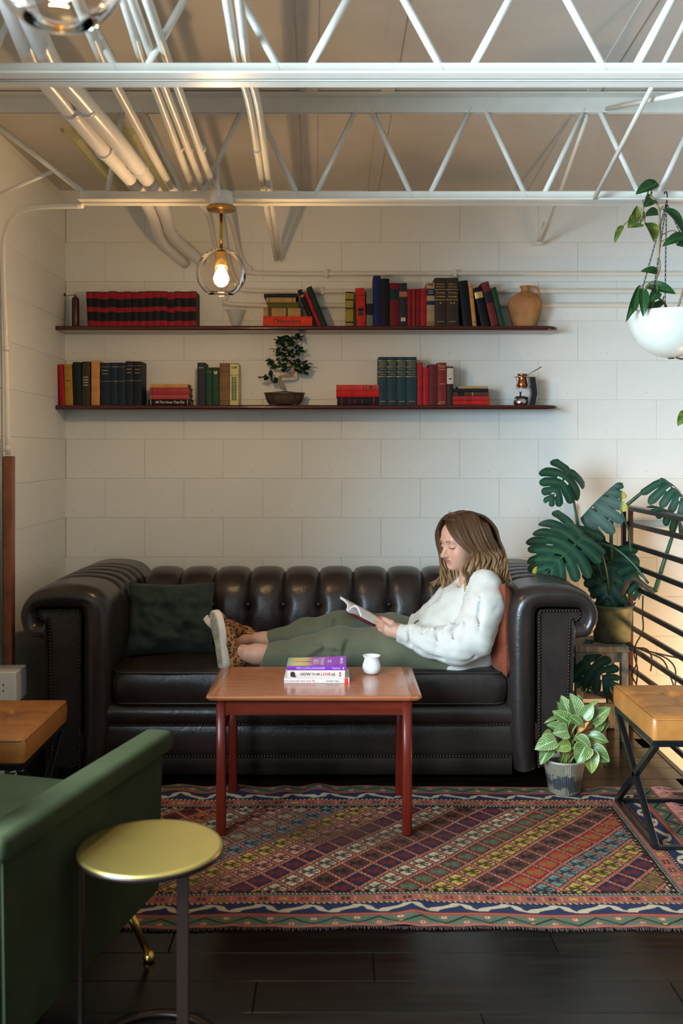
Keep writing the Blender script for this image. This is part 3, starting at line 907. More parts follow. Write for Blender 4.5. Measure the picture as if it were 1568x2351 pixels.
for sx, nm in ((0, 'near'), (-CWI + 0.085, 'far')):
    rbox('arm_pad', (-0.0425 + sx, -0.385, 0.575), (0.085, 0.79, 0.055), M_VELV, ch, 0.020)
    bm = bmesh.new()
    V = [(-0.068, -0.022, 0.56), (-0.068, -0.045, 0.19), (-0.068, -0.75, 0.155), (-0.068, -0.76, 0.56)]
    V = [bm.verts.new((x + sx, y, z)) for x, y, z in V] + [bm.verts.new((x + sx + 0.05, y, z)) for x, y, z in V]
    for f in ((0, 1, 2, 3), (7, 6, 5, 4), (0, 4, 5, 1), (1, 5, 6, 2), (2, 6, 7, 3), (3, 7, 4, 0)): bm.faces.new([V[i] for i in f])
    bmesh.ops.recalc_face_normals(bm, faces=bm.faces[:])
    bmesh.ops.bevel(bm, geom=bm.edges[:], offset=0.008, segments=2, affect='EDGES')
    auto_smooth(from_bm('side_panel', bm, M_VELV, False, ch), 50)
rbox('seat_cushion', (-CWI / 2, -0.33, 0.385), (CWI - 0.15, 0.66, 0.13), M_VELV, ch, 0.03)
rbox('seat_base', (-CWI / 2, -0.37, 0.255), (CWI - 0.14, 0.70, 0.15), M_VELV, ch, 0.015)
rbox('backrest', (-CWI / 2, -0.74, 0.53), (CWI - 0.20, 0.14, 0.56), M_VELV, ch, 0.04)
for (x, y, dx, dy) in ((-0.10, -0.10, 0.05, 0.055), (-CWI + 0.10, -0.10, -0.05, 0.055), (-0.10, -0.68, 0.04, -0.05), (-CWI + 0.10, -0.68, -0.04, -0.05)):
    lg = tube('leg', [(x, y, 0.19), (x + dx, y + dy, 0.012)], [0.014, 0.008], M_BRASSL, ch, 12)
    lathe('foot_cap', [(0.008, 0.026), (0.014, 0.018), (0.016, 0.006), (0.014, 0.0)], M_BRASSL, lg, (x + dx, y + dy, 0.001), 14)

# ------------------------------------------------------------------ round brass side table
M_BTOP = plain('brushed_brass_top', (0.42, 0.31, 0.085), 0.33, 0.85, var=0.06, scale=8)
M_BTLEG = plain('bronze_bar', (0.020, 0.008, 0.005), 0.4, 0.5, var=0.1)
sd = empty('side_table', (-0.409, 2.20, 0)); tag(sd, 'round brass topped side table on slim bronze bars near the armchair', 'side table')
lathe('table_top', [(0.148, 0.463), (0.157, 0.464), (0.1595, 0.468), (0.1595, 0.474), (0.157, 0.478), (0.150, 0.4775), (0.0005, 0.4775)], M_BTOP, sd, None, 72)
lathe('rim', [(0.145, 0.4625), (0.1605, 0.4635), (0.1612, 0.4725), (0.158, 0.473)], M_BTLEG, sd, None, 72)
lathe('base_plate', [(0.128, 0.002), (0.151, 0.002), (0.152, 0.006), (0.150, 0.012), (0.13, 0.012), (0.128, 0.008)], M_BTLEG, sd, (0, 0.04, 0), 64, True)
box('bar_leg', (0.0735, -0.01, 0.235), (0.026, 0.012, 0.46), M_BTLEG, sd, bevel=0.001)
box('bar_leg', (-0.150, -0.01, 0.235), (0.010, 0.024, 0.46), M_BTLEG, sd, bevel=0.001)
box('base_cross_bar', (-0.038, -0.01, 0.007), (0.24, 0.02, 0.010), M_BTLEG, sd)

# ------------------------------------------------------------------ rug
def rug():
    X0, X1, Y0, Y1 = -1.02, 1.262, 2.808, 3.985
    nx, ny = 860, 440
    xs = np.linspace(X0, X1, nx); ys = np.linspace(Y0, Y1, ny)
    X, Y = np.meshgrid(xs, ys, indexing='ij')
    # distance to the edge, and length along it
    dF, dB, dR, dL = Y - Y0, Y1 - Y, X1 - X, X - X0
    d = np.minimum(np.minimum(dF, dB), np.minimum(dR, dL))
    horiz = np.minimum(dF, dB) <= np.minimum(dR, dL)
    s = np.where(horiz, X, Y)
    C = {k: np.array(hexc(v)) for k, v in dict(pink='#b3695a', green='#5f7a68', dgreen='#33493f', blue='#1f3560', cream='#d8cbb0', black='#1a1210', red='#c23a34', lblue='#78969a', yellow='#d0b35a', mauve='#6e4a44', brown='#6b4a36', navy='#232c52', olive='#8a7a3c', dred='#7d2a26', rose='#d69a86', orange='#c8763a').items()}
    rgb = np.zeros((nx, ny, 3)); rgb[:] = C['black']
    rnd = np.random.default_rng(3)
    def put(m, c): rgb[m] = c
    bw = 0.225
    fld = d > bw
    # outer border bands
    put(d <= 0.012, C['pink']); b = (d > 0.012) & (d <= 0.066); put(b, C['green'])
    P = 0.125; f = (s / P) % 1; zz = 0.016 + 0.045 * np.abs(2 * f - 1)
    put(b & (np.abs(d - zz) < 0.004), C['black'])
    f2 = (s / (P / 2)) % 1
    for off, yc, cc in ((0.5, 0.024, 'pink'), (0.0, 0.054, 'pink')):
        g = ((s / P + off) % 1 - 0.5) * P; h = d - yc
        put(b & (np.abs(g) + np.abs(h) * 1.2 < 0.017), C[cc]); put(b & (np.abs(g) < 0.007) & (np.abs(h) < 0.006), C['cream'])
        put(b & (np.abs(g) < 0.003) & (np.abs(h) < 0.003), C['red'])
    ci = np.floor(s / P).astype(int)
    put(b & ((ci % 3) == 1) & (np.abs(((s / P) % 1 - 0.5) * P) < 0.005) & (np.abs(d - 0.024) < 0.004), C['yellow'])
    put((d > 0.066) & (d <= 0.086), C['pink']); put((d > 0.068) & (d <= 0.070), C['dred']); put((d > 0.083) & (d <= 0.087), C['dred'])
    # running hook border
    b = (d > 0.087) & (d <= 0.147); put(b, C['blue'])
    P = 0.145; f = (s / P) % 1; v = (d - 0.087) / 0.060
    hook = ((v > 0.12 + 0.0 * f) & (v < 0.88))
    w = np.abs(((f * 2) % 1) - 0.5) * 2
    fs = (f + 0.12 * np.sin(v * 6)) % 1
    zig = 0.5 + 0.34 * np.where(fs < 0.42, fs / 0.21 - 1, 1 - (fs - 0.42) / 0.29)
    body = np.abs(v - zig) < np.where(fs < 0.42, 0.30, 0.10)
    h1 = (f > 0.12) & (f < 0.50) & (v > 0.44) & (v < 0.44 + (f - 0.12) * 1.6) & (v < 0.9)
    h2 = (f > 0.62) & (f < 1.0) & (v < 0.56) & (v > 0.56 - (f - 0.62) * 1.6) & (v > 0.1)
    put(b & body & (v > 0.08) & (v < 0.92), C['cream'])
    def barber(lo, hi, p=0.017):
        b = (d > lo) & (d <= hi); put(b, C['black']); put(b & (((s + d * 0.8) / p) % 1 < 0.45) & (d > lo + 0.002) & (d < hi - 0.002), C['cream'])
    barber(0.147, 0.158)
    b = (d > 0.158) & (d <= 0.207); put(b, C['pink'])
    P = 0.062; g = ((s / P) % 1 - 0.5) * P; h = d - 0.1825; k = np.floor(s / P).astype(int)
    pal = [C['black'], C['olive'], C['navy'], C['black'], C['yellow'], C['dred'], C['mauve']]
    fl = ((np.abs(np.abs(g) - 0.008) < 0.005) & (np.abs(np.abs(h) - 0.006) < 0.004)) | ((np.abs(g) < 0.004) & (np.abs(h) < 0.004))
    for i, c in enumerate(pal): put(b & fl & (k % 7 == i), c)
    put(b & ((np.abs(g) < 0.0025) & (np.abs(h) < 0.002)), C['cream'])
    put(b & (np.abs(np.abs(g) - 0.028) < 0.003) & (np.abs(np.abs(h) - 0.008) < 0.006) & (k % 2 == 0), C['rose'])
    put((d > 0.203) & (d <= 0.209), C['lblue'] * 0.7)
    barber(0.209, 0.2195, 0.013)
    # field of slanting diamonds
    warp = 0.004 * np.sin(X * 9 + Y * 5) + 0.003 * np.sin(X * 23)
    u, v = X / 0.103 + 0.80, (Y + warp) / 0.120
    p, q = u + v, u - v
    ip, iq = np.floor(p).astype(int), np.floor(q).astype(int); fp, fq = p - ip, q - iq
    seq = ['navy', 'cream', 'brown', 'yellow', 'mauve', 'red', 'lblue', 'yellow', 'navy', 'olive', 'cream', 'dred', 'orange', 'cream', 'rose', 'green', 'lblue', 'yellow', 'rose', 'navy', 'cream', 'mauve']
    jj = (iq + 3) % len(seq)
    cell = np.zeros_like(rgb)
    for i, nme in enumerate(seq): cell[jj == i] = C[nme]
    ttl = ((ip * 7919 + iq * 104729) % 13) / 13.0
    cell *= (0.82 + 0.36 * ttl)[..., None]
    e = np.minimum(np.minimum(fp, 1 - fp), np.minimum(fq, 1 - fq))
    col = cell.copy()
    # little stem and branches inside each diamond
    a, c2 = (fp + fq) - 1, (fp - fq)           # a: along X, c2: along Y
    alt = {'navy': 'dred', 'red': 'olive', 'brown': 'green', 'mauve': 'black', 'green': 'rose', 'dred': 'black', 'olive': 'mauve'}
    ink = np.zeros_like(rgb); ink[:] = C['black']
    for i, nme in enumerate(seq):
        if nme in alt: ink[jj == i] = C[alt[nme]]
    stem = (np.abs(c2) < 0.075) & (np.abs(a) < 0.52)
    br = (np.abs(np.abs(c2) - 0.62 * np.abs(a + 0.10)) < 0.085) & (np.abs(a) < 0.50) & (np.abs(c2) < 0.40)
    br2 = (np.abs(np.abs(c2) - 0.26) < 0.05) & (np.abs(a - 0.15) < 0.26)
    mk = stem | br | br2; col[mk] = ink[mk] * 0.9 + cell[mk] * 0.1
    col[e < 0.135] = C['black']; 
    lat = e < 0.085; col[lat] = C['pink'] * 0.80
    dots = lat & ((((fp if False else p * 5.0) + q * 5.0) % 1 < 0.35)) & (e < 0.05); col[dots] = C['rose']
    put(fld, col[fld])
    ins = fld & (d < bw + 0.012) & (((s / 0.03) % 1) < 0.5); rgb[ins] = C['black']
    # wear: brownish, thin patch under the table, general abrash
    wear = np.exp(-(((X - 0.02) / 0.42) ** 2 + ((Y - 3.50) / 0.13) ** 2)) + 0.8 * np.exp(-(((X + 0.45) / 0.18) ** 2 + ((Y - 3.12) / 0.10) ** 2))
    nz = rnd.random((nx, ny)); nzl = np.sin(X * 31 + 3 * np.sin(Y * 17)) * 0.5 + 0.5
    wv = np.clip(wear * (0.45 + 0.35 * nzl), 0, 0.75)
    rgb = rgb * (1 - wv[..., None]) + C['brown'] * 0.8 * wv[..., None]
    rgb *= (0.80 + 0.36 * rnd.random((nx, ny)))[..., None]
    rgb = rgb * 0.86 + C['brown'] * 0.10
    rgb = np.clip(rgb * 0.54 * np.array([1.12, 0.96, 0.80]), 0, 1)
    # gentle ripples, more at the rear edge by the sofa
    Z = 0.006 + 0.0015 * np.sin(X * 11 + 1.3) * np.sin(Y * 8)
    rip = np.exp(-((Y - 3.93) / 0.085) ** 2)
    for (xc, w_, a_) in ((-0.62, 0.07, .018), (-0.45, .05, .010), (-0.38, .05, 0.016), (-0.20, .04, 0.010), (-0.07, .05, 0.020), (0.12, .05, .006)): Z += rip * a_ * np.exp(-((X - xc) / w_) ** 2)
    Z += 0.010 * np.exp(-((Y - 2.90) / 0.10) ** 2) * np.exp(-((X - 0.23 - (Y - 2.9) * 0.3) / 0.035) ** 2)
    Z += 0.004 * np.exp(-((Y - 2.82) / 0.02) ** 2) * (np.sin(X * 27) ** 2)
    Y = Y + 0.006 * np.sin(X * 5 + 0.6) + 0.004 * np.sin(X * 17) * np.exp(-((Y - 2.81) / 0.15) ** 2)
    V = np.stack([X, Y, Z], -1).reshape(-1, 3)
    idx = np.arange(nx * ny).reshape(nx, ny)
    Q = np.stack([idx[:-1, :-1], idx[1:, :-1], idx[1:, 1:], idx[:-1, 1:]], -1).reshape(-1, 4)
    me = bpy.data.meshes.new('rug'); me.vertices.add(len(V)); me.vertices.foreach_set('co', V.astype(np.float32).ravel())
    me.loops.add(Q.size); me.loops.foreach_set('vertex_index', Q.astype(np.int32).ravel())
    me.polygons.add(len(Q)); me.polygons.foreach_set('loop_start', np.arange(0, Q.size, 4, dtype=np.int32))
    me.polygons.foreach_set('use_smooth', np.ones(len(Q), dtype=bool)); me.update(calc_edges=True)
    color_attr(me, rgb.reshape(-1, 3))
    m = attr_mat('woven_wool', 0.95, 0.10, 200, 0.5, 500, spec=0.15); me.materials.append(m)
    o = tag(obj('rug', me), 'faded tribal rug with diamond lattice and blue hook border', 'rug')
    # fringe along the short end and ragged selvage at the front
    rr = random.Random(8); parts = []
    for i in range(230):
        y = Y0 + 0.01 + (Y1 - Y0 - 0.02) * i / 229; L = rr.uniform(0.035, 0.075)
        P = [(X1 - 0.004, y, 0.006), (X1 + L * 0.5, y + rr.uniform(-.012, .012), 0.008), (X1 + L, y + rr.uniform(-.02, .02), 0.003)]
        parts.append(tube_data(P, [0.0022, 0.0018, 0.0012], 4))
    for P in ([(X1, 3.93, .006), (X1 + 0.09, 3.93, .006), (X1 + 0.16, 3.945, .004)], [(X1, 3.72, .006), (X1 + 0.06, 3.70, .006), (X1 + 0.11, 3.73, .004)]): parts.append(tube_data(catmull(P, 4), 0.004, 5))
    fr = obj('fringe', mesh('fringe', *join_data(parts), plain('fringe_wool', (0.36, 0.13, 0.09), 0.95, var=0.4, scale=40)), o); fr['kind'] = 'stuff'
    parts = []
    for i in range(420):
        x = X0 + (X1 - X0) * i / 419; L = rr.uniform(0.004, 0.014); yy = Y0 + 0.006 * math.sin(x * 5 + 0.6) + 0.004 * math.sin(x * 17)
        parts.append(tube_data([(x, yy + 0.002, 0.006), (x + rr.uniform(-.004, .004), yy - L, 0.003)], [0.002, 0.0012], 4))
    sv = obj('selvage', mesh('selvage', *join_data(parts), plain('selvage_wool', (0.05, 0.025, 0.02), 0.95, var=0.4, scale=40)), o); sv['kind'] = 'stuff'
rug()
# ------------------------------------------------------------------ wall shelves
M_SHELF = wood('red_brown_shelf', (0.045, 0.008, 0.006), (0.085, 0.014, 0.010), 0.22, (3, 40, 40))
def shelf(ztop, label):
    x0, x1, y0, y1, th = XL + 0.0, 1.118, 4.952, YW, 0.021
    n = 8; r = 0.065; ring = [(x0, y1), (x0, y0)]
    for k in range(n + 1):
        a = R(-90 + 90 * k / n); ring.append((x1 - r + r * math.cos(a), y0 + r + r * math.sin(a)))
    ring.append((x1, y1))
    V = []; m = len(ring)
    for ins, z in ((0.006, -th), (0.001, -th + 0.005), (0, -th * 0.5), (0.001, -0.005), (0.006, 0)):
        for (x, y) in ring:
            yy = y + ins if y < y1 - 0.08 else y; xx = x - ins if x > x1 - 0.07 else x
            V.append((xx, min(yy, y1), z))
    F = [tuple(reversed(f)) for f in grid_faces(5, m, False, True)] + [tuple(range(m))[::-1], tuple(4 * m + k for k in range(m))]
    o = obj('wall_shelf', mesh('wall_shelf', V, F, M_SHELF), None, (0, 0, ztop)); auto_smooth(o, 40)
    return tag(o, label, 'shelf', 'long wall shelves')
ZU, ZL_ = 1.972, 1.5775
shelf(ZU, 'upper long dark red wooden wall shelf holding the red black set')
shelf(ZL_, 'lower long dark red wooden wall shelf holding the bonsai')

# ------------------------------------------------------------------ books
YB = 4.985; PM = FPX / YB
def cloth(col, key):
    return plain('book_cloth_' + key, tuple(x * 1.05 for x in col), 0.55, 0.0, 0.22, 18, 0.15, 300, spec=0.18)
M_PAGE = plain('old_pages', (0.55, 0.45, 0.30), 0.9, var=0.2, scale=60)
M_PAGEW = plain('white_pages', (0.78, 0.76, 0.72), 0.9, var=0.06, scale=60)
M_GOLD = plain('gilt_print', (0.55, 0.38, 0.13), 0.4, 0.4, var=0.1)
M_INKB = plain('black_print', (0.02, 0.015, 0.015), 0.6, var=0)
M_INKW = plain('white_print', (0.75, 0.72, 0.66), 0.6, var=0)
def spine_curve(w, rnd=0.004, n=7):
    return [(-w / 2 + w * k / (n - 1), -rnd * (1 - (2 * k / (n - 1) - 1) ** 2)) for k in range(n)]
def cover_mesh(w, h, D, mat, name, rnd=0.004):
    t = min(0.0026, w * 0.16); sp = spine_curve(w, rnd)
    outer = [(-w / 2, D)] + sp + [(w / 2, D)]
    inner = [(w / 2 - t, D)] + [(x * (1 - 2 * t / w), y + t) for x, y in reversed(sp)] + [(-w / 2 + t, D)]
    ring = outer + inner; m = len(ring); k = len(outer)
    V = [(x, y, 0) for x, y in ring] + [(x, y, h) for x, y in ring]
    F = [(i, (i + 1) % m, m + (i + 1) % m, m + i) for i in range(m)]
    for i in range(k - 1):
        a, b, c, d = i, i + 1, m - 2 - i, m - 1 - i
        F.append((a, d, c, b)); F.append((m + a, m + b, m + c, m + d))
    me = mesh(name, V, F, mat); return me
def band_mesh(w, z0, z1, mat, rnd=0.004, off=0.0005):
    sp = spine_curve(w + 2 * off, rnd); V = [(x, y - off, z) for z in (z0, z1) for x, y in sp]; n = len(sp)
    V += [(x, y + 0.001, z) for z in (z0, z1) for x, y in sp]
    F = [(i, i + 1, n + i + 1, n + i) for i in range(n - 1)] + [(2 * n + i, i, n + i, 3 * n + i) for i in (0,)] 
    F += [(i, 2 * n + i, 2 * n + i + 1, i + 1) for i in range(n - 1)] + [(n + i, n + i + 1, 3 * n + i + 1, 3 * n + i) for i in range(n - 1)]
    return mesh('band', V, F, mat)
def book(name, w, h, D, mat, label, group=None, bands=(), text=(), pages=None, rnd=0.004):
    """bands: (z0, z1, material) as fractions of height; text: (string, z fraction, size in metres, material[, rotated])"""
    o = obj(name, cover_mesh(w, h, D, mat, name, rnd)); tag(o, label, 'book', group)
    t = min(0.0026, w * 0.16)
    box('pages', (0, D / 2 + 0.001, h / 2), (w - 2 * t - 0.0004, D - 0.008, h - 0.006), pages or M_PAGE, o)
    for z0, z1, m in bands: obj('band', band_mesh(w, z0 * h, z1 * h, m, rnd), o)
    for tx in text:
        s, z, size, m = tx[:4]
        if s.startswith('#'):                                            # worn lettering, no longer readable: short printed strokes
            n_ = int(s[1:] or 3); wd = w * 0.62 / n_
            bm = bmesh.new()
            for q in range(n_): bm_box(bm, (-w * 0.31 + wd * (q + .5), -rnd - 0.0008 + (0.0014 if abs(q - (n_ - 1) / 2) > n_ / 2.6 else 0), z * h), (wd * 0.72, 0.0003, size * 0.55))
            from_bm('worn_print', bm, m, parent=o); continue
        me = text_mesh(s, size, m, bold=0.01, xscale=tx[5] if len(tx) > 5 else 1.0)
        l = obj('lettering', me, o, (0, -rnd - 0.0009, z * h))
        l.rotation_euler = (math.pi / 2, 0, 0) if len(tx) < 5 or not tx[4] else (0, -math.pi / 2, math.pi / 2 if False else 0)
        if len(tx) > 4 and tx[4]: l.rotation_euler = Matrix(((0, 0, 0),) * 3).to_euler(); l.rotation_euler = (math.pi / 2, math.pi / 2 * tx[4], 0)
    return o
def stand(x0, x1, ytop, base, mat, label, tilt=0.0, D=0.13, dy=0.0, yb=None, **kw):
    """book standing with its spine to the room between pixels x0 and x1 (at its foot)"""
    yb_ = (749.8 if base == ZU else 930.9)
    h = (yb_ - ytop) / PM / math.cos(R(tilt)); w = (x1 - x0) / PM
    o = book('book', w - 0.0004, h, D, mat, label, **kw)
    X = ((x0 + x1) / 2 - CX) / PM
    a = R(tilt); c = math.cos(a); s = math.sin(a)
    if tilt:        # rest on the lower corner
        px_ = X - w / 2 if a < 0 else X + w / 2
        sg = 1 if a < 0 else -1
        X = px_ + sg * w / 2 * c; dz = w / 2 * abs(s)
    else: dz = 0
    o.location = (X, YB + dy, base + 0.0004 + dz); o.rotation_euler = (0, a, 0)
    return o
def lie(x0, x1, y0, y1, mat, label, D=0.135, dy=0.0, rz=0.0, Y=None, **kw):
    """book lying flat, spine to the room, between pixel rows y0 (top) and y1"""
    Yb = Y or YB; pm = FPX / Yb
    w = (y1 - y0) / pm; h = (x1 - x0) / pm
    o = book('book', w - 0.0004, h, D, mat, label, **kw)
    o.rotation_euler = (0, math.pi / 2, 0) if not rz else Matrix(((0, 0, 1), (0, 1, 0), (-1, 0, 0))).to_euler()
    o.location = ((x0 - CX) / pm, Yb + dy, CAMH + (CY - (y0 + y1) / 2) / pm)
    for ch_ in o.children:
        if ch_.name.startswith('lettering'):
            ch_.rotation_euler = (R(90), R(-90), 0)
    return o
GU, GL2 = 'books on the upper shelf', 'books on the lower shelf'
C_RED, C_BLK = cloth((0.30, 0.012, 0.022), 'set_red'), cloth((0.008, 0.009, 0.012), 'set_black')
ordn = ['first', 'second', 'third', 'fourth', 'fifth', 'sixth', 'seventh', 'eighth', 'ninth', 'tenth', 'eleventh', 'twelfth', 'thirteenth', 'fourteenth', 'last']
e = [197, 214, 232, 249, 267, 284, 301, 317, 334, 351, 367, 384, 400.5, 417, 434, 450.5]
for i in range(15):
    j = rng.uniform(-0.02, 0.02)
    b3 = [(0.80 + j, 0.975, C_RED), (0.42 + j, 0.55 + j, C_RED), (0.01, 0.155 + j / 2, C_RED)]
    lab = 'red and black leather volume, %s in the uniform set at the shelf left end' % ordn[i]
    if i == 14: lab = 'red and black leather volume, last in the uniform set, beside the lit pendant'
    stand(e[i] + (4 if i == 0 else 0), e[i + 1] + (2 if i == 0 else 0), 670 + rng.uniform(-1.2, 1.2), ZU, C_BLK, lab, tilt=-2.5 if i == 0 else 0, group='uniform red and black set', bands=b3)
# flat stack with the leaning trio
c = cloth
S1 = [(604, 717, 726.3, 749.4, (0.62, 0.05, 0.022), 'orange red book at the bottom of the upper stack with bold black title', 'orange'),
      (605, 690, 707, 726.1, (0.40, 0.25, 0.10), 'stained tan book second from the bottom of the upper stack', 'tan_stain'),
      (614, 685, 694.5, 706.8, (0.10, 0.10, 0.015), 'olive green book in the middle of the upper stack', 'olive'),
      (611, 679, 682.5, 694.3, (0.42, 0.27, 0.12), 'light tan book near the top of the upper stack', 'tan2'),
      (606, 683, 674.5, 682.3, (0.015, 0.020, 0.035), 'thin dark navy book topping the upper stack', 'thin_navy')]
for (x0, x1, y0, y1, col, lab, key) in S1:
    tx = [('Chatterbox', 0.49, 0.030, M_INKB)] if key == 'orange' else []
    bd = [(0.10, 0.12, M_INKB), (0.88, 0.90, M_INKB)] if key == 'tan2' else ([(0.12, 0.22, c((0.10, 0.06, 0.03), 'stain')), (0.6, 0.66, c((0.10, 0.06, 0.03), 'stain'))] if key == 'tan_stain' else [])
    lie(x0, x1, y0, y1, c(col, key), lab, group='flat stack on the upper shelf', text=tx, bands=bd, dy=0.004 if key != 'orange' else 0)
stand(718, 728, 667, ZU, c((0.015, 0.012, 0.012), 'lean_black'), 'black book leaning left, first of the leaning three', -23, dy=0.012, group='leaning books on the upper shelf', bands=[(0.8, 0.86, c((0.35, 0.2, 0.1), 'tanlab'))], D=0.115)
stand(729.2, 737.6, 672, ZU, c((0.35, 0.02, 0.03), 'lean_red'), 'slim red book leaning left between two dark books', -22, dy=0.01, group='leaning books on the upper shelf', D=0.115)
stand(738.8, 752, 661, ZU, c((0.012, 0.028, 0.022), 'lean_green'), 'dark green book leaning left, last of the leaning three', -22, dy=0.008, group='leaning books on the upper shelf', D=0.115)
# upright row on the right of the upper shelf
c_ink = c((0.015, 0.015, 0.018), 'label_black'); c_navy = c((0.012, 0.02, 0.06), 'label_navy')
stand(793, 811, 670.5, ZU, c((0.32, 0.24, 0.03), 'yellow_old'), 'mustard yellow book with black bands on the upper shelf', group=GU, bands=[(.96, 1, c_ink), (.75, .79, c_ink), (.50, .54, c_ink), (.10, .14, c_ink), (0, .02, c_ink)])
stand(819, 840, 662, ZU, c((0.50, 0.025, 0.02), 'ornate_red'), 'bright red ornate book between mustard and grey green books', -2, group=GU, bands=[(.80, .82, M_INKB), (.68, .69, M_INKB), (.10, .11, M_INKB)], text=[('#2', 0.46, 0.03, M_INKB), ('#1', 0.38, 0.05, M_INKB), ('#3', 0.30, 0.02, M_INKB)])
stand(841, 856, 663, ZU, c((0.15, 0.18, 0.15), 'grey_green'), 'grey green book with black spine label', group=GU, bands=[(.30, .60, c_ink)])
stand(857, 874, 633, ZU, c((0.012, 0.018, 0.10), 'tall_navy'), 'tallest navy blue patterned book on the upper shelf', group=GU, text=[('#3', .88, .012, c_navy), ('#3', .5, .014, c_navy), ('#3', .2, .014, c_navy)], D=0.14)
stand(874.5, 894, 640, ZU, c((0.008, 0.010, 0.012), 'tall_black'), 'tall plain black book beside the tallest navy one', group=GU, D=0.14)
stand(895, 916, 650, ZU, c((0.16, 0.008, 0.014), 'oxblood'), 'oxblood book with dark green spine label', group=GU, bands=[(.60, .86, c((0.01, 0.03, 0.035), 'label_teal'))])
stand(916.5, 934.5, 650, ZU, c((0.022, 0.026, 0.032), 'slate'), 'slate black book with a pink band and white emblem', group=GU, bands=[(.68, .80, c((0.42, 0.13, 0.10), 'pinkband'))], text=[('#2', .19, .010, M_INKW), ('#3', .165, .012, M_INKW), ('#2', .135, .014, M_INKW)])
for i, (a, b, y) in enumerate(((935, 944, 664), (945, 954, 663.5), (955, 964.5, 663.5), (965, 979, 662.5))):
    stand(a, b, y, ZU, c([(0.22, 0.015, 0.012), (0.28, 0.016, 0.018), (0.20, 0.010, 0.014), (0.34, 0.014, 0.012)][i], 'red_small%d' % i),
          ['brownish red slim book, first of four small reds', 'slim red book, second of four small reds', 'dark red slim book, third of four small reds', 'wider red book, last of four small reds'][i], group=GU, bands=[(.90, .91, M_INKB), (.80, .81, M_INKB)] if i == 3 else [])
stand(979.5, 997.5, 649, ZU, c((0.36, 0.24, 0.13), 'calf_tan'), 'tan calf book with two navy labels', group=GU, bands=[(.70, .86, c_navy), (.49, .58, c_navy), (.02, .12, c((0.25, .15, .07), 'calf2'))], text=[('#2', .81, .008, M_GOLD), ('#4', .76, .009, M_GOLD), ('#3', .95, .012, c_ink)])
for i, (a, b) in enumerate(((998, 1024.5), (1025, 1052.5))):
    stand(a, b, 638.3, ZU, c((0.040, 0.026, 0.018), 'gulag'), ['large dark brown volume with gilt title and one star', 'large dark brown volume with gilt title and two stars'][i], group=GU, D=0.14,
          bands=[(.755, .763, M_GOLD), (.545, .553, M_GOLD)],
          text=[('Aleksandr I.', .87, .0085, M_GOLD), ('Solzhenitsyn', .815, .0085, M_GOLD), ('The Gulag', .69, .0115, M_GOLD, 0, .9), ('Archipelago', .615, .0105, M_GOLD, 0, .9), (['*', '* *'][i], .46, .022, M_GOLD), ('#5', .10, .005, M_GOLD)])
stand(1064, 1085, 646, ZU, c((0.006, 0.007, 0.010), 'lean_ink'), 'black book tilting against the twin dark volumes', -6.5, group=GU, D=0.14)
stand(1085, 1094.5, 653, ZU, c((0.55, 0.24, 0.06), 'slim_orange'), 'slim light orange book tilting between black books', -6.0, group=GU, bands=[(.93, .94, M_INKB), (.68, .69, M_INKB), (.1, .11, M_INKB)])
stand(1106, 1124, 662, ZU, c((0.008, 0.007, 0.009), 'lean_ink2'), 'black tilting book with small gilt label', -12.5, group=GU, bands=[(.72, .88, M_GOLD)])
stand(1128, 1145, 650, ZU, c((0.15, 0.022, 0.020), 'lean_maroon'), 'maroon tilting book with black label', -13, group=GU, bands=[(.52, .78, c_ink)])
stand(1147.5, 1160, 662, ZU, c((0.014, 0.050, 0.026), 'lean_grn'), 'green tilting book beside the clay jug', -13.5, group=GU, D=0.115)
# lower shelf
LW = [(138, 149.5, 837.5, (0.42, 0.012, 0.018), 'bright red book leaning at the left end of the lower shelf', -3, 'l_red'),
      (150, 168, 837, (0.42, 0.23, 0.03), 'mustard yellow book beside the bright red one on the lower shelf', -2, 'l_yel'),
      (168.5, 187, 832, (0.010, 0.018, 0.014), 'black green book between yellow and brown books', -1, 'l_dkg'),
      (188, 206.5, 830.5, (0.045, 0.038, 0.028), 'dark brown book with small white title', 0, 'l_brn'),
      (209.5, 229, 829, (0.60, 0.27, 0.08), 'light orange book among the dark books on the lower shelf', 0, 'l_org'),
      (230.5, 252.5, 833.5, (0.012, 0.022, 0.042), 'navy book with gilt lines, first of five navy books', 0, 'n1'),
      (253, 269.8, 833, (0.013, 0.026, 0.046), 'navy book, second of five beside the orange book', 0, 'n2'),
      (270.3, 287.8, 833, (0.012, 0.024, 0.044), 'navy book, third of five beside the orange book', 0, 'n3'),
      (288.3, 305, 830, (0.012, 0.018, 0.032), 'taller dark navy book, fourth of five navy books', 0, 'n4'),
      (305.5, 325, 830.5, (0.008, 0.014, 0.026), 'taller dark navy book closing the row of five', 0, 'n5')]
for (a, b, y, col, lab, tl, key) in LW:
    bd, tx = [], []
    if key == 'l_brn': tx = [('#3', .64, .0075, M_INKW), ('#4', .58, .0075, M_INKW), ('#4', .52, .0075, M_INKW), ('#5', .46, .0075, M_INKW)]
    if key.startswith('n'): bd = [(.90, .905, M_GOLD), (.56, .565, M_GOLD)]; tx = [('#5', .82, .0065, M_GOLD), ('#4', .74, .0065, M_GOLD)] if key in ('n1', 'n4', 'n5') else []
    if key == 'l_yel': bd = [(.92, .925, M_INKB), (.86, .865, M_INKB)]; tx = [('#3', .60, .008, M_INKB)]
    if key == 'l_org': bd = [(.62, .625, M_INKB)]
    stand(a, b, y, ZL_, c(col, key), lab, tl, group=GL2, bands=bd, text=tx)
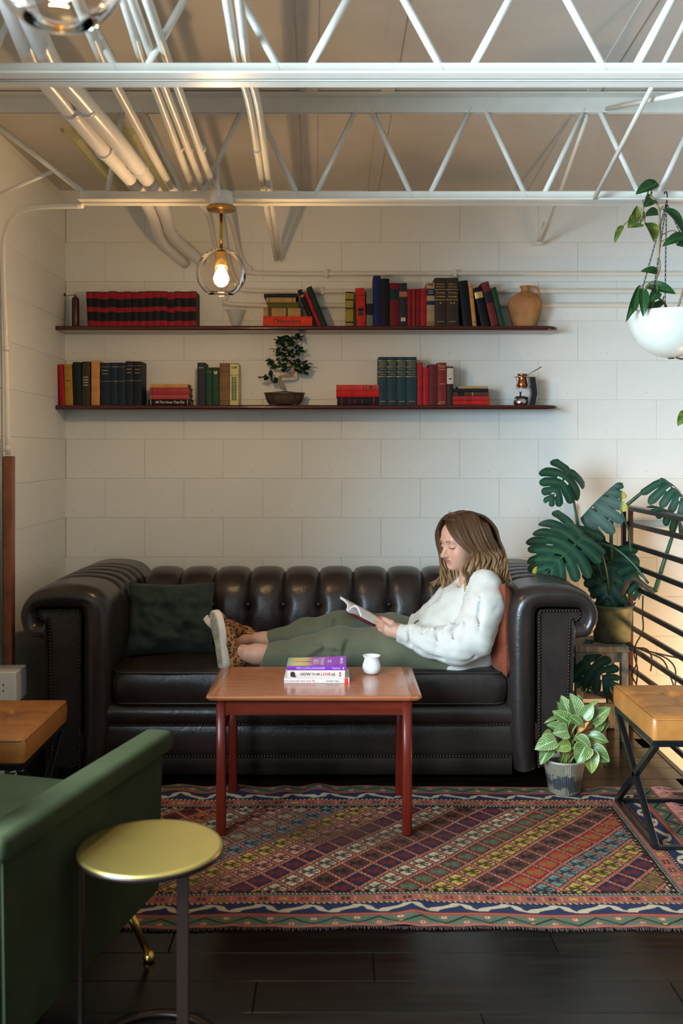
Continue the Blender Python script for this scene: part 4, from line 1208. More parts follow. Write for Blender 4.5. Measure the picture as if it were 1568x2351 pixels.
S2 = [(340, 437, 917, 930.6, (0.012, 0.010, 0.012), 'black book under the lower shelf small stack with cream title', 's_blk'),
      (345, 434, 906.3, 916.8, (0.42, 0.07, 0.07), 'pinkish red book second in the small left stack', 's_pnk'),
      (343.5, 434, 890.4, 906.1, (0.36, 0.045, 0.05), 'thicker red book third in the small left stack', 's_red'),
      (345.5, 431, 881.5, 890.2, (0.60, 0.30, 0.12), 'thin pale orange book topping the small left stack', 's_org')]
for (x0, x1, y0, y1, col, lab, key) in S2:
    lie(x0, x1, y0, y1, c(col, key), lab, group='small left stack on the lower shelf', text=[('All The News That Fits', .52, .0175, M_INKW, 0, .88)] if key == 's_blk' else [], bands=[(.06, .07, M_INKW), (.93, .94, M_INKW)] if key == 's_blk' else [(.08, .09, M_INKB), (.2, .21, M_INKB)] if key == 's_red' else [])
stand(453, 471, 833, ZL_, c((0.030, 0.032, 0.042), 'charcoal'), 'charcoal book, first of the five near the bonsai', group=GL2, text=[('#3', .88, .007, M_GOLD)])
stand(472, 487, 844, ZL_, c((0.014, 0.058, 0.036), 'grn1'), 'green book, nearest the charcoal book', group=GL2, bands=[(.88, .885, M_GOLD)])
stand(487.7, 502.8, 844, ZL_, c((0.016, 0.064, 0.034), 'grn2'), 'green book with gilt emblem, next to the brown one', group=GL2, text=[('#2', .88, .012, M_GOLD), ('#1', .84, .012, M_GOLD)])
stand(504, 527, 834, ZL_, c((0.20, 0.11, 0.055), 'brown_old'), 'worn brown book beside the cream ornamented one', group=GL2, bands=[(.92, .93, M_INKB), (.80, .81, M_INKB), (.10, .11, M_INKB)])
c_cream = c((0.62, 0.55, 0.26), 'kim_cream')
stand(527.8, 547.5, 835, ZL_, c_cream, 'cream book with green ornament and short title near the bonsai', group=GL2, bands=[(.985, 1.0, M_INKB), (.72, .725, c((0.02, .1, .07), 'kimg')), (.70, .705, c((0.02, .1, .07), 'kimg')), (.10, .105, c((0.02, .1, .07), 'kimg'))],
      text=[('KIM', .90, .016, M_INKB)] + [('#%d' % (2 + q % 2), .66 - .04 * q, .010 + .004 * (q % 2), c((0.02, .1, .07), 'kimg')) for q in range(14)])
S3 = [(774, 869, 911.8, 930.6, (0.010, 0.011, 0.018), 'thick black book with red bars under the red pair', 't_blk'),
      (772, 869, 896.3, 911.6, (0.55, 0.018, 0.016), 'bright red book in the middle of the stack right of the bonsai', 't_red'),
      (772, 869, 883.5, 896.1, (0.55, 0.060, 0.045), 'lighter red book topping the stack right of the bonsai', 't_pnk')]
for (x0, x1, y0, y1, col, lab, key) in S3:
    lie(x0, x1, y0, y1, c(col, key), lab, group='red stack on the lower shelf', bands=[(.10, .125, C_RED), (.87, .895, C_RED)] if key == 't_blk' else ([(.64, .65, M_INKB), (.70, .71, M_INKB), (.92, .93, M_INKB)] if key == 't_pnk' else []),
        text=[('#2', .30, .010, C_RED), ('#2', .42, .012, C_RED), ('#2', .60, .010, C_RED)] if key == 't_blk' else [('#2', .82, .030, M_INKB)] if key == 't_pnk' else [])
nm = ['one', 'two', 'three', 'four']
for i, (a, b) in enumerate(((868.5, 888.8), (889.3, 911), (911.6, 932.8), (933.4, 956.7))):
    stand(a, b, 820, ZL_, c((0.020, 0.048, 0.058), 'war_teal'), ['first', 'second', 'third', 'last'][i] + ' of the four tall teal volumes with gilt titles, counted from the stack', group='four tall teal volumes', D=0.14,
          bands=[(.915, .922, M_GOLD), (.79, .796, M_GOLD), (.685, .69, M_GOLD), (.59, .597, M_GOLD)],
          text=[('ABRAHAM', .875, .0078, M_GOLD), ('LINCOLN', .83, .0078, M_GOLD), ('The War Years', .745, .0068, M_GOLD, 0, .85), ('Carl Sandburg', .64, .0066, M_GOLD, 0, .85), ('#6', .08, .005, M_GOLD)])
stand(957.8, 970.3, 832.7, ZL_, c((0.36, 0.016, 0.020), 'e_red1'), 'red book next to the tall teal volumes', group=GL2)
stand(971, 984.3, 844, ZL_, c((0.40, 0.014, 0.020), 'e_red2'), 'shorter bright red book beside a taller red one', group=GL2, bands=[(.88, .885, M_INKB), (.82, .825, M_INKB)])
stand(985, 1003.8, 837, ZL_, c((0.12, 0.018, 0.020), 'e_mar'), 'dark maroon book between red books on the lower shelf', group=GL2)
stand(1004.4, 1024.8, 833, ZL_, c((0.20, 0.024, 0.022), 'e_mar2'), 'maroon book with gilt title lines beside the brown labelled one', group=GL2, bands=[(.93, .935, M_GOLD), (.04, .045, M_GOLD)], text=[('#6', .90, .007, M_GOLD), ('#5', .84, .007, M_GOLD), ('#4', .50, .007, M_GOLD), ('#3', .08, .007, M_GOLD)])
stand(1026, 1040.5, 842, ZL_, c((0.035, 0.022, 0.016), 'e_brn'), 'dark brown book with a long cream label', group=GL2, bands=[(.55, .96, c((0.55, 0.50, 0.40), 'cream_label'))], text=[('#1', .68, .012, M_INKB)])
S4 = [(1040, 1124, 919.5, 930.6, (0.48, 0.020, 0.018), 'bright red book at the bottom of the far right stack', 'u1'),
      (1039.5, 1124, 909, 919.3, (0.40, 0.028, 0.026), 'red book second from the bottom of the far right stack', 'u2'),
      (1041, 1122, 900.3, 908.8, (0.10, 0.040, 0.028), 'brown leather book in the middle of the far right stack', 'u3'),
      (1041, 1121, 892.6, 900.1, (0.016, 0.018, 0.018), 'black book second from the top of the far right stack', 'u4'),
      (1053, 1120, 886.4, 892.4, (0.42, 0.30, 0.12), 'thin yellowish book topping the far right stack', 'u5')]
for (x0, x1, y0, y1, col, lab, key) in S4:
    lie(x0, x1, y0, y1, c(col, key), lab, group='far right stack on the lower shelf', bands=[(.16, .17, M_INKB), (.22, .23, M_INKB), (.42, .43, M_INKB), (.48, .49, M_INKB)] if key in ('u1', 'u2') else [(.12, .3, c_ink), (.52, .56, c((0.3, .2, .12), 'tanb'))] if key == 'u3' else [])

# ------------------------------------------------------------------ grinder, glass dripper, jug, coffee maker
gr = empty('coffee_grinder', ((169 - CX) / PM, 5.02, ZU)); tag(gr, 'slim brown cylinder grinder with crank at the shelf corner', 'grinder')
M_GRIND = plain('brown_lacquer', (0.06, 0.022, 0.016), 0.3, 0.2, var=0.15)
lathe('body', [(0.016, 0), (0.019, 0.002), (0.019, 0.02), (0.0185, 0.022), (0.019, 0.024), (0.019, 0.125), (0.0185, 0.128), (0.019, 0.131), (0.018, 0.142), (0.012, 0.153), (0.004, 0.157), (0.0035, 0.165)], M_GRIND, gr, None, 20)
tube('crank', catmull([(0, 0, 0.163), (-0.02, -0.004, 0.162), (-0.048, -0.008, 0.158), (-0.052, -0.008, 0.168)], 4), 0.0026, M_BRASS, gr, 6)
lathe('knob', [(0.001, 0.172), (0.005, 0.170), (0.006, 0.162), (0.003, 0.157)], M_GRIND, gr, (-0.052, -0.008, 0), 10)
g2 = NT('cut_glass'); g2.set(Base_Color=(0.80, 0.82, 0.80), Roughness=0.08, Alpha=0.38); g2.b.inputs['Specular IOR Level'].default_value = 0.8
vv = g2.coord('Object'); wv = g2.n('ShaderNodeTexVoronoi'); wv.inputs['Scale'].default_value = 70; g2.l(vv, wv.inputs['Vector']); g2.bump(wv.outputs['Distance'], 0.6, 0.003)
gd = empty('glass_bowl', ((538 - CX) / PM, 5.04, ZU)); tag(gd, 'small cut glass bowl on a dark saucer under the pendant', 'bowl')
lathe('saucer', [(0.012, 0.0), (0.026, 0.001), (0.030, 0.004), (0.026, 0.0055), (0.012, 0.005)], M_DARKMET, gd, None, 28)
lathe('bowl', [(0.016, 0.006), (0.018, 0.010), (0.030, 0.040), (0.046, 0.086), (0.055, 0.089), (0.0535, 0.091), (0.044, 0.088), (0.028, 0.042), (0.014, 0.012), (0.0005, 0.011)], g2.m, gd, None, 32)
def terracotta():
    t = NT('aged_terracotta'); v = t.coord('Object'); f = t.noise(v, 9, 5, 0.65); g = t.noise(v, 28, 3, 0.6)
    t.color(t.mix(t.math('MULTIPLY', g, 0.5), t.ramp(f, [(0.3, (0.30, 0.105, 0.032)), (0.55, (0.54, 0.235, 0.075)), (0.75, (0.66, 0.33, 0.13))]), (0.35, 0.17, 0.07)))
    t.set(Roughness=0.75); t.bump(g, 0.2, 0.001); return t.m
M_TERRA = terracotta()
jg = empty('clay_jug', ((1211 - CX) / PM, 5.045, ZU)); tag(jg, 'rounded terracotta jug with one handle at the end of the upper shelf', 'jug')
lathe('body', [(0.003, 0.001), (0.053, 0.0), (0.056, 0.004), (0.074, 0.055), (0.087, 0.105), (0.088, 0.125), (0.078, 0.150), (0.058, 0.168), (0.032, 0.180), (0.022, 0.186), (0.020, 0.196), (0.024, 0.203), (0.028, 0.207), (0.027, 0.213), (0.020, 0.214), (0.015, 0.208), (0.014, 0.19)], M_TERRA, jg, None, 36)
tube('handle', catmull([(0.016, -0.005, 0.199), (0.030, -0.012, 0.207), (0.048, -0.02, 0.204), (0.060, -0.026, 0.190), (0.064, -0.028, 0.170), (0.058, -0.026, 0.158)], 5), 0.0062, M_TERRA, jg, 10)
M_CHROME = plain('chrome', (0.75, 0.75, 0.74), 0.12, 1.0, var=0.03)
M_COPPER = plain('copper', (0.50, 0.16, 0.07), 0.22, 1.0, var=0.15)
M_DSTEEL = plain('dark_steel_strap', (0.05, 0.05, 0.052), 0.3, 0.8, var=0.1)
cm = empty('coffee_stand', ((1202 - CX) / PM, 5.03, ZL_)); tag(cm, 'copper coffee pot held on a steel stand over a round burner', 'coffee stand')
k = 1 / PM * 120 / 1568          # photo detail scale
def cz(y): return (1407 - y) * k
def cxx(x): return (x - 560) * k
lathe('burner', [(0.020, 0), (0.032, 0.003), (0.037, 0.014), (0.036, 0.026), (0.030, 0.036), (0.018, 0.044), (0.006, 0.047)], M_CHROME, cm, (cxx(520), 0, 0), 28)
lathe('burner_collar', [(0.030, 0.033), (0.031, 0.040), (0.024, 0.047), (0.010, 0.049)], M_INKB, cm, (cxx(520), 0, 0), 24)
tube('burner_valve', [(cxx(640), 0, cz(1170)), (cxx(740), 0, cz(1180))], 0.006, M_INKB, cm, 8)
lathe('burner_knob', [(0.004, 0.048), (0.0045, 0.066), (0.009, 0.069), (0.009, 0.072), (0.001, 0.073)], M_CHROME, cm, (cxx(515), 0, 0), 14)
# strap stand
st = [(840, 1405), (915, 1040), (850, 540), (250, 555)]
def strap(P, wd, th, mat, name):
    V = []
    for i, (x, y) in enumerate(P):
        for s in (-1, 1): V += [(cxx(x) - th / 2, s * wd / 2, cz(y)), (cxx(x) + th / 2, s * wd / 2, cz(y))]
    F = []
    for i in range(len(P) - 1):
        a, b = i * 4, i * 4 + 4
        F += [(a, a + 1, b + 1, b), (a + 2, b + 2, b + 3, a + 3), (a, b, b + 2, a + 2), (a + 1, a + 3, b + 3, b + 1)]
    F += [(0, 2, 3, 1), (len(V) - 4, len(V) - 3, len(V) - 1, len(V) - 2)]
    return obj(name, mesh(name, V, F, mat), cm)
strap([(840, 1405), (918, 1040), (850, 545)], 0.05, 0.028, M_DSTEEL, 'stand_arm')
lathe('ring_plate', [(0.020, 0), (0.040, 0), (0.0405, 0.0015), (0.040, 0.003), (0.020, 0.003)], M_CHROME, cm, (cxx(540), 0, cz(548)), 28, True)
lathe('lower_plate', [(0.002, 0), (0.032, 0), (0.033, 0.0012), (0.032, 0.0025), (0.002, 0.0025)], M_CHROME, cm, (cxx(575), 0, cz(885)), 28)
for xx in (385, 800): tube('rod', [(cxx(xx), -0.008, cz(545)), (cxx(xx), -0.008, cz(880))], 0.0016, M_CHROME, cm, 6)
pot = lathe('copper_pot', [(0.018, 0), (0.0255, 0.003), (0.027, 0.012), (0.022, 0.034), (0.0195, 0.046), (0.0235, 0.062), (0.0265, 0.068), (0.025, 0.068), (0.019, 0.055), (0.018, 0.046)], M_COPPER, cm, (cxx(570), 0, cz(855)), 26)
tube('pot_handle', [(0.020, 0, 0.058), (0.055, -0.004, 0.080), (0.096, -0.006, 0.104)], [0.0022, 0.0024, 0.003], M_BRASS, pot, 6)
# ------------------------------------------------------------------ things on the coffee table
YT = 3.645
c_white = plain('paperback_white', (0.80, 0.76, 0.72), 0.35, var=0.03, spec=0.5)
c_blush = plain('paperback_blush', (0.82, 0.66, 0.56), 0.35, var=0.05)
M_REDINK = plain('red_print', (0.45, 0.012, 0.02), 0.5, var=0); M_PINKINK = plain('pink_print', (0.75, 0.30, 0.28), 0.5, var=0)
M_GREYINK = plain('grey_print', (0.30, 0.26, 0.28), 0.5, var=0); M_LILACINK = plain('lilac_print', (0.72, 0.55, 0.78), 0.5, var=0)
b1 = lie(652, 802, 1557.5, 1568, c_white, 'thin white paperback at the bottom of the pile on the table', D=0.155, Y=YT, rnd=0.001, pages=M_PAGEW, group='paperbacks on the coffee table',
    text=[('love yourself, heal your life', .24, .0105, M_PINKINK), ('Louise Hay', .74, .0105, M_GREYINK)], bands=[(.925, .985, plain('red_logo', (0.75, 0.03, 0.02), .4, var=0))])
b2 = lie(659.5, 792, 1539.5, 1557.3, c_blush, 'blush paperback with bold dark title in the middle of the pile', D=0.145, Y=YT, dy=0.004, rnd=0.0015, pages=M_PAGEW, group='paperbacks on the coffee table',
    text=[('HOW', .315, .0145, M_INKB), ('TO', .455, .0112, M_INKB), ('BE', .535, .0112, M_INKB), ('LOVE', .665, .0145, M_REDINK), ('(d)', .795, .0135, M_INKB), ('#2', .915, .010, M_REDINK)])
# printed head silhouette on the spine
pts = [(-.010, -.008), (-.004, -.010), (.006, -.011), (.012, -.008), (.006, -.004), (.007, .002), (.004, .007), (-.002, .010), (-.008, .008), (-.011, .003)]
V = [(0, 0, 0)] + [(p[0], -0.0003, p[1]) for p in pts]
hd = obj('head_silhouette', mesh('head_silhouette', [(-z, y, x) for x, y, z in [(v[0], v[1], v[2]) for v in V]], [(0, i + 1, (i + 1) % len(pts) + 1) for i in range(len(pts))], M_INKB), b2, (0, -0.0019, 0.022))
t = NT('purple_cover_print'); v = t.coord('Object'); sx = t.n('ShaderNodeSeparateXYZ'); t.l(v, sx.inputs[0])
f = t.math('ADD', t.math('MULTIPLY', sx.outputs[2], 4.6), t.math('MULTIPLY', t.noise(v, 30, 2), 0.1))
t.color(t.ramp(f, [(0.05, (0.30, 0.48, 0.36)), (0.18, (0.82, 0.72, 0.28)), (0.36, (0.80, 0.62, 0.25)), (0.50, (0.50, 0.14, 0.48)), (0.9, (0.36, 0.05, 0.56))])); t.set(Roughness=0.25)
c_purple = plain('purple_spine_print', (0.24, 0.03, 0.42), 0.3, var=0.05)
b3 = lie(658, 795, 1529.8, 1539.3, c_purple, 'purple and yellow paperback topping the pile on the table', D=0.145, Y=YT, dy=0.004, rnd=0.001, pages=M_PAGEW, group='paperbacks on the coffee table',
    text=[('THE 5 LOVE LANGUAGES', .40, .0095, M_LILACINK), ('Chapman', .83, .0085, M_LILACINK), ('#1', .955, .008, M_INKW)])
H3, W3 = 137 / (FPX / YT), 9.5 / (FPX / YT)
# front cover, a little lifted at its free corner; local -x is up
nv = 9; V = []; 
for i in range(nv):
    for j in range(nv):
        z = H3 * i / (nv - 1); y = 0.145 * j / (nv - 1); lift = 0.007 * (j / (nv - 1)) ** 2 * (i / (nv - 1)) ** 1.5
        V.append((-W3 / 2 - 0.0008 - lift, y, z))
V += [(x + 0.0006, y, z) for x, y, z in V]; n2 = nv * nv
F = grid_faces(nv, nv) + [tuple(n2 + k for k in reversed(f)) for f in grid_faces(nv, nv)]
fc = obj('front_cover', mesh('front_cover', V, F, t.m), b3)
for (s, zz, yy, sz, m) in (('LOVE', .50, .070, .034, M_INKW), ('LANGUAGES', .60, .070, .021, M_LILACINK), ('The secret to', .70, .07, .008, M_INKW), ('love that lasts', .735, .07, .008, M_INKW), ('Gary Chapman', .92, .075, .018, M_INKW)):
    l = obj('lettering', text_mesh(s, sz, m), b3, (-W3 / 2 - 0.0052 if zz > .8 else -W3 / 2 - 0.0035, yy, H3 * zz))
    l.rotation_euler = Matrix(((0, 0, -1), (1, 0, 0), (0, -1, 0))).to_euler()
fig = [[(.035, .070), (.085, .066), (.085, .074)], [(.045, .060), (.09, .069), (.092, .073)], [(.018, .062), (.04, .066), (.04, .070)], [(.018, .078), (.04, .070), (.04, .074)]]
obj('printed_figure', mesh('printed_figure', [(-W3 / 2 - 0.0024, y, z) for tri in fig for z, y in tri], [(3 * i, 3 * i + 1, 3 * i + 2) for i in range(4)], plain('figure_print', (0.30, 0.06, 0.16), .4, var=0)), b3)
M_CUP = plain('white_glaze', (0.82, 0.81, 0.79), 0.12, var=0.02)
tag(lathe('cup', [(0.0005, 0.002), (0.019, 0.0), (0.024, 0.001), (0.031, 0.008), (0.0355, 0.022), (0.0345, 0.034), (0.0295, 0.048), (0.0275, 0.056), (0.030, 0.063), (0.0345, 0.0685), (0.0335, 0.0695), (0.028, 0.063), (0.0255, 0.056), (0.027, 0.048), (0.031, 0.032), (0.030, 0.018), (0.001, 0.010)], M_CUP, None, (0.138, 3.80, TZ + 0.0006), 40), 'small white ceramic handleless cup on the coffee table', 'cup')

# ------------------------------------------------------------------ leaves
def leaf_mesh(L, W, mat, curl=0.25, fold=0.25, nv=12, ns=8, shape=0.0, roll=0.0, name='leaf', wav=0.0):
    """pointed oval leaf: base at origin, midrib along +Y, upper face +Z"""
    V = []; UV = []
    for i in range(nv + 1):
        v = i / nv
        w = W * (math.sin(math.pi * min(1, v ** (0.62 + shape))) ** 0.75) * (1.0 if v < 1 else 0)
        ang = curl * v * 1.6; 
        y = L * (math.sin(ang) / (curl * 1.6) if abs(curl) > 1e-4 else v); z = -L * ((1 - math.cos(ang)) / (curl * 1.6) if abs(curl) > 1e-4 else 0)
        for j in range(ns + 1):
            s = -1 + 2 * j / ns
            a = s * roll
            xx = w * (math.sin(a) / roll if roll else s); zz = fold * abs(xx) + (w * (1 - math.cos(a)) / roll if roll else 0)
            y2 = y - (0.12 * L * abs(s) * (1 - v) ** 3)
            V.append((xx, y2, z + zz + wav * W * math.sin(v * 9 + s * 2) * abs(s))); UV.append((v, abs(s)))
    F = grid_faces(nv + 1, ns + 1); F = [tuple(reversed(f)) for f in F]
    me = mesh(name, V, F, mat, True)
    ul = me.uv_layers.new(name='UVMap')
    li = np.zeros(len(me.loops), dtype=np.int32); me.loops.foreach_get('vertex_index', li)
    ul.data.foreach_set('uv', np.array(UV, dtype=np.float32)[li].ravel())
    return me
def leaf_mat(name, dark, light, vein, freq=26.0, amt=0.5, rough=0.32, thr=0.5, edge=None):
    t = NT(name); tc = t.n('ShaderNodeTexCoord'); sp = t.n('ShaderNodeSeparateXYZ'); t.l(tc.outputs['UV'], sp.inputs[0])
    v, s = sp.outputs[0], sp.outputs[1]
    n = t.noise(t.coord('Object'), 60, 3, 0.6)
    ph = t.math('ADD', t.math('SUBTRACT', v, t.math('MULTIPLY', s, 0.40)), t.math('MULTIPLY', n, 0.09))
    w = t.math('ADD', t.math('MULTIPLY', t.math('SINE', t.math('MULTIPLY', ph, freq * 6.28 / 3)), 0.5), 0.5)
    st = t.math('MULTIPLY', t.math('POWER', w, 2.2), amt)
    pat = t.math('GREATER_THAN', t.noise(t.coord('Object'), 24, 2, 0.5), thr)
    c = t.mix(t.math('MULTIPLY', st, t.math('ADD', t.math('MULTIPLY', pat, 0.55), 0.45)), dark, light)
    mid = t.math('LESS_THAN', s, 0.06)
    c = t.mix(t.math('MULTIPLY', mid, 0.8), c, vein)
    if edge: c = t.mix(t.math('GREATER_THAN', s, 0.93), c, edge)
    t.color(c); t.set(Roughness=rough)
    t.b.inputs['Subsurface Weight'].default_value = 0.0
    t.bump(w, 0.15, 0.001)
    return t.m
def orient(base, tip, nrm):
    y = (tip - base).normalized(); z = Vector(nrm); z = (z - y * z.dot(y)).normalized(); x = y.cross(z)
    return Matrix((x, y, z)).transposed().to_4x4()
def put_leaf(parent, org, base, tip, hw, nrm, mat, curl=0.2, fold=0.2, nv=12, roll=0.0, name='leaf', wav=0.0, shape=0.0):
    base, tip = Vector(base), Vector(tip)
    L = (tip - base).length
    me = leaf_mesh(L * (1 + 0.12 * abs(curl)), hw, mat, curl, fold, nv, 8, shape, roll, name, wav)
    o = obj(name, me, parent)
    M = orient(base, tip, nrm)
    M = M @ Matrix.Rotation(curl * 0.75, 4, 'X'); M.translation = base - org
    o.matrix_local = M
    return o

# ------------------------------------------------------------------ variegated plant in a zinc pot
def zinc():
    t = NT('weathered_zinc'); v = t.coord('Object'); sp = t.n('ShaderNodeSeparateXYZ'); t.l(v, sp.inputs[0])
    n1 = t.noise(v, 22, 5, 0.7); n2 = t.noise(v, 90, 3, 0.7)
    base = t.ramp(n1, [(0.3, (0.24, 0.21, 0.15)), (0.7, (0.38, 0.34, 0.26))])
    zf = t.math('SUBTRACT', 1.0, t.math('MULTIPLY', t.math('ABSOLUTE', t.math('SUBTRACT', sp.outputs[2], 0.048)), 18))
    m = t.math('GREATER_THAN', t.math('ADD', t.math('MULTIPLY', zf, 0.22), t.math('ADD', t.math('MULTIPLY', n1, 0.5), t.math('MULTIPLY', n2, 0.35))), 0.55)
    t.color(t.mix(t.math('MULTIPLY', m, 0.85), base, (0.028, 0.035, 0.055))); t.set(Roughness=0.5, Metallic=0.25); t.bump(n2, 0.3, 0.001); return t.m
M_ZINC = zinc(); M_SOIL = plain('dark_soil', (0.02, 0.013, 0.009), 0.95, var=0.4, scale=120, bump=0.6, bscale=150)
PY = 3.925; pc = Vector(((1295 - CX) * PY / FPX, PY, 0.0085))
ph = empty('potted_plant', pc); tag(ph, 'striped green leafy plant in a weathered zinc pot by the sofa arm', 'potted plant')
pot = lathe('pot', [(0.0005, 0.001), (0.056, 0.0), (0.060, 0.003), (0.0805, 0.122), (0.083, 0.124), (0.0845, 0.129), (0.083, 0.134), (0.079, 0.134), (0.077, 0.125), (0.070, 0.10), (0.0005, 0.10)], M_ZINC, ph, None, 40)
for a in (-97, -91, -85): tube('rib', [(0.0605 * math.cos(R(a)), 0.0605 * math.sin(R(a)), 0.006), (0.0805 * math.cos(R(a)), 0.0805 * math.sin(R(a)), 0.122)], 0.0016, M_ZINC, pot, 5)
lathe('soil', [(0.0005, 0.112), (0.074, 0.112), (0.074, 0.102)], M_SOIL, ph, None, 24)
M_PH = leaf_mat('striped_leaf', (0.045, 0.105, 0.020), (0.42, 0.50, 0.17), (0.42, 0.55, 0.25), 30, 0.9, edge=(0.40, 0.50, 0.20))
M_PH2 = leaf_mat('pale_striped_leaf', (0.12, 0.20, 0.055), (0.52, 0.60, 0.30), (0.52, 0.60, 0.34), 26, 0.95, edge=(0.45, 0.55, 0.25))
M_PH3 = leaf_mat('yellow_green_leaf', (0.18, 0.24, 0.045), (0.42, 0.48, 0.14), (0.5, 0.55, 0.2), 20, 0.8, edge=(0.5, 0.5, 0.15))
M_STEM = plain('green_petiole', (0.15, 0.24, 0.05), 0.4, var=0.2); M_STEMR = plain('reddish_petiole', (0.30, 0.07, 0.03), 0.4, var=0.3)
def zp(x, y, Y): return at(1200 + x / 7.127, 1580 + y / 7.127, Y)
PH = [((880, 430), (770, 85), 118, .00, M_PH2, .15), ((750, 410), (630, 120), 100, .04, M_PH2, .2), ((985, 470), (1150, 265), 95, -.02, M_PH2, .2),
      ((1150, 540), (1430, 318), 100, .01, M_PH, .3), ((770, 560), (490, 375), 95, -.02, M_PH, .3), ((560, 470), (350, 575), 26, .0, M_PH, .5),
      ((700, 690), (390, 600), 85, -.01, M_PH, .2), ((715, 700), (490, 740), 105, -.05, M_PH2, .3), ((800, 480), (1000, 640), 62, -.05, M_PH, .2),
      ((1170, 640), (1350, 500), 95, .04, M_PH, .3), ((1240, 690), (1420, 535), 58, .05, M_PH, .3), ((1110, 790), (1400, 880), 80, -.02, M_PH, .5),
      ((465, 750), (315, 780), 62, .02, M_PH3, .3), ((515, 865), (205, 1000), 112, -.05, M_PH2, .4), ((455, 970), (290, 1245), 85, -.04, M_PH, .4),
      ((755, 920), (505, 1000), 78, -.05, M_PH3, .3), ((1020, 960), (890, 1220), 125, -.10, M_PH, .5), ((1085, 1030), (1130, 1390), 108, -.08, M_PH3, .5),
      ((1130, 1010), (1415, 1200), 112, -.06, M_PH, .4), ((1205, 1130), (1300, 1290), 45, -.03, M_PH3, .3), ((895, 820), (1110, 980), 85, -.07, M_PH, .3),
      ((470, 985), (560, 1060), 45, -.02, M_PH3, .2), ((1110, 270), (1240, 208), 28, .02, M_PH3, .3), ((620, 470), (560, 220), 60, .05, M_PH, .2), ((900, 200), (905, 105), 50, .05, M_PH2, .2), ((930, 700), (1085, 545), 32, -.04, plain('orange_sheath', (0.55, 0.22, 0.04), .5, var=.2), .1)]
k7 = PY / FPX / 7.127
for i, (b, tp, hw, dY, m, cu) in enumerate(PH):
    B, T = zp(*b, PY + dY), zp(*tp, PY + dY - (0.02 if tp[1] > 700 else 0))
    rr = random.Random(i)
    put_leaf(ph, pc, B, T, hw * k7 * 1.3, (rr.uniform(-.35, .35), -1, 0.55 + rr.uniform(-.2, .3)), m, cu, 0.18, roll=0.5)
    S = pc + Vector((rr.uniform(-.02, .02), rr.uniform(-.02, .02), 0.11)); mid = (S + B) / 2 + Vector((0, 0, 0.03))
    tube('petiole', [p - pc for p in catmull([S, mid, B], 4)], [0.004] * 4 + [0.0035] * 4 + [0.003], M_STEM if i % 3 else M_STEMR, ph, 6)

# ------------------------------------------------------------------ split leaf plant on a stool
def monstera_mesh(L, W, N=6, bend=0.5, fold=0.15, seed=0, yellow=(), hole=True, sag=0.25):
    rr = random.Random(seed); V = []; F = []; C = []
    dark, vein, yel, brn = np.array((0.010, 0.052, 0.032)), np.array((0.055, 0.13, 0.055)), np.array((0.50, 0.42, 0.03)), np.array((0.20, 0.11, 0.05))
    def P(v, s, side, drop):
        ang = R(-38 + 112 * v ** 0.9); ln = W * (0.92 + 0.30 * v - 1.05 * v * v) * (0.55 if v < 0.02 else 1)
        x = side * s * ln * math.cos(ang); y = L * 0.86 * v + s * ln * math.sin(ang)
        a = bend * (y / L); yy = L * math.sin(a) / bend if bend else y; zz = -L * (1 - math.cos(a)) / bend if bend else 0
        zz += fold * abs(x) - sag * (abs(x) / W) ** 2 * W - drop * s * s * W
        return (x, yy, zz)
    for side in (-1, 1):
        for k in range(N):
            v0 = 0.97 * k / N; v1 = 0.97 * (k + 1) / N; vc = (v0 + v1) / 2
            drop = rr.uniform(-.05, .22); cut = rr.uniform(.36, .52); tw = rr.uniform(.86, 1.04)
            ss = [0, .05, .16, .28, .40, .52, .64, .76, .87, .95, 1.0]; aa = [-1, -.55, -.12, .12, .55, 1]
            base = len(V)
            for s in ss:
                if s <= cut: g = 1.0
                else:
                    q = (s - cut) / (1 - cut); g = (0.93 - 0.10 * q) * (1 - max(0, (q - .6) / .4) ** 2.5 * 0.75)
                    if q < .25: g = 1.0 + (g - 1.0) * (q / .25)
                for a in aa:
                    vv_ = vc + a * (v1 - v0) / 2 * g
                    V.append(P(vv_, s * tw, side, drop))
                    c = dark * rr.uniform(.85, 1.15)
                    if abs(a) < .2 or s < .04: c = c * .5 + vein * .5
                    if (k, side) in yellow and s > .8: c = yel if s < .97 else brn
                    C.append(c)
            na = len(aa)
            for i in range(len(ss) - 1):
                for j in range(na - 1):
                    f = (base + i * na + j, base + (i + 1) * na + j, base + (i + 1) * na + j + 1, base + i * na + j + 1)
                    if hole and k < N - 1 and i in (1, 2) and j == 4 and (k + side) % 2 == 0: continue
                    F.append(f if side < 0 else tuple(reversed(f)))
    me = mesh('leaf', V, F, M_MON, True); color_attr(me, np.array(C)); return me
M_MON = attr_mat('split_leaf_green', 0.48, 0.15, 40, 0.1, 30, spec=0.3)
MB0 = at(1405, 1470, 4.74); mo = empty('split_leaf_plant', MB0); tag(mo, 'large dark split leaf plant spreading behind the sofa arm', 'potted plant')
def q7(x, y, Y): return at(1180 + x / 3.918, 1000 + y / 3.918, Y)
M_MSTEM = plain('dark_green_stem', (0.030, 0.075, 0.030), 0.4, var=0.2)
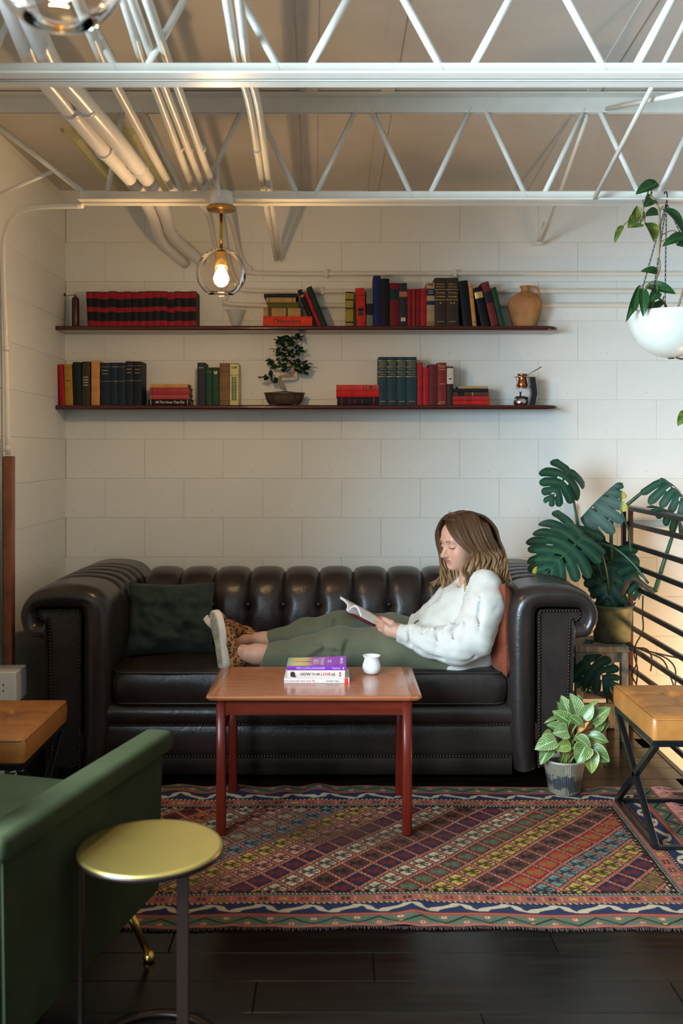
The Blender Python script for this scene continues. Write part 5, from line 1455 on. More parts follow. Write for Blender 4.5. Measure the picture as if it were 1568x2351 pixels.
ML = [# base, tip, half width, normal, bend, fold, sag
    ((505, 300), (270, 660), 4.72, 4.60, .125, (.35, -1, .75), .55, .02, .45, 5, ((5, 1),)),
    ((548, 805), (130, 1270), 4.66, 4.50, .165, (-.1, -1, .85), .45, .05, .30, 7, ()),
    ((640, 900), (160, 1370), 4.52, 4.36, .155, (.05, -1, .70), .50, .05, .32, 7, ((6, 1), (6, -1), (5, 1))),
    ((600, 740), (985, 375), 4.78, 4.72, .12, (-.75, -.35, .9), .25, -.9, .5, 6, ((3, 1), (4, 1), (5, -1))),
    ((905, 1010), (815, 1660), 4.78, 4.70, .15, (-.2, -1, .3), .5, .05, .3, 7, ((6, 1),)),
    ((1010, 1030), (1120, 1540), 4.80, 4.66, .10, (.5, -1, .3), .5, .05, .4, 6, ()),
    ((760, 1120), (990, 1620), 4.84, 4.76, .13, (.2, -1, .2), .4, .05, .3, 6, ()),
    ((1335, 390), (1620, 720), 4.60, 4.48, .10, (.2, -.9, .55), .5, -.4, .5, 6, ((1, -1), (3, -1))),
    ((1480, 740), (1235, 640), 4.46, 4.40, .10, (.1, -.6, .9), .6, -.1, .5, 5, ()),
    ((590, 1990), (960, 2300), 4.62, 4.50, .12, (-.1, -1, .4), .3, .05, .3, 6, ()),
    ((560, 2050), (700, 2330), 4.66, 4.56, .10, (.3, -1, .2), .3, .05, .3, 6, ())]
for i, (b, tp, yb, yt, hw, nr, bend, fold, sag, N, yel) in enumerate(ML):
    B, T = q7(*b, yb), q7(*tp, yt); me = monstera_mesh((T - B).length, hw, N, bend, fold, 20 + i, yel, sag=sag)
    o = obj('leaf', me, mo); M = orient(B, T, nr) @ Matrix.Rotation(bend * 0.5, 4, 'X'); M.translation = B - MB0; o.matrix_local = M
def stem(pts, r0, r1, m=None):
    P = catmull(pts, 6); n = len(P); tube('stem', [p - MB0 for p in P], [r0 + (r1 - r0) * i / (n - 1) for i in range(n)], m or M_MSTEM, mo, 7)
cr = at(1405, 1410, 4.76)
stem([cr, q7(610, 1000, 4.74), q7(575, 800, 4.72), q7(530, 540, 4.72), q7(505, 300, 4.72)], .008, .005)
stem([cr, q7(700, 1000, 4.70), q7(548, 805, 4.66)], .007, .005)
stem([cr, q7(800, 1100, 4.62), q7(640, 900, 4.52)], .007, .005)
stem([cr, q7(760, 900, 4.78), q7(600, 740, 4.78)], .007, .005)
stem([cr, q7(880, 740, 4.74), q7(985, 650, 4.72), q7(1180, 490, 4.66), q7(1335, 390, 4.60)], .009, .0085)
stem([q7(1270, 1400, 4.55), q7(1330, 1200, 4.52), q7(1400, 980, 4.50), q7(1480, 740, 4.46)], .012, .007)
stem([cr, q7(1050, 1300, 4.66), q7(1200, 1370, 4.58), q7(1270, 1400, 4.55)], .012, .012, plain('brown_stem', (0.09, 0.05, 0.03), .6, var=.3))
stem([q7(760, 965, 4.62), q7(900, 1010, 4.64), q7(1060, 1140, 4.60), q7(1210, 1330, 4.56)], .006, .006)
stem([q7(960, 560, 4.74), q7(970, 680, 4.70), q7(1030, 860, 4.70), q7(1050, 1040, 4.70)], .005, .004)
stem([cr, q7(905, 1200, 4.78), q7(905, 1010, 4.78)], .006, .004); stem([cr, q7(960, 1150, 4.80), q7(1010, 1030, 4.80)], .006, .004); stem([cr, q7(760, 1120, 4.84)], .006, .004)
stem([at(1370, 1470, 4.72), q7(560, 1900, 4.66), q7(590, 1990, 4.62)], .006, .004); stem([at(1360, 1470, 4.72), q7(540, 1950, 4.68), q7(560, 2050, 4.66)], .006, .004)
M_ROOT = plain('aerial_root_brown', (0.06, 0.028, 0.016), 0.7, var=0.3)
for P in ([(1160, 1440), (1155, 1600), (1160, 1750), (1100, 1870), (1080, 1960), (1110, 2100), (1100, 2250)], [(1090, 1500), (1020, 1620), (960, 1800), (1080, 1900), (1190, 1920), (1240, 2000), (1230, 2120)],
          [(950, 1560), (945, 1800), (1080, 1900), (1100, 2050), (1060, 2150), (1100, 2240)], [(1080, 1900), (1200, 1950), (1340, 2020), (1400, 2150), (1440, 2260)], [(1270, 1960), (1380, 2010), (1450, 2100), (1450, 2260)], [(760, 1790), (900, 1830), (1080, 1900), (1250, 1950), (1520, 2010)]):
    Q = catmull([q7(x, y, 4.70 - 0.0001 * max(0, x - 1000)) - MB0 for x, y in P], 5); tube('aerial_root', Q, 0.0038, M_ROOT, mo, 5)
M_OLPOT = plain('mossy_glazed_pot', (0.16, 0.17, 0.09), 0.5, var=0.5, scale=14, bump=0.2)
lathe('pot', [(0.0005, 0.002), (0.078, 0.0), (0.085, 0.004), (0.096, 0.155), (0.101, 0.160), (0.101, 0.172), (0.095, 0.173), (0.088, 0.15), (0.0005, 0.145)], M_OLPOT, mo, None, 36)
M_OLDW = wood('worn_white_wood', (0.14, 0.11, 0.08), (0.42, 0.38, 0.31), 0.7, (30, 30, 4), 0.0, 0.3)
stz = MB0.z - 0.001; so = empty('plant_stool', (1.235, 4.74, 0)); tag(so, 'worn whitewashed wooden stool carrying the large split leaf plant', 'stool')
box('seat', (0, 0, stz - 0.0155), (0.25, 0.27, 0.028), M_OLDW, so, bevel=0.003)
for x in (-0.105, 0.105):
    for y in (-0.115, 0.115): box('leg', (x, y, (stz - 0.03) / 2), (0.034, 0.034, stz - 0.03), M_OLDW, so, bevel=0.003)
for y in (-0.115, 0.115): box('rail', (0, y, 0.16), (0.18, 0.02, 0.035), M_OLDW, so); box('apron', (0, y, stz - 0.055), (0.18, 0.018, 0.045), M_OLDW, so)
for x in (-0.105, 0.105): box('rail', (x, 0, 0.16), (0.02, 0.2, 0.035), M_OLDW, so)

# ------------------------------------------------------------------ hanging planter
HY = 3.772; hc = Vector(((1541 - CX) * HY / FPX, HY, CAMH + (CY - 822) * HY / FPX))
hp = empty('hanging_planter', hc); tag(hp, 'white bowl planter hung on black chains with a trailing waxy vine', 'hanging planter')
M_WBOWL = plain('white_planter', (0.64, 0.63, 0.56), 0.32, var=0.04, scale=10)
prof = [(0.0005, 0.0)] + [(0.158 * math.sin(R(a)), 0.158 - 0.158 * math.cos(R(a))) for a in range(8, 82, 6)] + [(0.161, 0.147), (0.163, 0.150), (0.163, 0.168), (0.161, 0.172), (0.155, 0.172), (0.152, 0.15), (0.14, 0.12), (0.0005, 0.11)]
lathe('bowl', prof, M_WBOWL, hp, None, 56)
lathe('soil', [(0.0005, 0.142), (0.15, 0.140)], M_SOIL, hp, None, 24)
lathe('drain_plug', [(0.0005, -0.004), (0.012, -0.003), (0.013, 0.002)], M_DARKMET, hp, None, 14)
tube('root_tip', [(0.01, -0.02, 0.0), (0.03, -0.025, -0.006), (0.04, -0.025, -0.004)], 0.004, M_ROOT, hp, 6)
hook = at(1530, 466, 3.74)
def chain(a, b, name='chain'):
    a, b = Vector(a), Vector(b); L = (b - a).length; d = (b - a) / L; n = int(L / 0.0088); parts = []
    u = d.orthogonal().normalized(); w = d.cross(u)
    for i in range(n):
        c = a + d * (L * (i + .5) / n); s1 = u if i % 2 else w
        ring = [c + d * (0.0062 * math.cos(2 * math.pi * k / 6)) + s1 * (0.0036 * math.sin(2 * math.pi * k / 6)) for k in range(6)]
        V = []; F = []
        for k in range(6):
            o_ = (ring[k] - c); nr = d.cross(s1) * 0.0011
            V += [ring[k] + o_ * 0.18 + nr * 0, ring[k] + nr, ring[k] - o_ * 0.18, ring[k] - nr]
        for k in range(6):
            for m_ in range(4): F.append((k * 4 + m_, k * 4 + (m_ + 1) % 4, ((k + 1) % 6) * 4 + (m_ + 1) % 4, ((k + 1) % 6) * 4 + m_))
        parts.append((V, F))
    o = obj(name, mesh(name, *join_data(parts), M_DARKMET, True), hp); o['kind'] = 'stuff'
for ang in (200, 225, 335, 80):
    chain(hook - hc, (0.16 * math.cos(R(ang)), 0.16 * math.sin(R(ang)), 0.166))
tube('hook', catmull([(0, .03, .02), (0, .02, .045), (0, 0, .04), (0, -.01, .02), (0, 0.0, 0.0)], 4), 0.0025, M_DARKMET, hp, 6).location = hook - hc
def h6(x, y, Y=3.70): return at(1200 + x / 3.79, 380 + y / 3.79, Y)
M_VINE = plain('tan_vine', (0.30, 0.20, 0.10), 0.55, var=0.2); M_HST = plain('thin_petiole', (0.16, 0.13, 0.04), 0.5, var=0.2)
V1 = [h6(1262, 1275, 3.74), h6(1235, 1200, 3.72), h6(1165, 1130), h6(1150, 1030), h6(1192, 890), h6(1182, 780), h6(1195, 560), h6(1182, 380), h6(1150, 300), h6(1088, 262)]
tube('vine', [p - hc for p in catmull(V1, 6)], 0.0042, M_VINE, hp, 7)
V2 = [h6(1340, 1275, 3.74), h6(1360, 1200, 3.72), h6(1400, 1080, 3.72), h6(1450, 900, 3.72)]
tube('vine', [p - hc for p in catmull(V2, 5)], 0.0045, M_VINE, hp, 7)
V3 = [h6(985, 525), h6(1020, 510), h6(1040, 430), h6(1050, 360), h6(1045, 300, 3.72)]
tube('vine', [p - hc for p in catmull(V3, 5)], 0.003, M_VINE, hp, 6)
M_H1 = leaf_mat('waxy_leaf', (0.010, 0.052, 0.012), (0.03, 0.10, 0.02), (0.05, 0.13, 0.03), 6, 0.4, rough=0.28)
M_H2 = leaf_mat('olive_waxy_leaf', (0.10, 0.12, 0.012), (0.20, 0.20, 0.02), (0.22, 0.20, 0.05), 6, 0.5, rough=0.35)
M_H3 = leaf_mat('yellowing_waxy_leaf', (0.05, 0.11, 0.012), (0.30, 0.28, 0.02), (0.2, 0.2, 0.05), 5, 0.7, rough=0.35)
HL = [((1100, 180), (1168, 130), 30, M_H1, .4), ((1160, 165), (985, 250), 55, M_H1, .3), ((1060, 200), (1010, 225), 30, M_H1, .4), ((1115, 288), (1055, 360), 52, M_H1, .5), ((1180, 425), (1062, 440), 52, M_H1, .4), ((1070, 515), (1140, 662), 72, M_H3, .3),
      ((985, 490), (995, 350), 66, M_H2, .2), ((1000, 500), (915, 540), 72, M_H3, .3), ((865, 532), (800, 672), 26, M_H3, .5), ((1232, 395), (1392, 592), 62, M_H1, .5), ((1400, 622), (1218, 700), 48, M_H1, .5), ((1350, 690), (1450, 720), 40, M_H1, .4),
      ((1172, 945), (1030, 920), 42, M_H1, .6), ((1092, 1055), (1328, 1115), 52, M_H1, .4), ((1010, 1068), (900, 1358), 32, M_H1, .3), ((1010, 1130), (955, 1290), 30, M_H1, .3), ((1048, 1090), (1048, 1312), 42, M_H1, .4), ((1170, 1100), (1095, 1190), 45, M_H1, .4), ((1110, 1160), (1080, 1300), 40, M_H3, .3), ((1218, 1195), (1118, 1285), 34, M_H1, .5),
      ((1430, 2150), (1350, 2265), 45, M_H3, .3), ((1440, 880), (1500, 980), 50, M_H1, .4)]
kh = 3.70 / FPX / 3.79
for i, (b, tp, hw, m, cu) in enumerate(HL):
    rr = random.Random(50 + i); Y0_ = 3.70 + rr.uniform(-.04, .03); B, T = h6(*b, Y0_), h6(*tp, Y0_ - 0.02)
    put_leaf(hp, hc, B, T, hw * kh * 1.15, (rr.uniform(-.6, .6), -1, .5), m, cu, 0.25, 9, roll=0.7, shape=0.12)
    q = min(catmull(V1, 4) + catmull(V3, 3) + (catmull(V2, 4) if b[0] > 1300 else []), key=lambda p: (p - B).length)
    if (q - B).length < 0.2: tube('petiole', [p - hc for p in catmull([q, (q + B) / 2 + Vector((0, -0.01, 0.02)), B], 4)], 0.0022, M_HST, hp, 5)
V4 = [(0.14, -0.08, 0.165), (0.17, -0.10, 0.10), (0.165, -0.10, -0.10), (0.15, -0.09, -0.215)]
tube('vine', catmull(V4, 6), 0.003, M_VINE, hp, 6)

# ------------------------------------------------------------------ bonsai
M_BARK = plain('bonsai_bark', (0.36, 0.25, 0.15), 0.8, var=0.35, scale=70, bump=0.5, bscale=90)
M_BPOT = plain('brown_bonsai_pot', (0.060, 0.038, 0.026), 0.45, var=0.12)
M_BLEAF = plain('bonsai_leaf_green', (0.010, 0.040, 0.016), 0.3, var=0.3, scale=60)
M_BLEAF2 = plain('bonsai_leaf_light', (0.022, 0.075, 0.026), 0.3, var=0.3, scale=60)
bo = Vector(((652 - CX) / PM, 5.035, ZL_)); bn = empty('bonsai_tree', bo); tag(bn, 'small bonsai tree with twisted trunk in a brown lobed pot', 'bonsai')
V = []; n = 48
for (r, z) in ((0.55, 0.006), (0.75, 0.007), (0.88, 0.022), (0.96, 0.042), (0.99, 0.058), (1.03, 0.060), (1.03, 0.066), (0.95, 0.066), (0.92, 0.056)):
    for k_ in range(n):
        a = 2 * math.pi * k_ / n; lob = 1 + 0.06 * abs(math.cos(2 * a)) ** 0.6 - 0.05 * (abs(math.sin(4 * a)) < 0.3 and abs(math.cos(a)) < 0.8)
        V.append((0.095 * r * math.cos(a) * lob, 0.062 * r * math.sin(a) * lob, z))
F = grid_faces(9, n, False, True); F = [tuple(reversed(f)) for f in F] + [tuple(range(n))[::-1], tuple(8 * n + k_ for k_ in range(n))]
auto_smooth(obj('pot', mesh('pot', V, F, M_BPOT), bn), 50)
for x in (-0.045, 0.045): box('pot_foot', (x, 0, 0.004), (0.03, 0.05, 0.008), M_BPOT, bn, bevel=0.002)
so_ = obj('soil', mesh('soil', *lathe_data([(0.0005, 0.075), (0.05, 0.070), (0.085, 0.060)], 20), M_SOIL, True), bn); so_.scale = (1, 0.62, 1)
def b4(x, y, dy=0.0): return at(560 + x / 3.92, 560 + y / 3.92, 5.035 + dy) - bo
tr = catmull([b4(352, 1305), b4(335, 1255), b4(322, 1212), b4(345, 1190, -.01), b4(415, 1186, -.015), b4(452, 1155, -.01), b4(442, 1105), b4(395, 1055), b4(372, 985), b4(400, 905)], 5)
tube('trunk', tr, [0.010 - 0.0075 * i / (len(tr) - 1) for i in range(len(tr))], M_BARK, bn, 9)
for P in (((325, 1210), (280, 1225), (215, 1200)), ((395, 1055), (320, 1050), (235, 1050)), ((442, 1105), (500, 1080), (560, 1110)), ((372, 985), (320, 950), (285, 890)), ((385, 950), (450, 930), (490, 860))):
    tube('branch', catmull([b4(*p) for p in P], 4), 0.0022, M_BARK, bn, 6)
blm = [leaf_mesh(0.021, 0.0072, m, 0.3, 0.2, 4, 2, 0.05) for m in (M_BLEAF, M_BLEAF, M_BLEAF2)]
rb = random.Random(12)
CL = [(385, 880, 85, 60, 26), (330, 890, 45, 45, 10), (320, 975, 50, 45, 14), (420, 960, 75, 55, 24), (480, 970, 30, 45, 8), (470, 850, 40, 25, 10), (495, 830, 12, 25, 4), (300, 1075, 70, 50, 20), (240, 1080, 35, 35, 8), (222, 1040, 12, 25, 4), (440, 1080, 70, 50, 18), (525, 1100, 65, 45, 20), (500, 1150, 40, 35, 9), (205, 1200, 50, 25, 14), (270, 1230, 40, 25, 10), (380, 1140, 50, 35, 9), (370, 1000, 60, 60, 14), (560, 1130, 40, 40, 8)]
for (cx_, cy_, rx, ry, cnt) in CL:
    for _ in range(int(cnt * 1.25)):
        a, q = rb.uniform(0, 6.28), math.sqrt(rb.random())
        p = b4(cx_ + rx * q * math.cos(a), cy_ + ry * q * math.sin(a), rb.uniform(-.04, .04) * (1 - q * .5))
        o = obj('leaf', blm[rb.randrange(3)], bn, p, (rb.uniform(-0.5, 1.4), rb.uniform(-.8, .8), rb.uniform(0, 6.28)))
        s = rb.uniform(1.0, 1.7); o.scale = (s, s, s)
# ------------------------------------------------------------------ the reading woman: smooth blended volumes turned into one skin
class Field:
    def __init__(s, xs, ys, zs):
        s.a = [np.asarray(v, dtype=np.float32) for v in (xs, ys, zs)]
        s.v = np.full([len(v) for v in s.a], 0.5, dtype=np.float32)
    def sub(s, lo, hi, m=0.06):
        sl = []
        for i in range(3):
            i0 = max(0, int(np.searchsorted(s.a[i], lo[i] - m)) - 1); i1 = min(len(s.a[i]), int(np.searchsorted(s.a[i], hi[i] + m)) + 1)
            if i1 <= i0: return None
            sl.append(slice(i0, i1))
        X, Y, Z = (s.a[i][sl[i]] for i in range(3))
        return tuple(sl), X[:, None, None], Y[None, :, None], Z[None, None, :]
    def _mix(s, sl, d, k, op):
        a = s.v[sl]
        if op == 'u':
            h = np.clip(0.5 + 0.5 * (a - d) / k, 0, 1); s.v[sl] = a + (d - a) * h - k * h * (1 - h)
        else:
            h = np.clip(0.5 - 0.5 * (a + d) / k, 0, 1); s.v[sl] = a + (-d - a) * h + k * h * (1 - h)
    def cap(s, a, b, ra, rb, k=0.01, op='u', ysc=1.0):
        """round cone; ysc > 1 makes it wider along Y"""
        a, b = Vector(a), Vector(b); r = max(ra, rb) * max(1, ysc)
        g = s.sub([min(a[i], b[i]) - r for i in range(3)], [max(a[i], b[i]) + r for i in range(3)])
        if g is None: return
        sl, X, Y, Z = g
        d = b - a; dd = np.array((d.x, d.y / ysc, d.z)); L2 = max(float((dd ** 2).sum()), 1e-10)
        px_, py_, pz_ = X - a.x, (Y - a.y) / ysc, Z - a.z
        t = np.clip((px_ * dd[0] + py_ * dd[1] + pz_ * dd[2]) / L2, 0, 1)
        dist = np.sqrt((px_ - t * dd[0]) ** 2 + (py_ - t * dd[1]) ** 2 + (pz_ - t * dd[2]) ** 2) - (ra + t * (rb - ra))
        s._mix(sl, dist, k, op)
    def chain(s, pts, rs, k=0.01, **kw):
        for p, q, a, b in zip(pts, pts[1:], rs, rs[1:]): s.cap(p, q, a, b, k, **kw)
    def ell(s, c, rad, M=None, k=0.01, op='u'):
        """ellipsoid with centre c and radii rad along the columns of M"""
        M = M or Matrix.Identity(3); c = Vector(c); R_ = max(rad)
        g = s.sub([c[i] - R_ for i in range(3)], [c[i] + R_ for i in range(3)])
        if g is None: return
        sl, X, Y, Z = g; px_, py_, pz_ = X - c.x, Y - c.y, Z - c.z
        k0 = 0; k1 = 0
        for j in range(3):
            u = px_ * M[0][j] + py_ * M[1][j] + pz_ * M[2][j]
            k0 = k0 + (u / rad[j]) ** 2; k1 = k1 + (u / rad[j] ** 2) ** 2
        k0 = np.sqrt(k0); k1 = np.sqrt(k1) + 1e-9
        s._mix(sl, (k0 * (k0 - 1) / k1).astype(np.float32), k, op)
    def cut(s, p, n):
        """remove everything on the side the normal n points to"""
        n = Vector(n).normalized(); X, Y, Z = s.a[0][:, None, None], s.a[1][None, :, None], s.a[2][None, None, :]
        d = (X - p[0]) * n.x + (Y - p[1]) * n.y + (Z - p[2]) * n.z
        s.v = np.maximum(s.v, d)
    def wrinkle(s, amp, freq, seed, n=6, mask=None):
        rr = np.random.default_rng(seed); X, Y, Z = s.a[0][:, None, None], s.a[1][None, :, None], s.a[2][None, None, :]
        w = 0
        for i in range(n):
            d = rr.normal(size=3); d /= np.linalg.norm(d); f = freq * (0.6 + 0.9 * rr.random())
            w = w + np.sin((X * d[0] + Y * d[1] + Z * d[2]) * f + rr.random() * 6.28)
        s.v = s.v + (amp / n ** 0.5) * w * (1 if mask is None else mask)
    def mesh(s, name, mat):
        v = s.v; ins = v < 0; nx, ny, nz = v.shape
        cnt = sum(ins[i:nx - 1 + i, j:ny - 1 + j, k:nz - 1 + k].astype(np.int8) for i in (0, 1) for j in (0, 1) for k in (0, 1))
        act = (cnt > 0) & (cnt < 8); I = np.argwhere(act); idx = np.full(act.shape, -1, dtype=np.int64); idx[act] = np.arange(len(I))
        acc = np.zeros((len(I), 3)); num = np.zeros(len(I))
        cor = [(i, j, k) for i in (0, 1) for j in (0, 1) for k in (0, 1)]
        for a in cor:
            for ax in range(3):
                if a[ax]: continue
                b = list(a); b[ax] = 1
                A, B = I + a, I + b
                va, vb = v[A[:, 0], A[:, 1], A[:, 2]], v[B[:, 0], B[:, 1], B[:, 2]]
                m = (va < 0) != (vb < 0); t = np.where(m, va / np.where(m, va - vb, 1), 0)
                for q in range(3):
                    pa, pb = s.a[q][A[:, q]], s.a[q][B[:, q]]; acc[:, q] += np.where(m, pa + t * (pb - pa), 0)
                num += m
        P = acc / num[:, None]; Q = []
        for ax in range(3):
            o1, o2 = [(1, 2), (2, 0), (0, 1)][ax]
            sl0 = [slice(None)] * 3; sl1 = [slice(None)] * 3; sl0[ax] = slice(0, -1); sl1[ax] = slice(1, None)
            e0, e1 = ins[tuple(sl0)], ins[tuple(sl1)]
            E = np.argwhere(e0 != e1); fl = e0[E[:, 0], E[:, 1], E[:, 2]]
            lim = np.array(act.shape); ok = (E[:, o1] > 0) & (E[:, o2] > 0) & (E[:, o1] < lim[o1]) & (E[:, o2] < lim[o2]); E, fl = E[ok], fl[ok]
            def cell(d1, d2):
                C = E.copy(); C[:, o1] -= d1; C[:, o2] -= d2; return idx[C[:, 0], C[:, 1], C[:, 2]]
            q = np.stack([cell(1, 1), cell(0, 1), cell(0, 0), cell(1, 0)], 1); q[~fl] = q[~fl][:, ::-1]; Q.append(q)
        Q = np.concatenate(Q); Q = Q[(Q >= 0).all(1)]
        me = bpy.data.meshes.new(name); me.vertices.add(len(P)); me.vertices.foreach_set('co', P.astype(np.float32).ravel())
        me.loops.add(Q.size); me.loops.foreach_set('vertex_index', Q.astype(np.int32).ravel()); me.polygons.add(len(Q))
        me.polygons.foreach_set('loop_start', np.arange(0, Q.size, 4, dtype=np.int32)); me.polygons.foreach_set('use_smooth', np.ones(len(Q), dtype=bool))
        me.update(calc_edges=True); me.materials.append(mat); return me, P
def axis(*segs):
    """grid line positions: (start, end, step) pieces"""
    out = []
    for a, b, st in segs: out += list(np.arange(a, b, st))
    return np.array(sorted(set(np.round(out, 5))))

HC = at(1066, 1245, 4.29); yw, pt = R(27), R(9)
HF = Vector((-math.cos(yw) * math.cos(pt), -math.sin(yw) * math.cos(pt), -math.sin(pt))); HL_ = Vector((math.sin(yw), -math.cos(yw), 0)); HU = HF.cross(HL_)
HM = Matrix((HF, HL_, HU)).transposed()
def hd_(f, l, u): return HC + HF * f + HL_ * l + HU * u
WN = at(915, 1452, 4.10)                                  # near wrist
ELN, SHN = at(1085, 1478, 4.08), at(1122, 1358, 4.15)
WFAR, ELF, SHF = at(912, 1446, 4.31), at(990, 1428, 4.44), at(1042, 1365, 4.43)
NB = at(1086, 1335, 4.29)

def build_body():
    f = Field(axis((-0.60, 0.16, 0.006), (0.16, 0.34, 0.0028), (0.34, 0.70, 0.0034)), axis((3.98, 4.06, 0.006), (4.06, 4.42, 0.0032), (4.42, 4.56, 0.007)), axis((0.38, 0.62, 0.0048), (0.62, 0.72, 0.0028), (0.72, 0.80, 0.005), (0.80, 1.12, 0.0026)))
    # trunk and limbs (mostly under the clothes)
    f.chain([at(1065, 1500, 4.28), at(1082, 1430, 4.29), at(1090, 1375, 4.29)], [.09, .075, .06], .03, ysc=1.3)
    f.chain([at(1089, 1372, 4.29), NB], [.06, .050], .03)
    f.chain([SHN, ELN, at(1000, 1470, 4.08), WN], [.045, .038, .034, .024], .02); f.chain([SHF, ELF, WFAR], [.045, .036, .024], .02)
    f.chain([at(1040, 1500, 4.38), at(778, 1450, 4.40), at(640, 1466, 4.37), at(605, 1470, 4.36), at(562, 1468, 4.34)], [.085, .055, .038, .034, .029], .02)
    f.chain([at(1035, 1508, 4.20), at(778, 1492, 4.20), at(650, 1505, 4.14), at(590, 1502, 4.138), at(552, 1500, 4.148)], [.085, .055, .046, .040, .033], .02)
    f.ell(at(550, 1492, 4.118), (.016, .010, .015), None, .012); f.ell(at(560, 1474, 4.312), (.012, .009, .012), None, .01)
    f.chain([at(552, 1500, 4.148), at(538, 1510, 4.155)], [.033, .022], .02); f.chain([at(538, 1505, 4.155), at(512, 1425, 4.17)], [.020, .016], .01)
    f.chain([at(562, 1468, 4.34), at(540, 1470, 4.335)], [.029, .030], .02); f.chain([at(545, 1466, 4.335), at(500, 1436, 4.285)], [.020, .015], .01)
    # neck and head
    f.chain([hd_(-.018, 0, -.055), NB], [.050, .056], .03)
    E = lambda c, r, k=.015, op='u': f.ell(hd_(*c), r, HM, k, op)
    E((-.018, 0, .042), (.098, .077, .082), .02); E((.036, 0, -.026), (.060, .062, .080), .03); E((.046, 0, -.062), (.046, .045, .036), .03)
    E((.052, 0, .042), (.044, .058, .048), .03); E((.078, 0, -.089), (.018, .019, .015), .022)
    for s in (-1, 1):
        E((.060, s * .036, -.032), (.026, .024, .030), .02); E((-.006, s * .076, -.012), (.018, .008, .030), .008)
    f.cap(hd_(.087, -.034, .020), hd_(.087, .034, .020), .009, .009, .02)
    for s in (-1, 1): E((.103, s * .031, .001), (.016, .019, .013), .012, 's')
    for s in (-1, 1): E((.081, s * .031, -.001), (.0145, .018, .0125), .004)
    f.cap(hd_(.091, 0, .006), hd_(.1145, 0, -.033), .0085, .0098, .012)
    E((.1145, 0, -.0345), (.0115, .0110, .0095), .009)
    for s in (-1, 1): E((.101, s * .0125, -.037), (.0105, .0070, .0075), .006)
    E((.0920, 0, -.0560), (.0085, .0260, .0048), .005); E((.0912, 0, -.0645), (.0085, .0225, .0052), .005)
    f.cap(hd_(.1035, -.022, -.0603), hd_(.1035, .022, -.0603), .0018, .0018, .003, 's')
    E((.094, 0, -.0775), (.006, .016, .005), .01, 's')
    # near hand around the lower corner of the book
    def hand(W, mcp, pip, tip, th, k=.010):
        for m, r in zip(mcp, (.0125, .013, .012, .011)): f.cap(W, m, .021, r, .014)
        for m, p, t, r in zip(mcp, pip, tip, (.0090, .0092, .0088, .0078)):
            f.cap(m, p, r * 1.12, r, .004); f.cap(p, t, r, r * .80, .003)
        f.chain(th, [.019, .0135, .0105, .0082], .008)
    hand(WN, [at(890, 1434, 4.118), at(887, 1441, 4.112), at(887, 1449, 4.108), at(891, 1456, 4.108)],
         [at(875, 1428, 4.150), at(871, 1437, 4.150), at(872, 1446, 4.148), at(878, 1453, 4.142)],
         [at(862, 1421, 4.178), at(863, 1428, 4.190), at(866, 1437, 4.192), at(872, 1444, 4.180)],
         [at(911, 1446, 4.105), at(899, 1432, 4.098), at(887, 1425, 4.105), at(874.5, 1417.5, 4.122)])
    hand(WFAR, [at(892, 1436, 4.325), at(890, 1443, 4.330), at(890, 1450, 4.33), at(893, 1456, 4.325)],
         [at(878, 1434, 4.31), at(876, 1441, 4.31), at(878, 1448, 4.31), at(884, 1453, 4.305)],
         [at(868, 1432, 4.285), at(866, 1438, 4.28), at(870, 1444, 4.285), at(877, 1449, 4.285)],
         [at(908, 1442, 4.315), at(897, 1430, 4.32), at(886, 1425, 4.315), at(876, 1420, 4.305)])
    t = NT('skin'); a = t.n('ShaderNodeVertexColor'); a.layer_name = 'tint'; t.color(a.outputs[0]); t.set(Roughness=0.48)
    t.b.inputs['Subsurface Weight'].default_value = 0.25; t.b.inputs['Subsurface Radius'].default_value = (0.010, 0.004, 0.002); t.b.inputs['Subsurface Scale'].default_value = 0.6
    t.bump(t.noise(t.coord(), 500, 2, 0.5), 0.05, 0.0004)
    me, P = f.mesh('person', t.m)
    C = np.zeros((len(P), 3)); C[:] = (0.62, 0.335, 0.225)
    q = P - np.array(HC); F_, L_, U_ = q @ np.array(HF), q @ np.array(HL_), q @ np.array(HU)
    face = (F_ > 0.05) & (U_ > -.12) & (U_ < .1)
    def blend(m, col, w=1.0): C[m] = C[m] * (1 - w) + np.array(col) * w
    al = np.abs(L_)
    blend(face & (np.hypot(al - .040, U_ + .032) < .022), (0.64, 0.26, 0.18), .45); blend(face & (np.hypot(L_, U_ + .036) < .014), (0.62, 0.25, 0.18), .35)
    blend(face & (al < .026) & (np.abs(U_ + .0602) < .0098 - .009 * (al / .026) ** 2), (0.50, 0.16, 0.14), .75)
    blend(face & (al < .019) & (np.abs(U_ + .0603) < .0012), (0.20, 0.04, 0.04), .8)
    blend(face & (al > .013) & (al < .046) & (np.abs(U_ - (.0225 + .10 * (al - .013) - 2.6 * (al - .030) ** 2 * (al > .030))) < .0030), (0.13, 0.065, 0.035), .75)
    lid = -.0070 + 9.0 * (al - .031) ** 2
    blend(face & (al > .014) & (al < .048) & (np.abs(U_ - lid) < .0022), (0.035, 0.018, 0.014), .9)
    blend(face & (al > .015) & (al < .047) & (U_ > lid + .002) & (U_ < lid + .012), (0.50, 0.235, 0.165), .5)
    nail = at(873.5, 1416, 4.112); d = np.linalg.norm(P - np.array(nail), axis=1); blend(d < .0095, (0.28, 0.075, 0.10), .9)
    color_attr(me, C)
    o = obj('person', me); return tag(o, 'woman in white sweater reading a book with legs along the sofa', 'person')
person = build_body()

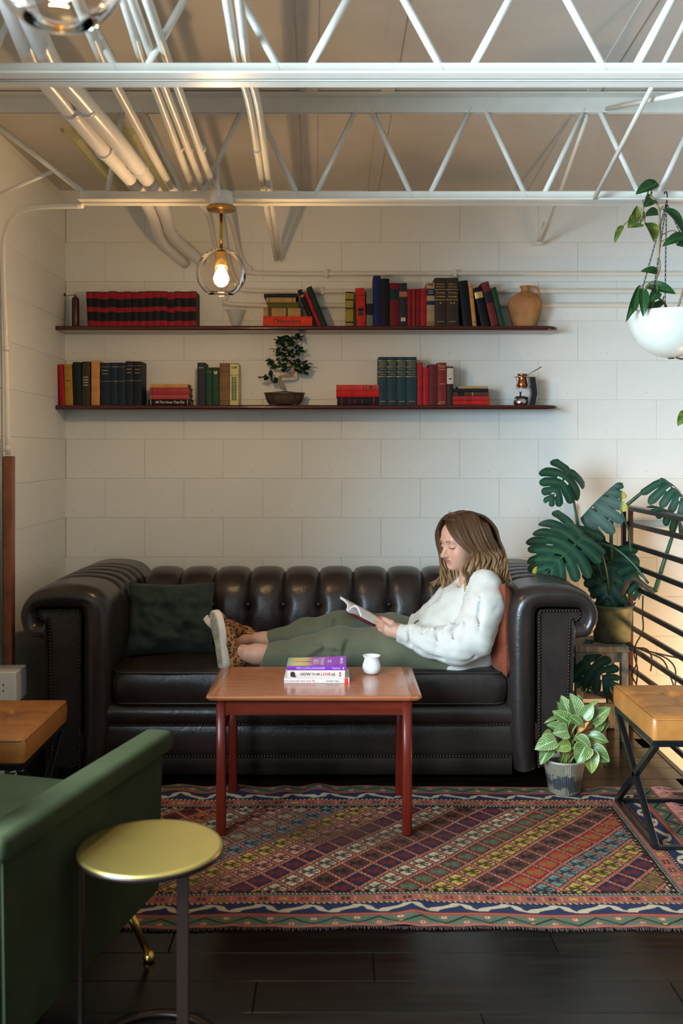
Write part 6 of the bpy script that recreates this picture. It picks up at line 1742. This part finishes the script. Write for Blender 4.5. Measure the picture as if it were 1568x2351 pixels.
def knit():
    t = NT('white_rib_knit'); v = t.coord('Object', (1, 1, 1), (0, R(28), 0))
    w = t.n('ShaderNodeTexWave'); w.inputs['Scale'].default_value = 58; w.inputs['Distortion'].default_value = 1.2; w.inputs['Detail'].default_value = 1; w.bands_direction = 'Z'; t.l(v, w.inputs['Vector'])
    t.set(Base_Color=(0.86, 0.84, 0.80), Roughness=0.9); t.b.inputs['Sheen Weight'].default_value = 0.2
    t.color(t.ramp(w.outputs['Fac'], [(0.0, (0.54, 0.50, 0.44)), (0.6, (0.72, 0.685, 0.62))]))
    t.bump(w.outputs['Fac'], 0.35, 0.002); return t.m
def build_sweater():
    f = Field(axis((0.24, 0.78, 0.0048)), axis((3.95, 4.58, 0.0055)), axis((0.38, 0.88, 0.0048)))
    T = [at(1092, 1348, 4.29), at(1084, 1395, 4.29), at(1066, 1465, 4.28), at(1052, 1515, 4.26)]
    f.chain(T, [.082, .122, .138, .108], .03, ysc=1.30)
    f.chain([at(1045, 1385, 4.28), at(1020, 1440, 4.26), at(1025, 1490, 4.24)], [.075, .10, .09], .04, ysc=1.2)
    f.chain([at(1110, 1345, 4.17), at(1116, 1350, 4.40)], [.07, .06], .04)
    f.chain([at(1113, 1350, 4.16), at(1110, 1395, 4.10), at(1084, 1462, 4.06), at(1046, 1482, 4.04)], [.066, .078, .085, .078], .03)
    f.chain([at(1050, 1482, 4.04), at(985, 1474, 4.055), at(948, 1460, 4.085), at(932, 1456, 4.095)], [.078, .060, .046, .036], .025)
    f.chain([at(932, 1456, 4.095), at(919, 1453, 4.10)], [.037, .036], .008)
    f.chain([at(1048, 1360, 4.42), at(990, 1425, 4.44), at(948, 1438, 4.38), at(918, 1446, 4.32)], [.066, .066, .048, .034], .03)
    f.chain([at(1088, 1505, 4.20), at(1045, 1524, 4.14), at(1012, 1546, 4.105)], [.085, .062, .012], .03)
    f.chain([at(1120, 1500, 4.25), at(1075, 1530, 4.2)], [.06, .05], .03)
    f.chain([at(1086, 1333, 4.29), at(1090, 1345, 4.29)], [.066, .075], .02)
    f.cap(at(1070, 1324, 4.262), at(1098, 1326, 4.30), .052, .052, .02, 's')          # neck opening
    # folds of the loose sleeve
    for a, b, r in (((1060, 1432, 4.00), (1062, 1498, 3.99), .011), ((1032, 1428, 4.01), (1012, 1496, 4.0), .011), ((995, 1436, 4.02), (980, 1490, 4.015), .009), ((1022, 1444, 4.00), (1042, 1438, 4.0), .012), ((965, 1438, 4.05), (958, 1478, 4.05), .008), ((1100, 1400, 4.03), (1085, 1490, 4.0), .010)):
        f.cap(at(*a), at(*b), r * .6, r, .018)
    for a, b, r in (((1104, 1372, 4.04), (1098, 1460, 3.985), .008), ((1046, 1436, 3.985), (1040, 1494, 3.98), .009), ((1012, 1434, 4.0), (1000, 1492, 4.0), .008), ((975, 1440, 4.02), (968, 1486, 4.02), .008), ((940, 1436, 4.06), (944, 1478, 4.05), .006), ((985, 1512, 4.0), (1085, 1508, 4.0), .008), ((1120, 1420, 4.03), (1140, 1380, 4.06), .006)):
        f.cap(at(*a), at(*b), r * .45, r * .45, .022, 's')
    f.wrinkle(.0030, 55, 5); f.wrinkle(.0016, 110, 9)
    d = (at(919, 1453, 4.10) - at(932, 1456, 4.095)); f.cut(at(914, 1452, 4.10), (-1, 0.25, 0.15))
    me, P = f.mesh('sweater', knit()); o = obj('sweater', me, person); o['label'] = 'loose white ribbed knit sweater'
    cu = tube('cuff', [at(929, 1455.5, 4.095), at(917, 1452.5, 4.102)], [.0375, .036], me.materials[0], person, 20)
    return o
build_sweater()
def cotton(name, col):
    t = NT(name); v = t.coord('Object'); f = t.noise(v, 9, 4, 0.6)
    t.color(t.ramp(f, [(0.3, tuple(x * .88 for x in col)), (0.7, tuple(x * 1.1 for x in col))])); t.set(Roughness=0.8); t.b.inputs['Sheen Weight'].default_value = 0.15
    t.bump(t.noise(v, 500, 2, .5), 0.12, 0.0005); return t.m
M_PANT = cotton('olive_cotton', (0.112, 0.114, 0.064))
def build_trousers():
    f = Field(axis((-0.34, 0.52, 0.0050)), axis((3.98, 4.58, 0.0060)), axis((0.40, 0.80, 0.0045)))
    f.chain([at(1060, 1500, 4.28), at(1020, 1500, 4.28)], [.13, .12], .03, ysc=1.3)
    FAR = [at(1030, 1488, 4.38), at(900, 1462, 4.39), at(780, 1450, 4.40), at(700, 1458, 4.385), at(603, 1470, 4.36)]
    f.chain(FAR, [.115, .098, .088, .066, .032], .03)
    NEAR = [at(1030, 1502, 4.19), at(900, 1494, 4.18), at(778, 1486, 4.18), at(700, 1498, 4.16), at(640, 1506, 4.14), at(596, 1508, 4.125)]
    f.chain(NEAR, [.112, .098, .080, .064, .055, .054], .028)
    f.cap(at(700, 1526, 4.12), at(606, 1534, 4.10), .02, .012, .03); f.cap(at(690, 1530, 4.2), at(640, 1532, 4.15), .03, .02, .03)
    for a, b, r in (((770, 1500, 4.09), (715, 1492, 4.09), .007), ((785, 1462, 4.30), (765, 1520, 4.09), .008), ((720, 1480, 4.26), (640, 1488, 4.22), .010), ((800, 1475, 4.11), (790, 1510, 4.09), .007), ((690, 1490, 4.09), (640, 1485, 4.09), .005)): f.cap(at(*a), at(*b), r, r * .6, .02, 's')
    for a, b, r in (((760, 1425, 4.33), (745, 1478, 4.30), .010), ((735, 1486, 4.10), (700, 1505, 4.09), .008), ((830, 1420, 4.36), (900, 1440, 4.33), .010)): f.cap(at(*a), at(*b), r, r * .5, .02)
    f.wrinkle(.0026, 48, 3); f.wrinkle(.0012, 100, 4)
    # trouser ends, hollow
    X = f.a[0][:, None, None]; Y = f.a[1][None, :, None]; Z = f.a[2][None, None, :]
    c0 = at(606, 1470, 4.36).x; c1 = at(604, 1508, 4.12).x
    f.v = np.maximum(f.v, np.where(Y > 4.235, c0 - X + 0 * Z, c1 + 0.020 * np.clip((Z - 0.50) / 0.05, -1.5, 1) - X))
    f.cap(at(596, 1508, 4.125), at(640, 1506, 4.14), .049, .044, .004, 's'); f.cap(at(598, 1470, 4.36), at(625, 1468, 4.365), .029, .032, .004, 's')
    me, P = f.mesh('trousers', M_PANT); o = obj('trousers', me, person); o['label'] = 'olive green cotton trousers'
    return o
tro = build_trousers()

# shoes
def leopard():
    t = NT('leopard_canvas'); v = t.coord('Object'); n = t.noise(v, 55, 2, .5)
    mx = t.n('ShaderNodeVectorMath', _operation='ADD'); sc = t.n('ShaderNodeVectorMath', _operation='SCALE'); nz = t.n('ShaderNodeTexNoise'); nz.inputs['Scale'].default_value = 60; t.l(v, nz.inputs['Vector'])
    t.l(nz.outputs['Color'], sc.inputs[0]); sc.inputs['Scale'].default_value = 0.010; t.l(v, mx.inputs[0]); t.l(sc.outputs[0], mx.inputs[1])
    vo = t.n('ShaderNodeTexVoronoi'); vo.inputs['Scale'].default_value = 74; t.l(mx.outputs[0], vo.inputs['Vector'])
    d = vo.outputs['Distance']; ring = t.math('MULTIPLY', t.math('GREATER_THAN', d, 0.24), t.math('LESS_THAN', d, 0.52))
    gap = t.math('GREATER_THAN', t.noise(v, 130, 1, .5), 0.40)
    c = t.mix(t.math('LESS_THAN', d, 0.26), (0.40, 0.16, 0.045), (0.26, 0.09, 0.025)); t.color(t.mix(t.math('MULTIPLY', ring, gap), c, (0.012, 0.010, 0.010)))
    t.set(Roughness=0.85); return t.m
M_LEO = leopard(); M_SOLE = plain('off_white_rubber', (0.74, 0.67, 0.54), 0.6, var=0.08, scale=30); M_TREAD = plain('worn_tread', (0.60, 0.52, 0.37), 0.8, var=0.35, scale=50, bump=0.5, bscale=60)
FOOT = [(0.0, .020), (.010, .029), (.03, .033), (.07, .031), (.11, .033), (.15, .041), (.18, .0435), (.205, .041), (.228, .032), (.240, .018)]
def shoe(heel, toe, nrm, label, side):
    heel, toe = Vector(heel), Vector(toe); a = (toe - heel); Ls = a.length; a = a / Ls; n = Vector(nrm); n = (n - a * n.dot(a)).normalized(); c = a.cross(n); k = Ls / 0.24
    W = lambda u, l, h: heel + a * (u * k) + c * (l * k) - n * (h * k)         # h: height above the outer face of the sole
    off = lambda u: side * 0.010 * math.sin(math.pi * min(1, u / .24))
    ring = [(u, w + off(u)) for u, w in FOOT] + [(.243, off(.24))] + [(u, -w + off(u)) for u, w in reversed(FOOT)] + [(-.003, 0)]
    m = len(ring); cx_ = 0.12
    V = []
    for ins, h in ((.006, 0), (.0015, .002), (0, .006), (0, .024), (.003, .027)):
        for (u, l) in ring: V.append(W(u + (cx_ - u) * ins * 6, l * (1 - ins * 20), h))
    F = grid_faces(5, m, False, True) + [tuple(4 * m + i for i in range(m))[::-1], tuple(range(m))]
    bm = bmesh.new(); vs = [bm.verts.new(v) for v in V]; [bm.faces.new([vs[i] for i in f]) for f in F]; bmesh.ops.recalc_face_normals(bm, faces=bm.faces[:])
    so = from_bm('shoe', bm, M_SOLE, False, person); auto_smooth(so, 40); so['label'] = label
    V = [W(u + (cx_ - u) * .07, l * .80, -.0012) for u, l in ring] + [W(u + (cx_ - u) * .07, l * .80, .002) for u, l in ring]
    F = [tuple(range(m)), tuple(range(m, 2 * m))] + [(i, (i + 1) % m, m + (i + 1) % m, m + i) for i in range(m)]
    bm = bmesh.new(); vs = [bm.verts.new(v) for v in V]; [bm.faces.new([vs[i] for i in f]) for f in F]; bmesh.ops.recalc_face_normals(bm, faces=bm.faces[:])
    from_bm('outsole', bm, M_TREAD, False, so)
    for i in range(5):
        l = -.018 + .009 * i; tube('tread_groove', [W(.03, l, -.0014), W(.09, l, -.0014)], 0.0012, plain('groove_shade', (0.30, 0.26, 0.18), .9, var=.2), so, 4); tube('tread_groove', [W(.125, l * 1.3 + off(.15), -.0014), W(.205, l * 1.2 + off(.18), -.0014)], 0.0012, plain('groove_shade', (0.30, 0.26, 0.18), .9, var=.2), so, 4)
    pts = [W(u, l, h) for u in (0, .24) for l in (-.05, .05) for h in (0, .12)]
    lo = [min(p[i] for p in pts) - .02 for i in range(3)]; hi = [max(p[i] for p in pts) + .02 for i in range(3)]
    f = Field(*[np.arange(lo[i], hi[i], 0.0034) for i in range(3)])
    f.chain([W(.034, off(.03), .050), W(.10, off(.1), .048), W(.165, off(.16), .040), W(.205, off(.2), .032)], [.035 * k, .037 * k, .039 * k, .030 * k], .02)
    f.chain([W(.030, 0, .050), W(.034, 0, .082)], [.037 * k, .040 * k], .015); f.chain([W(.09, 0, .055), W(.075, 0, .088)], [.034 * k, .030 * k], .02)
    f.cut(W(.1, 0, .020), n); f.cut(W(.06, 0, .093), tuple((-n + a * .35)))
    f.cap(W(.052, 0, .075), W(.050, 0, .13), .030 * k, .036 * k, .006, 's')
    me, P = f.mesh('upper', M_LEO); obj('upper', me, so)
    return so
shoe(at(508, 1541, 4.098), at(486, 1403, 4.140), (-.86, -.50, .05), 'leopard print canvas shoe, sole toward the room', 1)
shoe(at(548, 1492, 4.375), at(468, 1426, 4.250), (-.62, -.05, -.60), 'leopard print canvas shoe behind the front one', -1)

# hair
def build_hair():
    t = NT('brown_hair'); a = t.n('ShaderNodeVertexColor'); a.layer_name = 'tint'; t.color(a.outputs[0]); t.set(Roughness=0.5); t.b.inputs['Specular IOR Level'].default_value = 0.3
    rr = random.Random(21); parts = []; cols = []
    brown, mid, gold = np.array((0.050, 0.023, 0.012)), np.array((0.125, 0.060, 0.026)), np.array((0.46, 0.27, 0.12))
    def strand(P, r, tone, flat=0.6, n=5):
        Q = catmull([hd_(*p) for p in P], 5); N = len(Q)
        R_ = [r * (0.65 + 0.35 * min(1, i / 4)) * (1 - 0.75 * max(0, (i / (N - 1) - .55) / .45) ** 1.6) for i in range(N)]
        V, F = tube_data(Q, R_, n, True, flat); parts.append((V, F))
        for i in range(N):
            s = i / (N - 1); c = brown * (1 - min(1, s / .5)) + mid * min(1, s / .5) if s < .5 else mid * (1 - (s - .5) / .5) + gold * ((s - .5) / .5)
            cols.extend([c * tone] * n)
    def lock(f0, side, i):
        """one lock falling from the parting; f0: position along the parting, 1 front ... -1 nape"""
        fr = 0.078 * f0 - 0.012 if f0 > 0 else 0.080 * f0 - 0.012
        top = 0.127 - 0.45 * max(0, fr - .02) * max(0, fr - .02) / .05 - 0.6 * max(0, -fr - .03) ** 2 / .05
        j = lambda a: rr.uniform(-a, a)
        w = rr.uniform(0, 6.28); amp = rr.uniform(.006, .014)
        out = rr.uniform(0.0, .014)
        P = [(fr, -.014 + side * .003, top + j(.002)), (fr * .98, side * .045 - .010, top * .93 + .003)]
        if side > 0:
            fe = fr * .92 + .004
            P += [(fe + .010 * max(0, f0), .070 + out * .5, .062), (fe, .086 + out, .012), (fe - .016 - .014 * max(0, f0), .092 + out, -.035)]
            e, base = (-.105 - rr.random() * .085), fe - .030 + (0.030 * max(0, f0))
            for q in range(4):
                s = (q + 1) / 4; P.append((base + amp * 1.7 * math.sin(w + s * 4.6) + .018 * s * (1 if f0 > 0 else -.6), .092 + out + amp * math.cos(w + s * 4.6) * 1.5 + .010 * s, -.035 + (e + .0) * s))
        else:
            fe = fr * 1.12 + .004
            P += [(fe, -.082 - out * .5, .055), (fe - .004, -.090 - out, .005), (fe - .010, -.090 - out, -.045)]
            e, base = (-.10 - rr.random() * .08), fe - .012
            for q in range(4):
                s = (q + 1) / 4; P.append((base + amp * 1.3 * math.sin(w + s * 4.4) + .02 * s * max(0, f0), -.090 - out - amp * math.cos(w + s * 6), -.045 + e * s))
        strand(P, rr.uniform(.006, .0095), rr.uniform(.65, 1.35))
    for i in range(210): lock(1 - 2 * ((i + rr.random()) / 210), 1, i)
    for i in range(44):                                                  # front locks sweeping across the near temple
        s0 = rr.random(); dz = rr.uniform(-.004, .004); o_ = rr.uniform(0, .010); w = rr.uniform(0, 6.28); am = rr.uniform(.005, .012)
        P = [(.070 - .06 * s0, -.016, .104 + .022 * s0), (.088 - .050 * s0, .022, .084 + .020 * s0), (.086 - .040 * s0 + o_ * .3, .052 + .008 * s0, .046 + .015 * s0), (.066 - .03 * s0, .076 + o_, .004), (.040 - .02 * s0, .090 + o_, -.030 + dz), (.012, .098 + o_, -.058)]
        e = rr.uniform(-.05, -.12)
        for q in range(3): P.append((.004 + am * math.sin(w + q * 1.9) + .010 * q, .102 + o_ + am * math.cos(w + q * 1.9), -.058 + e * (q + 1) / 3))
        strand(P, rr.uniform(.004, .007), rr.uniform(.65, 1.3))
    for i in range(80): lock(1 - 2 * ((i + rr.random()) / 80), -1, i)
    for i in range(90):                                                   # back of the head
        l = rr.uniform(-.075, .080); w = rr.uniform(0, 6.28); amp = rr.uniform(.006, .014)
        P = [(-.03 + rr.uniform(-.02, .01), l * .25, .126), (-.085, l * .75, .098), (-.118, l * 1.0, .045), (-.124, l * 1.08, -.01)]
        e = rr.uniform(-.15, -.23)
        for q in range(4):
            s = (q + 1) / 4; P.append((-.120 + amp * 1.3 * math.sin(w + s * 4.4) - .008 * s, l * 1.1 + amp * 1.3 * math.cos(w + s * 4.4), -.01 + e * s))
        strand(P, rr.uniform(.005, .009), rr.uniform(.6, 1.2))
    # curls resting on the near shoulder, wisps on the far one
    for i in range(26):
        w = rr.uniform(0, 6.28); a = rr.uniform(.010, .020); x0 = rr.uniform(.030, .078)
        P = [(x0 * .6 - .01, .100, -.05), (x0 - .005, .106, -.085)] + [(x0 + .004 + a * math.sin(w + s * 5.0), .116 + .6 * a * math.cos(w + s * 5.0) + s * .026, -.10 - .115 * s) for s in (.2, .4, .6, .8, 1.0)]
        strand(P, rr.uniform(.003, .0055), rr.uniform(.8, 1.4))
    for i in range(16):
        P = [(.02 + rr.uniform(-.01, .02), -.088, -.06), (.035, -.092, -.10), (.058 + rr.uniform(-.01, .01), -.095, -.135), (.075 + rr.uniform(-.01, .03), -.10, -.155 + rr.uniform(-.01, .01)), (.10 + rr.uniform(-.01, .05), -.11, -.170 + rr.uniform(-.015, .01))]
        strand(P, rr.uniform(.002, .004), rr.uniform(.9, 1.4))
    for i in range(14):
        P = [(rr.uniform(-.02, .03), rr.uniform(-.02, .03), .126)] + [(rr.uniform(-.02, .06), rr.uniform(-.02, .05), .133 + rr.uniform(0, .010)), (rr.uniform(.0, .08), rr.uniform(-.02, .05), .128 + rr.uniform(0, .006))]
        strand(P, .0006, 1.3, 1, 3)
    V, F = join_data(parts); me = mesh('hair', V, F, t.m, True)
    cs = list(cols)
    color_attr(me, np.array(cs)); o = obj('hair', me, person); o['label'] = 'long wavy brown hair with golden ends'
    # hair cap under the locks
    f = Field(axis((HC.x - .16, HC.x + .16, .0045)), axis((HC.y - .15, HC.y + .15, .0045)), axis((HC.z - .14, HC.z + .15, .0045)))
    f.ell(hd_(-.022, 0, .040), (.101, .081, .081), HM, .01); f.ell(hd_(-.055, 0, -.045), (.055, .074, .09), HM, .03)
    f.ell(hd_(.108, -.020, -.022), (.070, .056, .092), HM, .008, 's')
    me2, P = f.mesh('hair_cap', t.m); color_attr(me2, np.tile(np.array((0.055, 0.026, 0.014)), (len(P), 1))); obj('hair_cap', me2, o)
build_hair()

# ------------------------------------------------------------------ the book she reads
def open_book():
    g = at(797, 1402, 4.255); b = Vector((.50, -.86, -.12)).normalized(); a = Vector((.78, .42, -.47)); a = (a - b * a.dot(b)).normalized(); n = a.cross(b)
    if n.z < 0: n = -n
    o = empty('open_book', g); tag(o, 'open white paged paperback with red cover in the hands of the woman', 'book')
    Ln = .198
    def sheet(prof, thick, mat, name, parent, flip=False):
        V = []; m = len(prof)
        for s in (0, 1):
            for (u, h) in prof: V.append(a * (Ln * s) + b * u + n * h)
            for i, (u, h) in enumerate(prof):
                p, q = prof[max(i - 1, 0)], prof[min(i + 1, m - 1)]; t_ = Vector((q[0] - p[0], q[1] - p[1])).normalized(); nn = Vector((-t_.y, t_.x))
                if flip: nn = -nn
                th = thick(i / (m - 1)); V.append(a * (Ln * s) + b * (u - nn.x * th) + n * (h - nn.y * th))
        F = []
        for i in range(m - 1):
            A, B, C_, D_ = i, i + 1, m + i + 1, m + i; o2 = 2 * m
            F += [(A, B, C_, D_), (o2 + A, o2 + D_, o2 + C_, o2 + B), (A, o2 + A, o2 + B, B), (D_, C_, o2 + C_, o2 + D_)]
        F += [(0, m, 3 * m, 2 * m), (m - 1, 3 * m - 1, 4 * m - 1, 2 * m - 1)]
        bm = bmesh.new(); vs = [bm.verts.new(v) for v in V]
        for f in F: bm.faces.new([vs[i] for i in f])
        bmesh.ops.recalc_face_normals(bm, faces=bm.faces[:]); ob = from_bm(name, bm, mat, False, parent); auto_smooth(ob, 50); return ob
    sp = lambda P: [(p.x, p.y) for p in catmull([Vector((x, y, 0)) for x, y in P], 5)]
    near = sp([(0, 0.0), (.012, .022), (.034, .036), (.062, .034), (.088, .022), (.112, .010)])
    far = sp([(0, 0.0), (-.004, .017), (-.016, .028), (-.036, .035), (-.062, .039), (-.092, .041)])
    sheet(near, lambda s: .009, M_PAGEW, 'pages', o); sheet(far, lambda s: .009, M_PAGEW, 'pages', o, True)
    red = plain('crimson_cover', (0.42, 0.010, 0.020), 0.3, var=0.08); whitec = plain('white_cover', (0.75, 0.74, 0.72), 0.35, var=0.03)
    sheet([(x * 1.0, y - .0105) for x, y in sp([(0, 0), (.020, .004), (.05, .010), (.08, .012), (.114, .006)])], lambda s: .0012, red, 'front_cover', o)
    sheet([(x - .0102 * 1.0, y + .002) for x, y in far], lambda s: .0010, whitec, 'back_cover', o, True)
    return o
open_book()
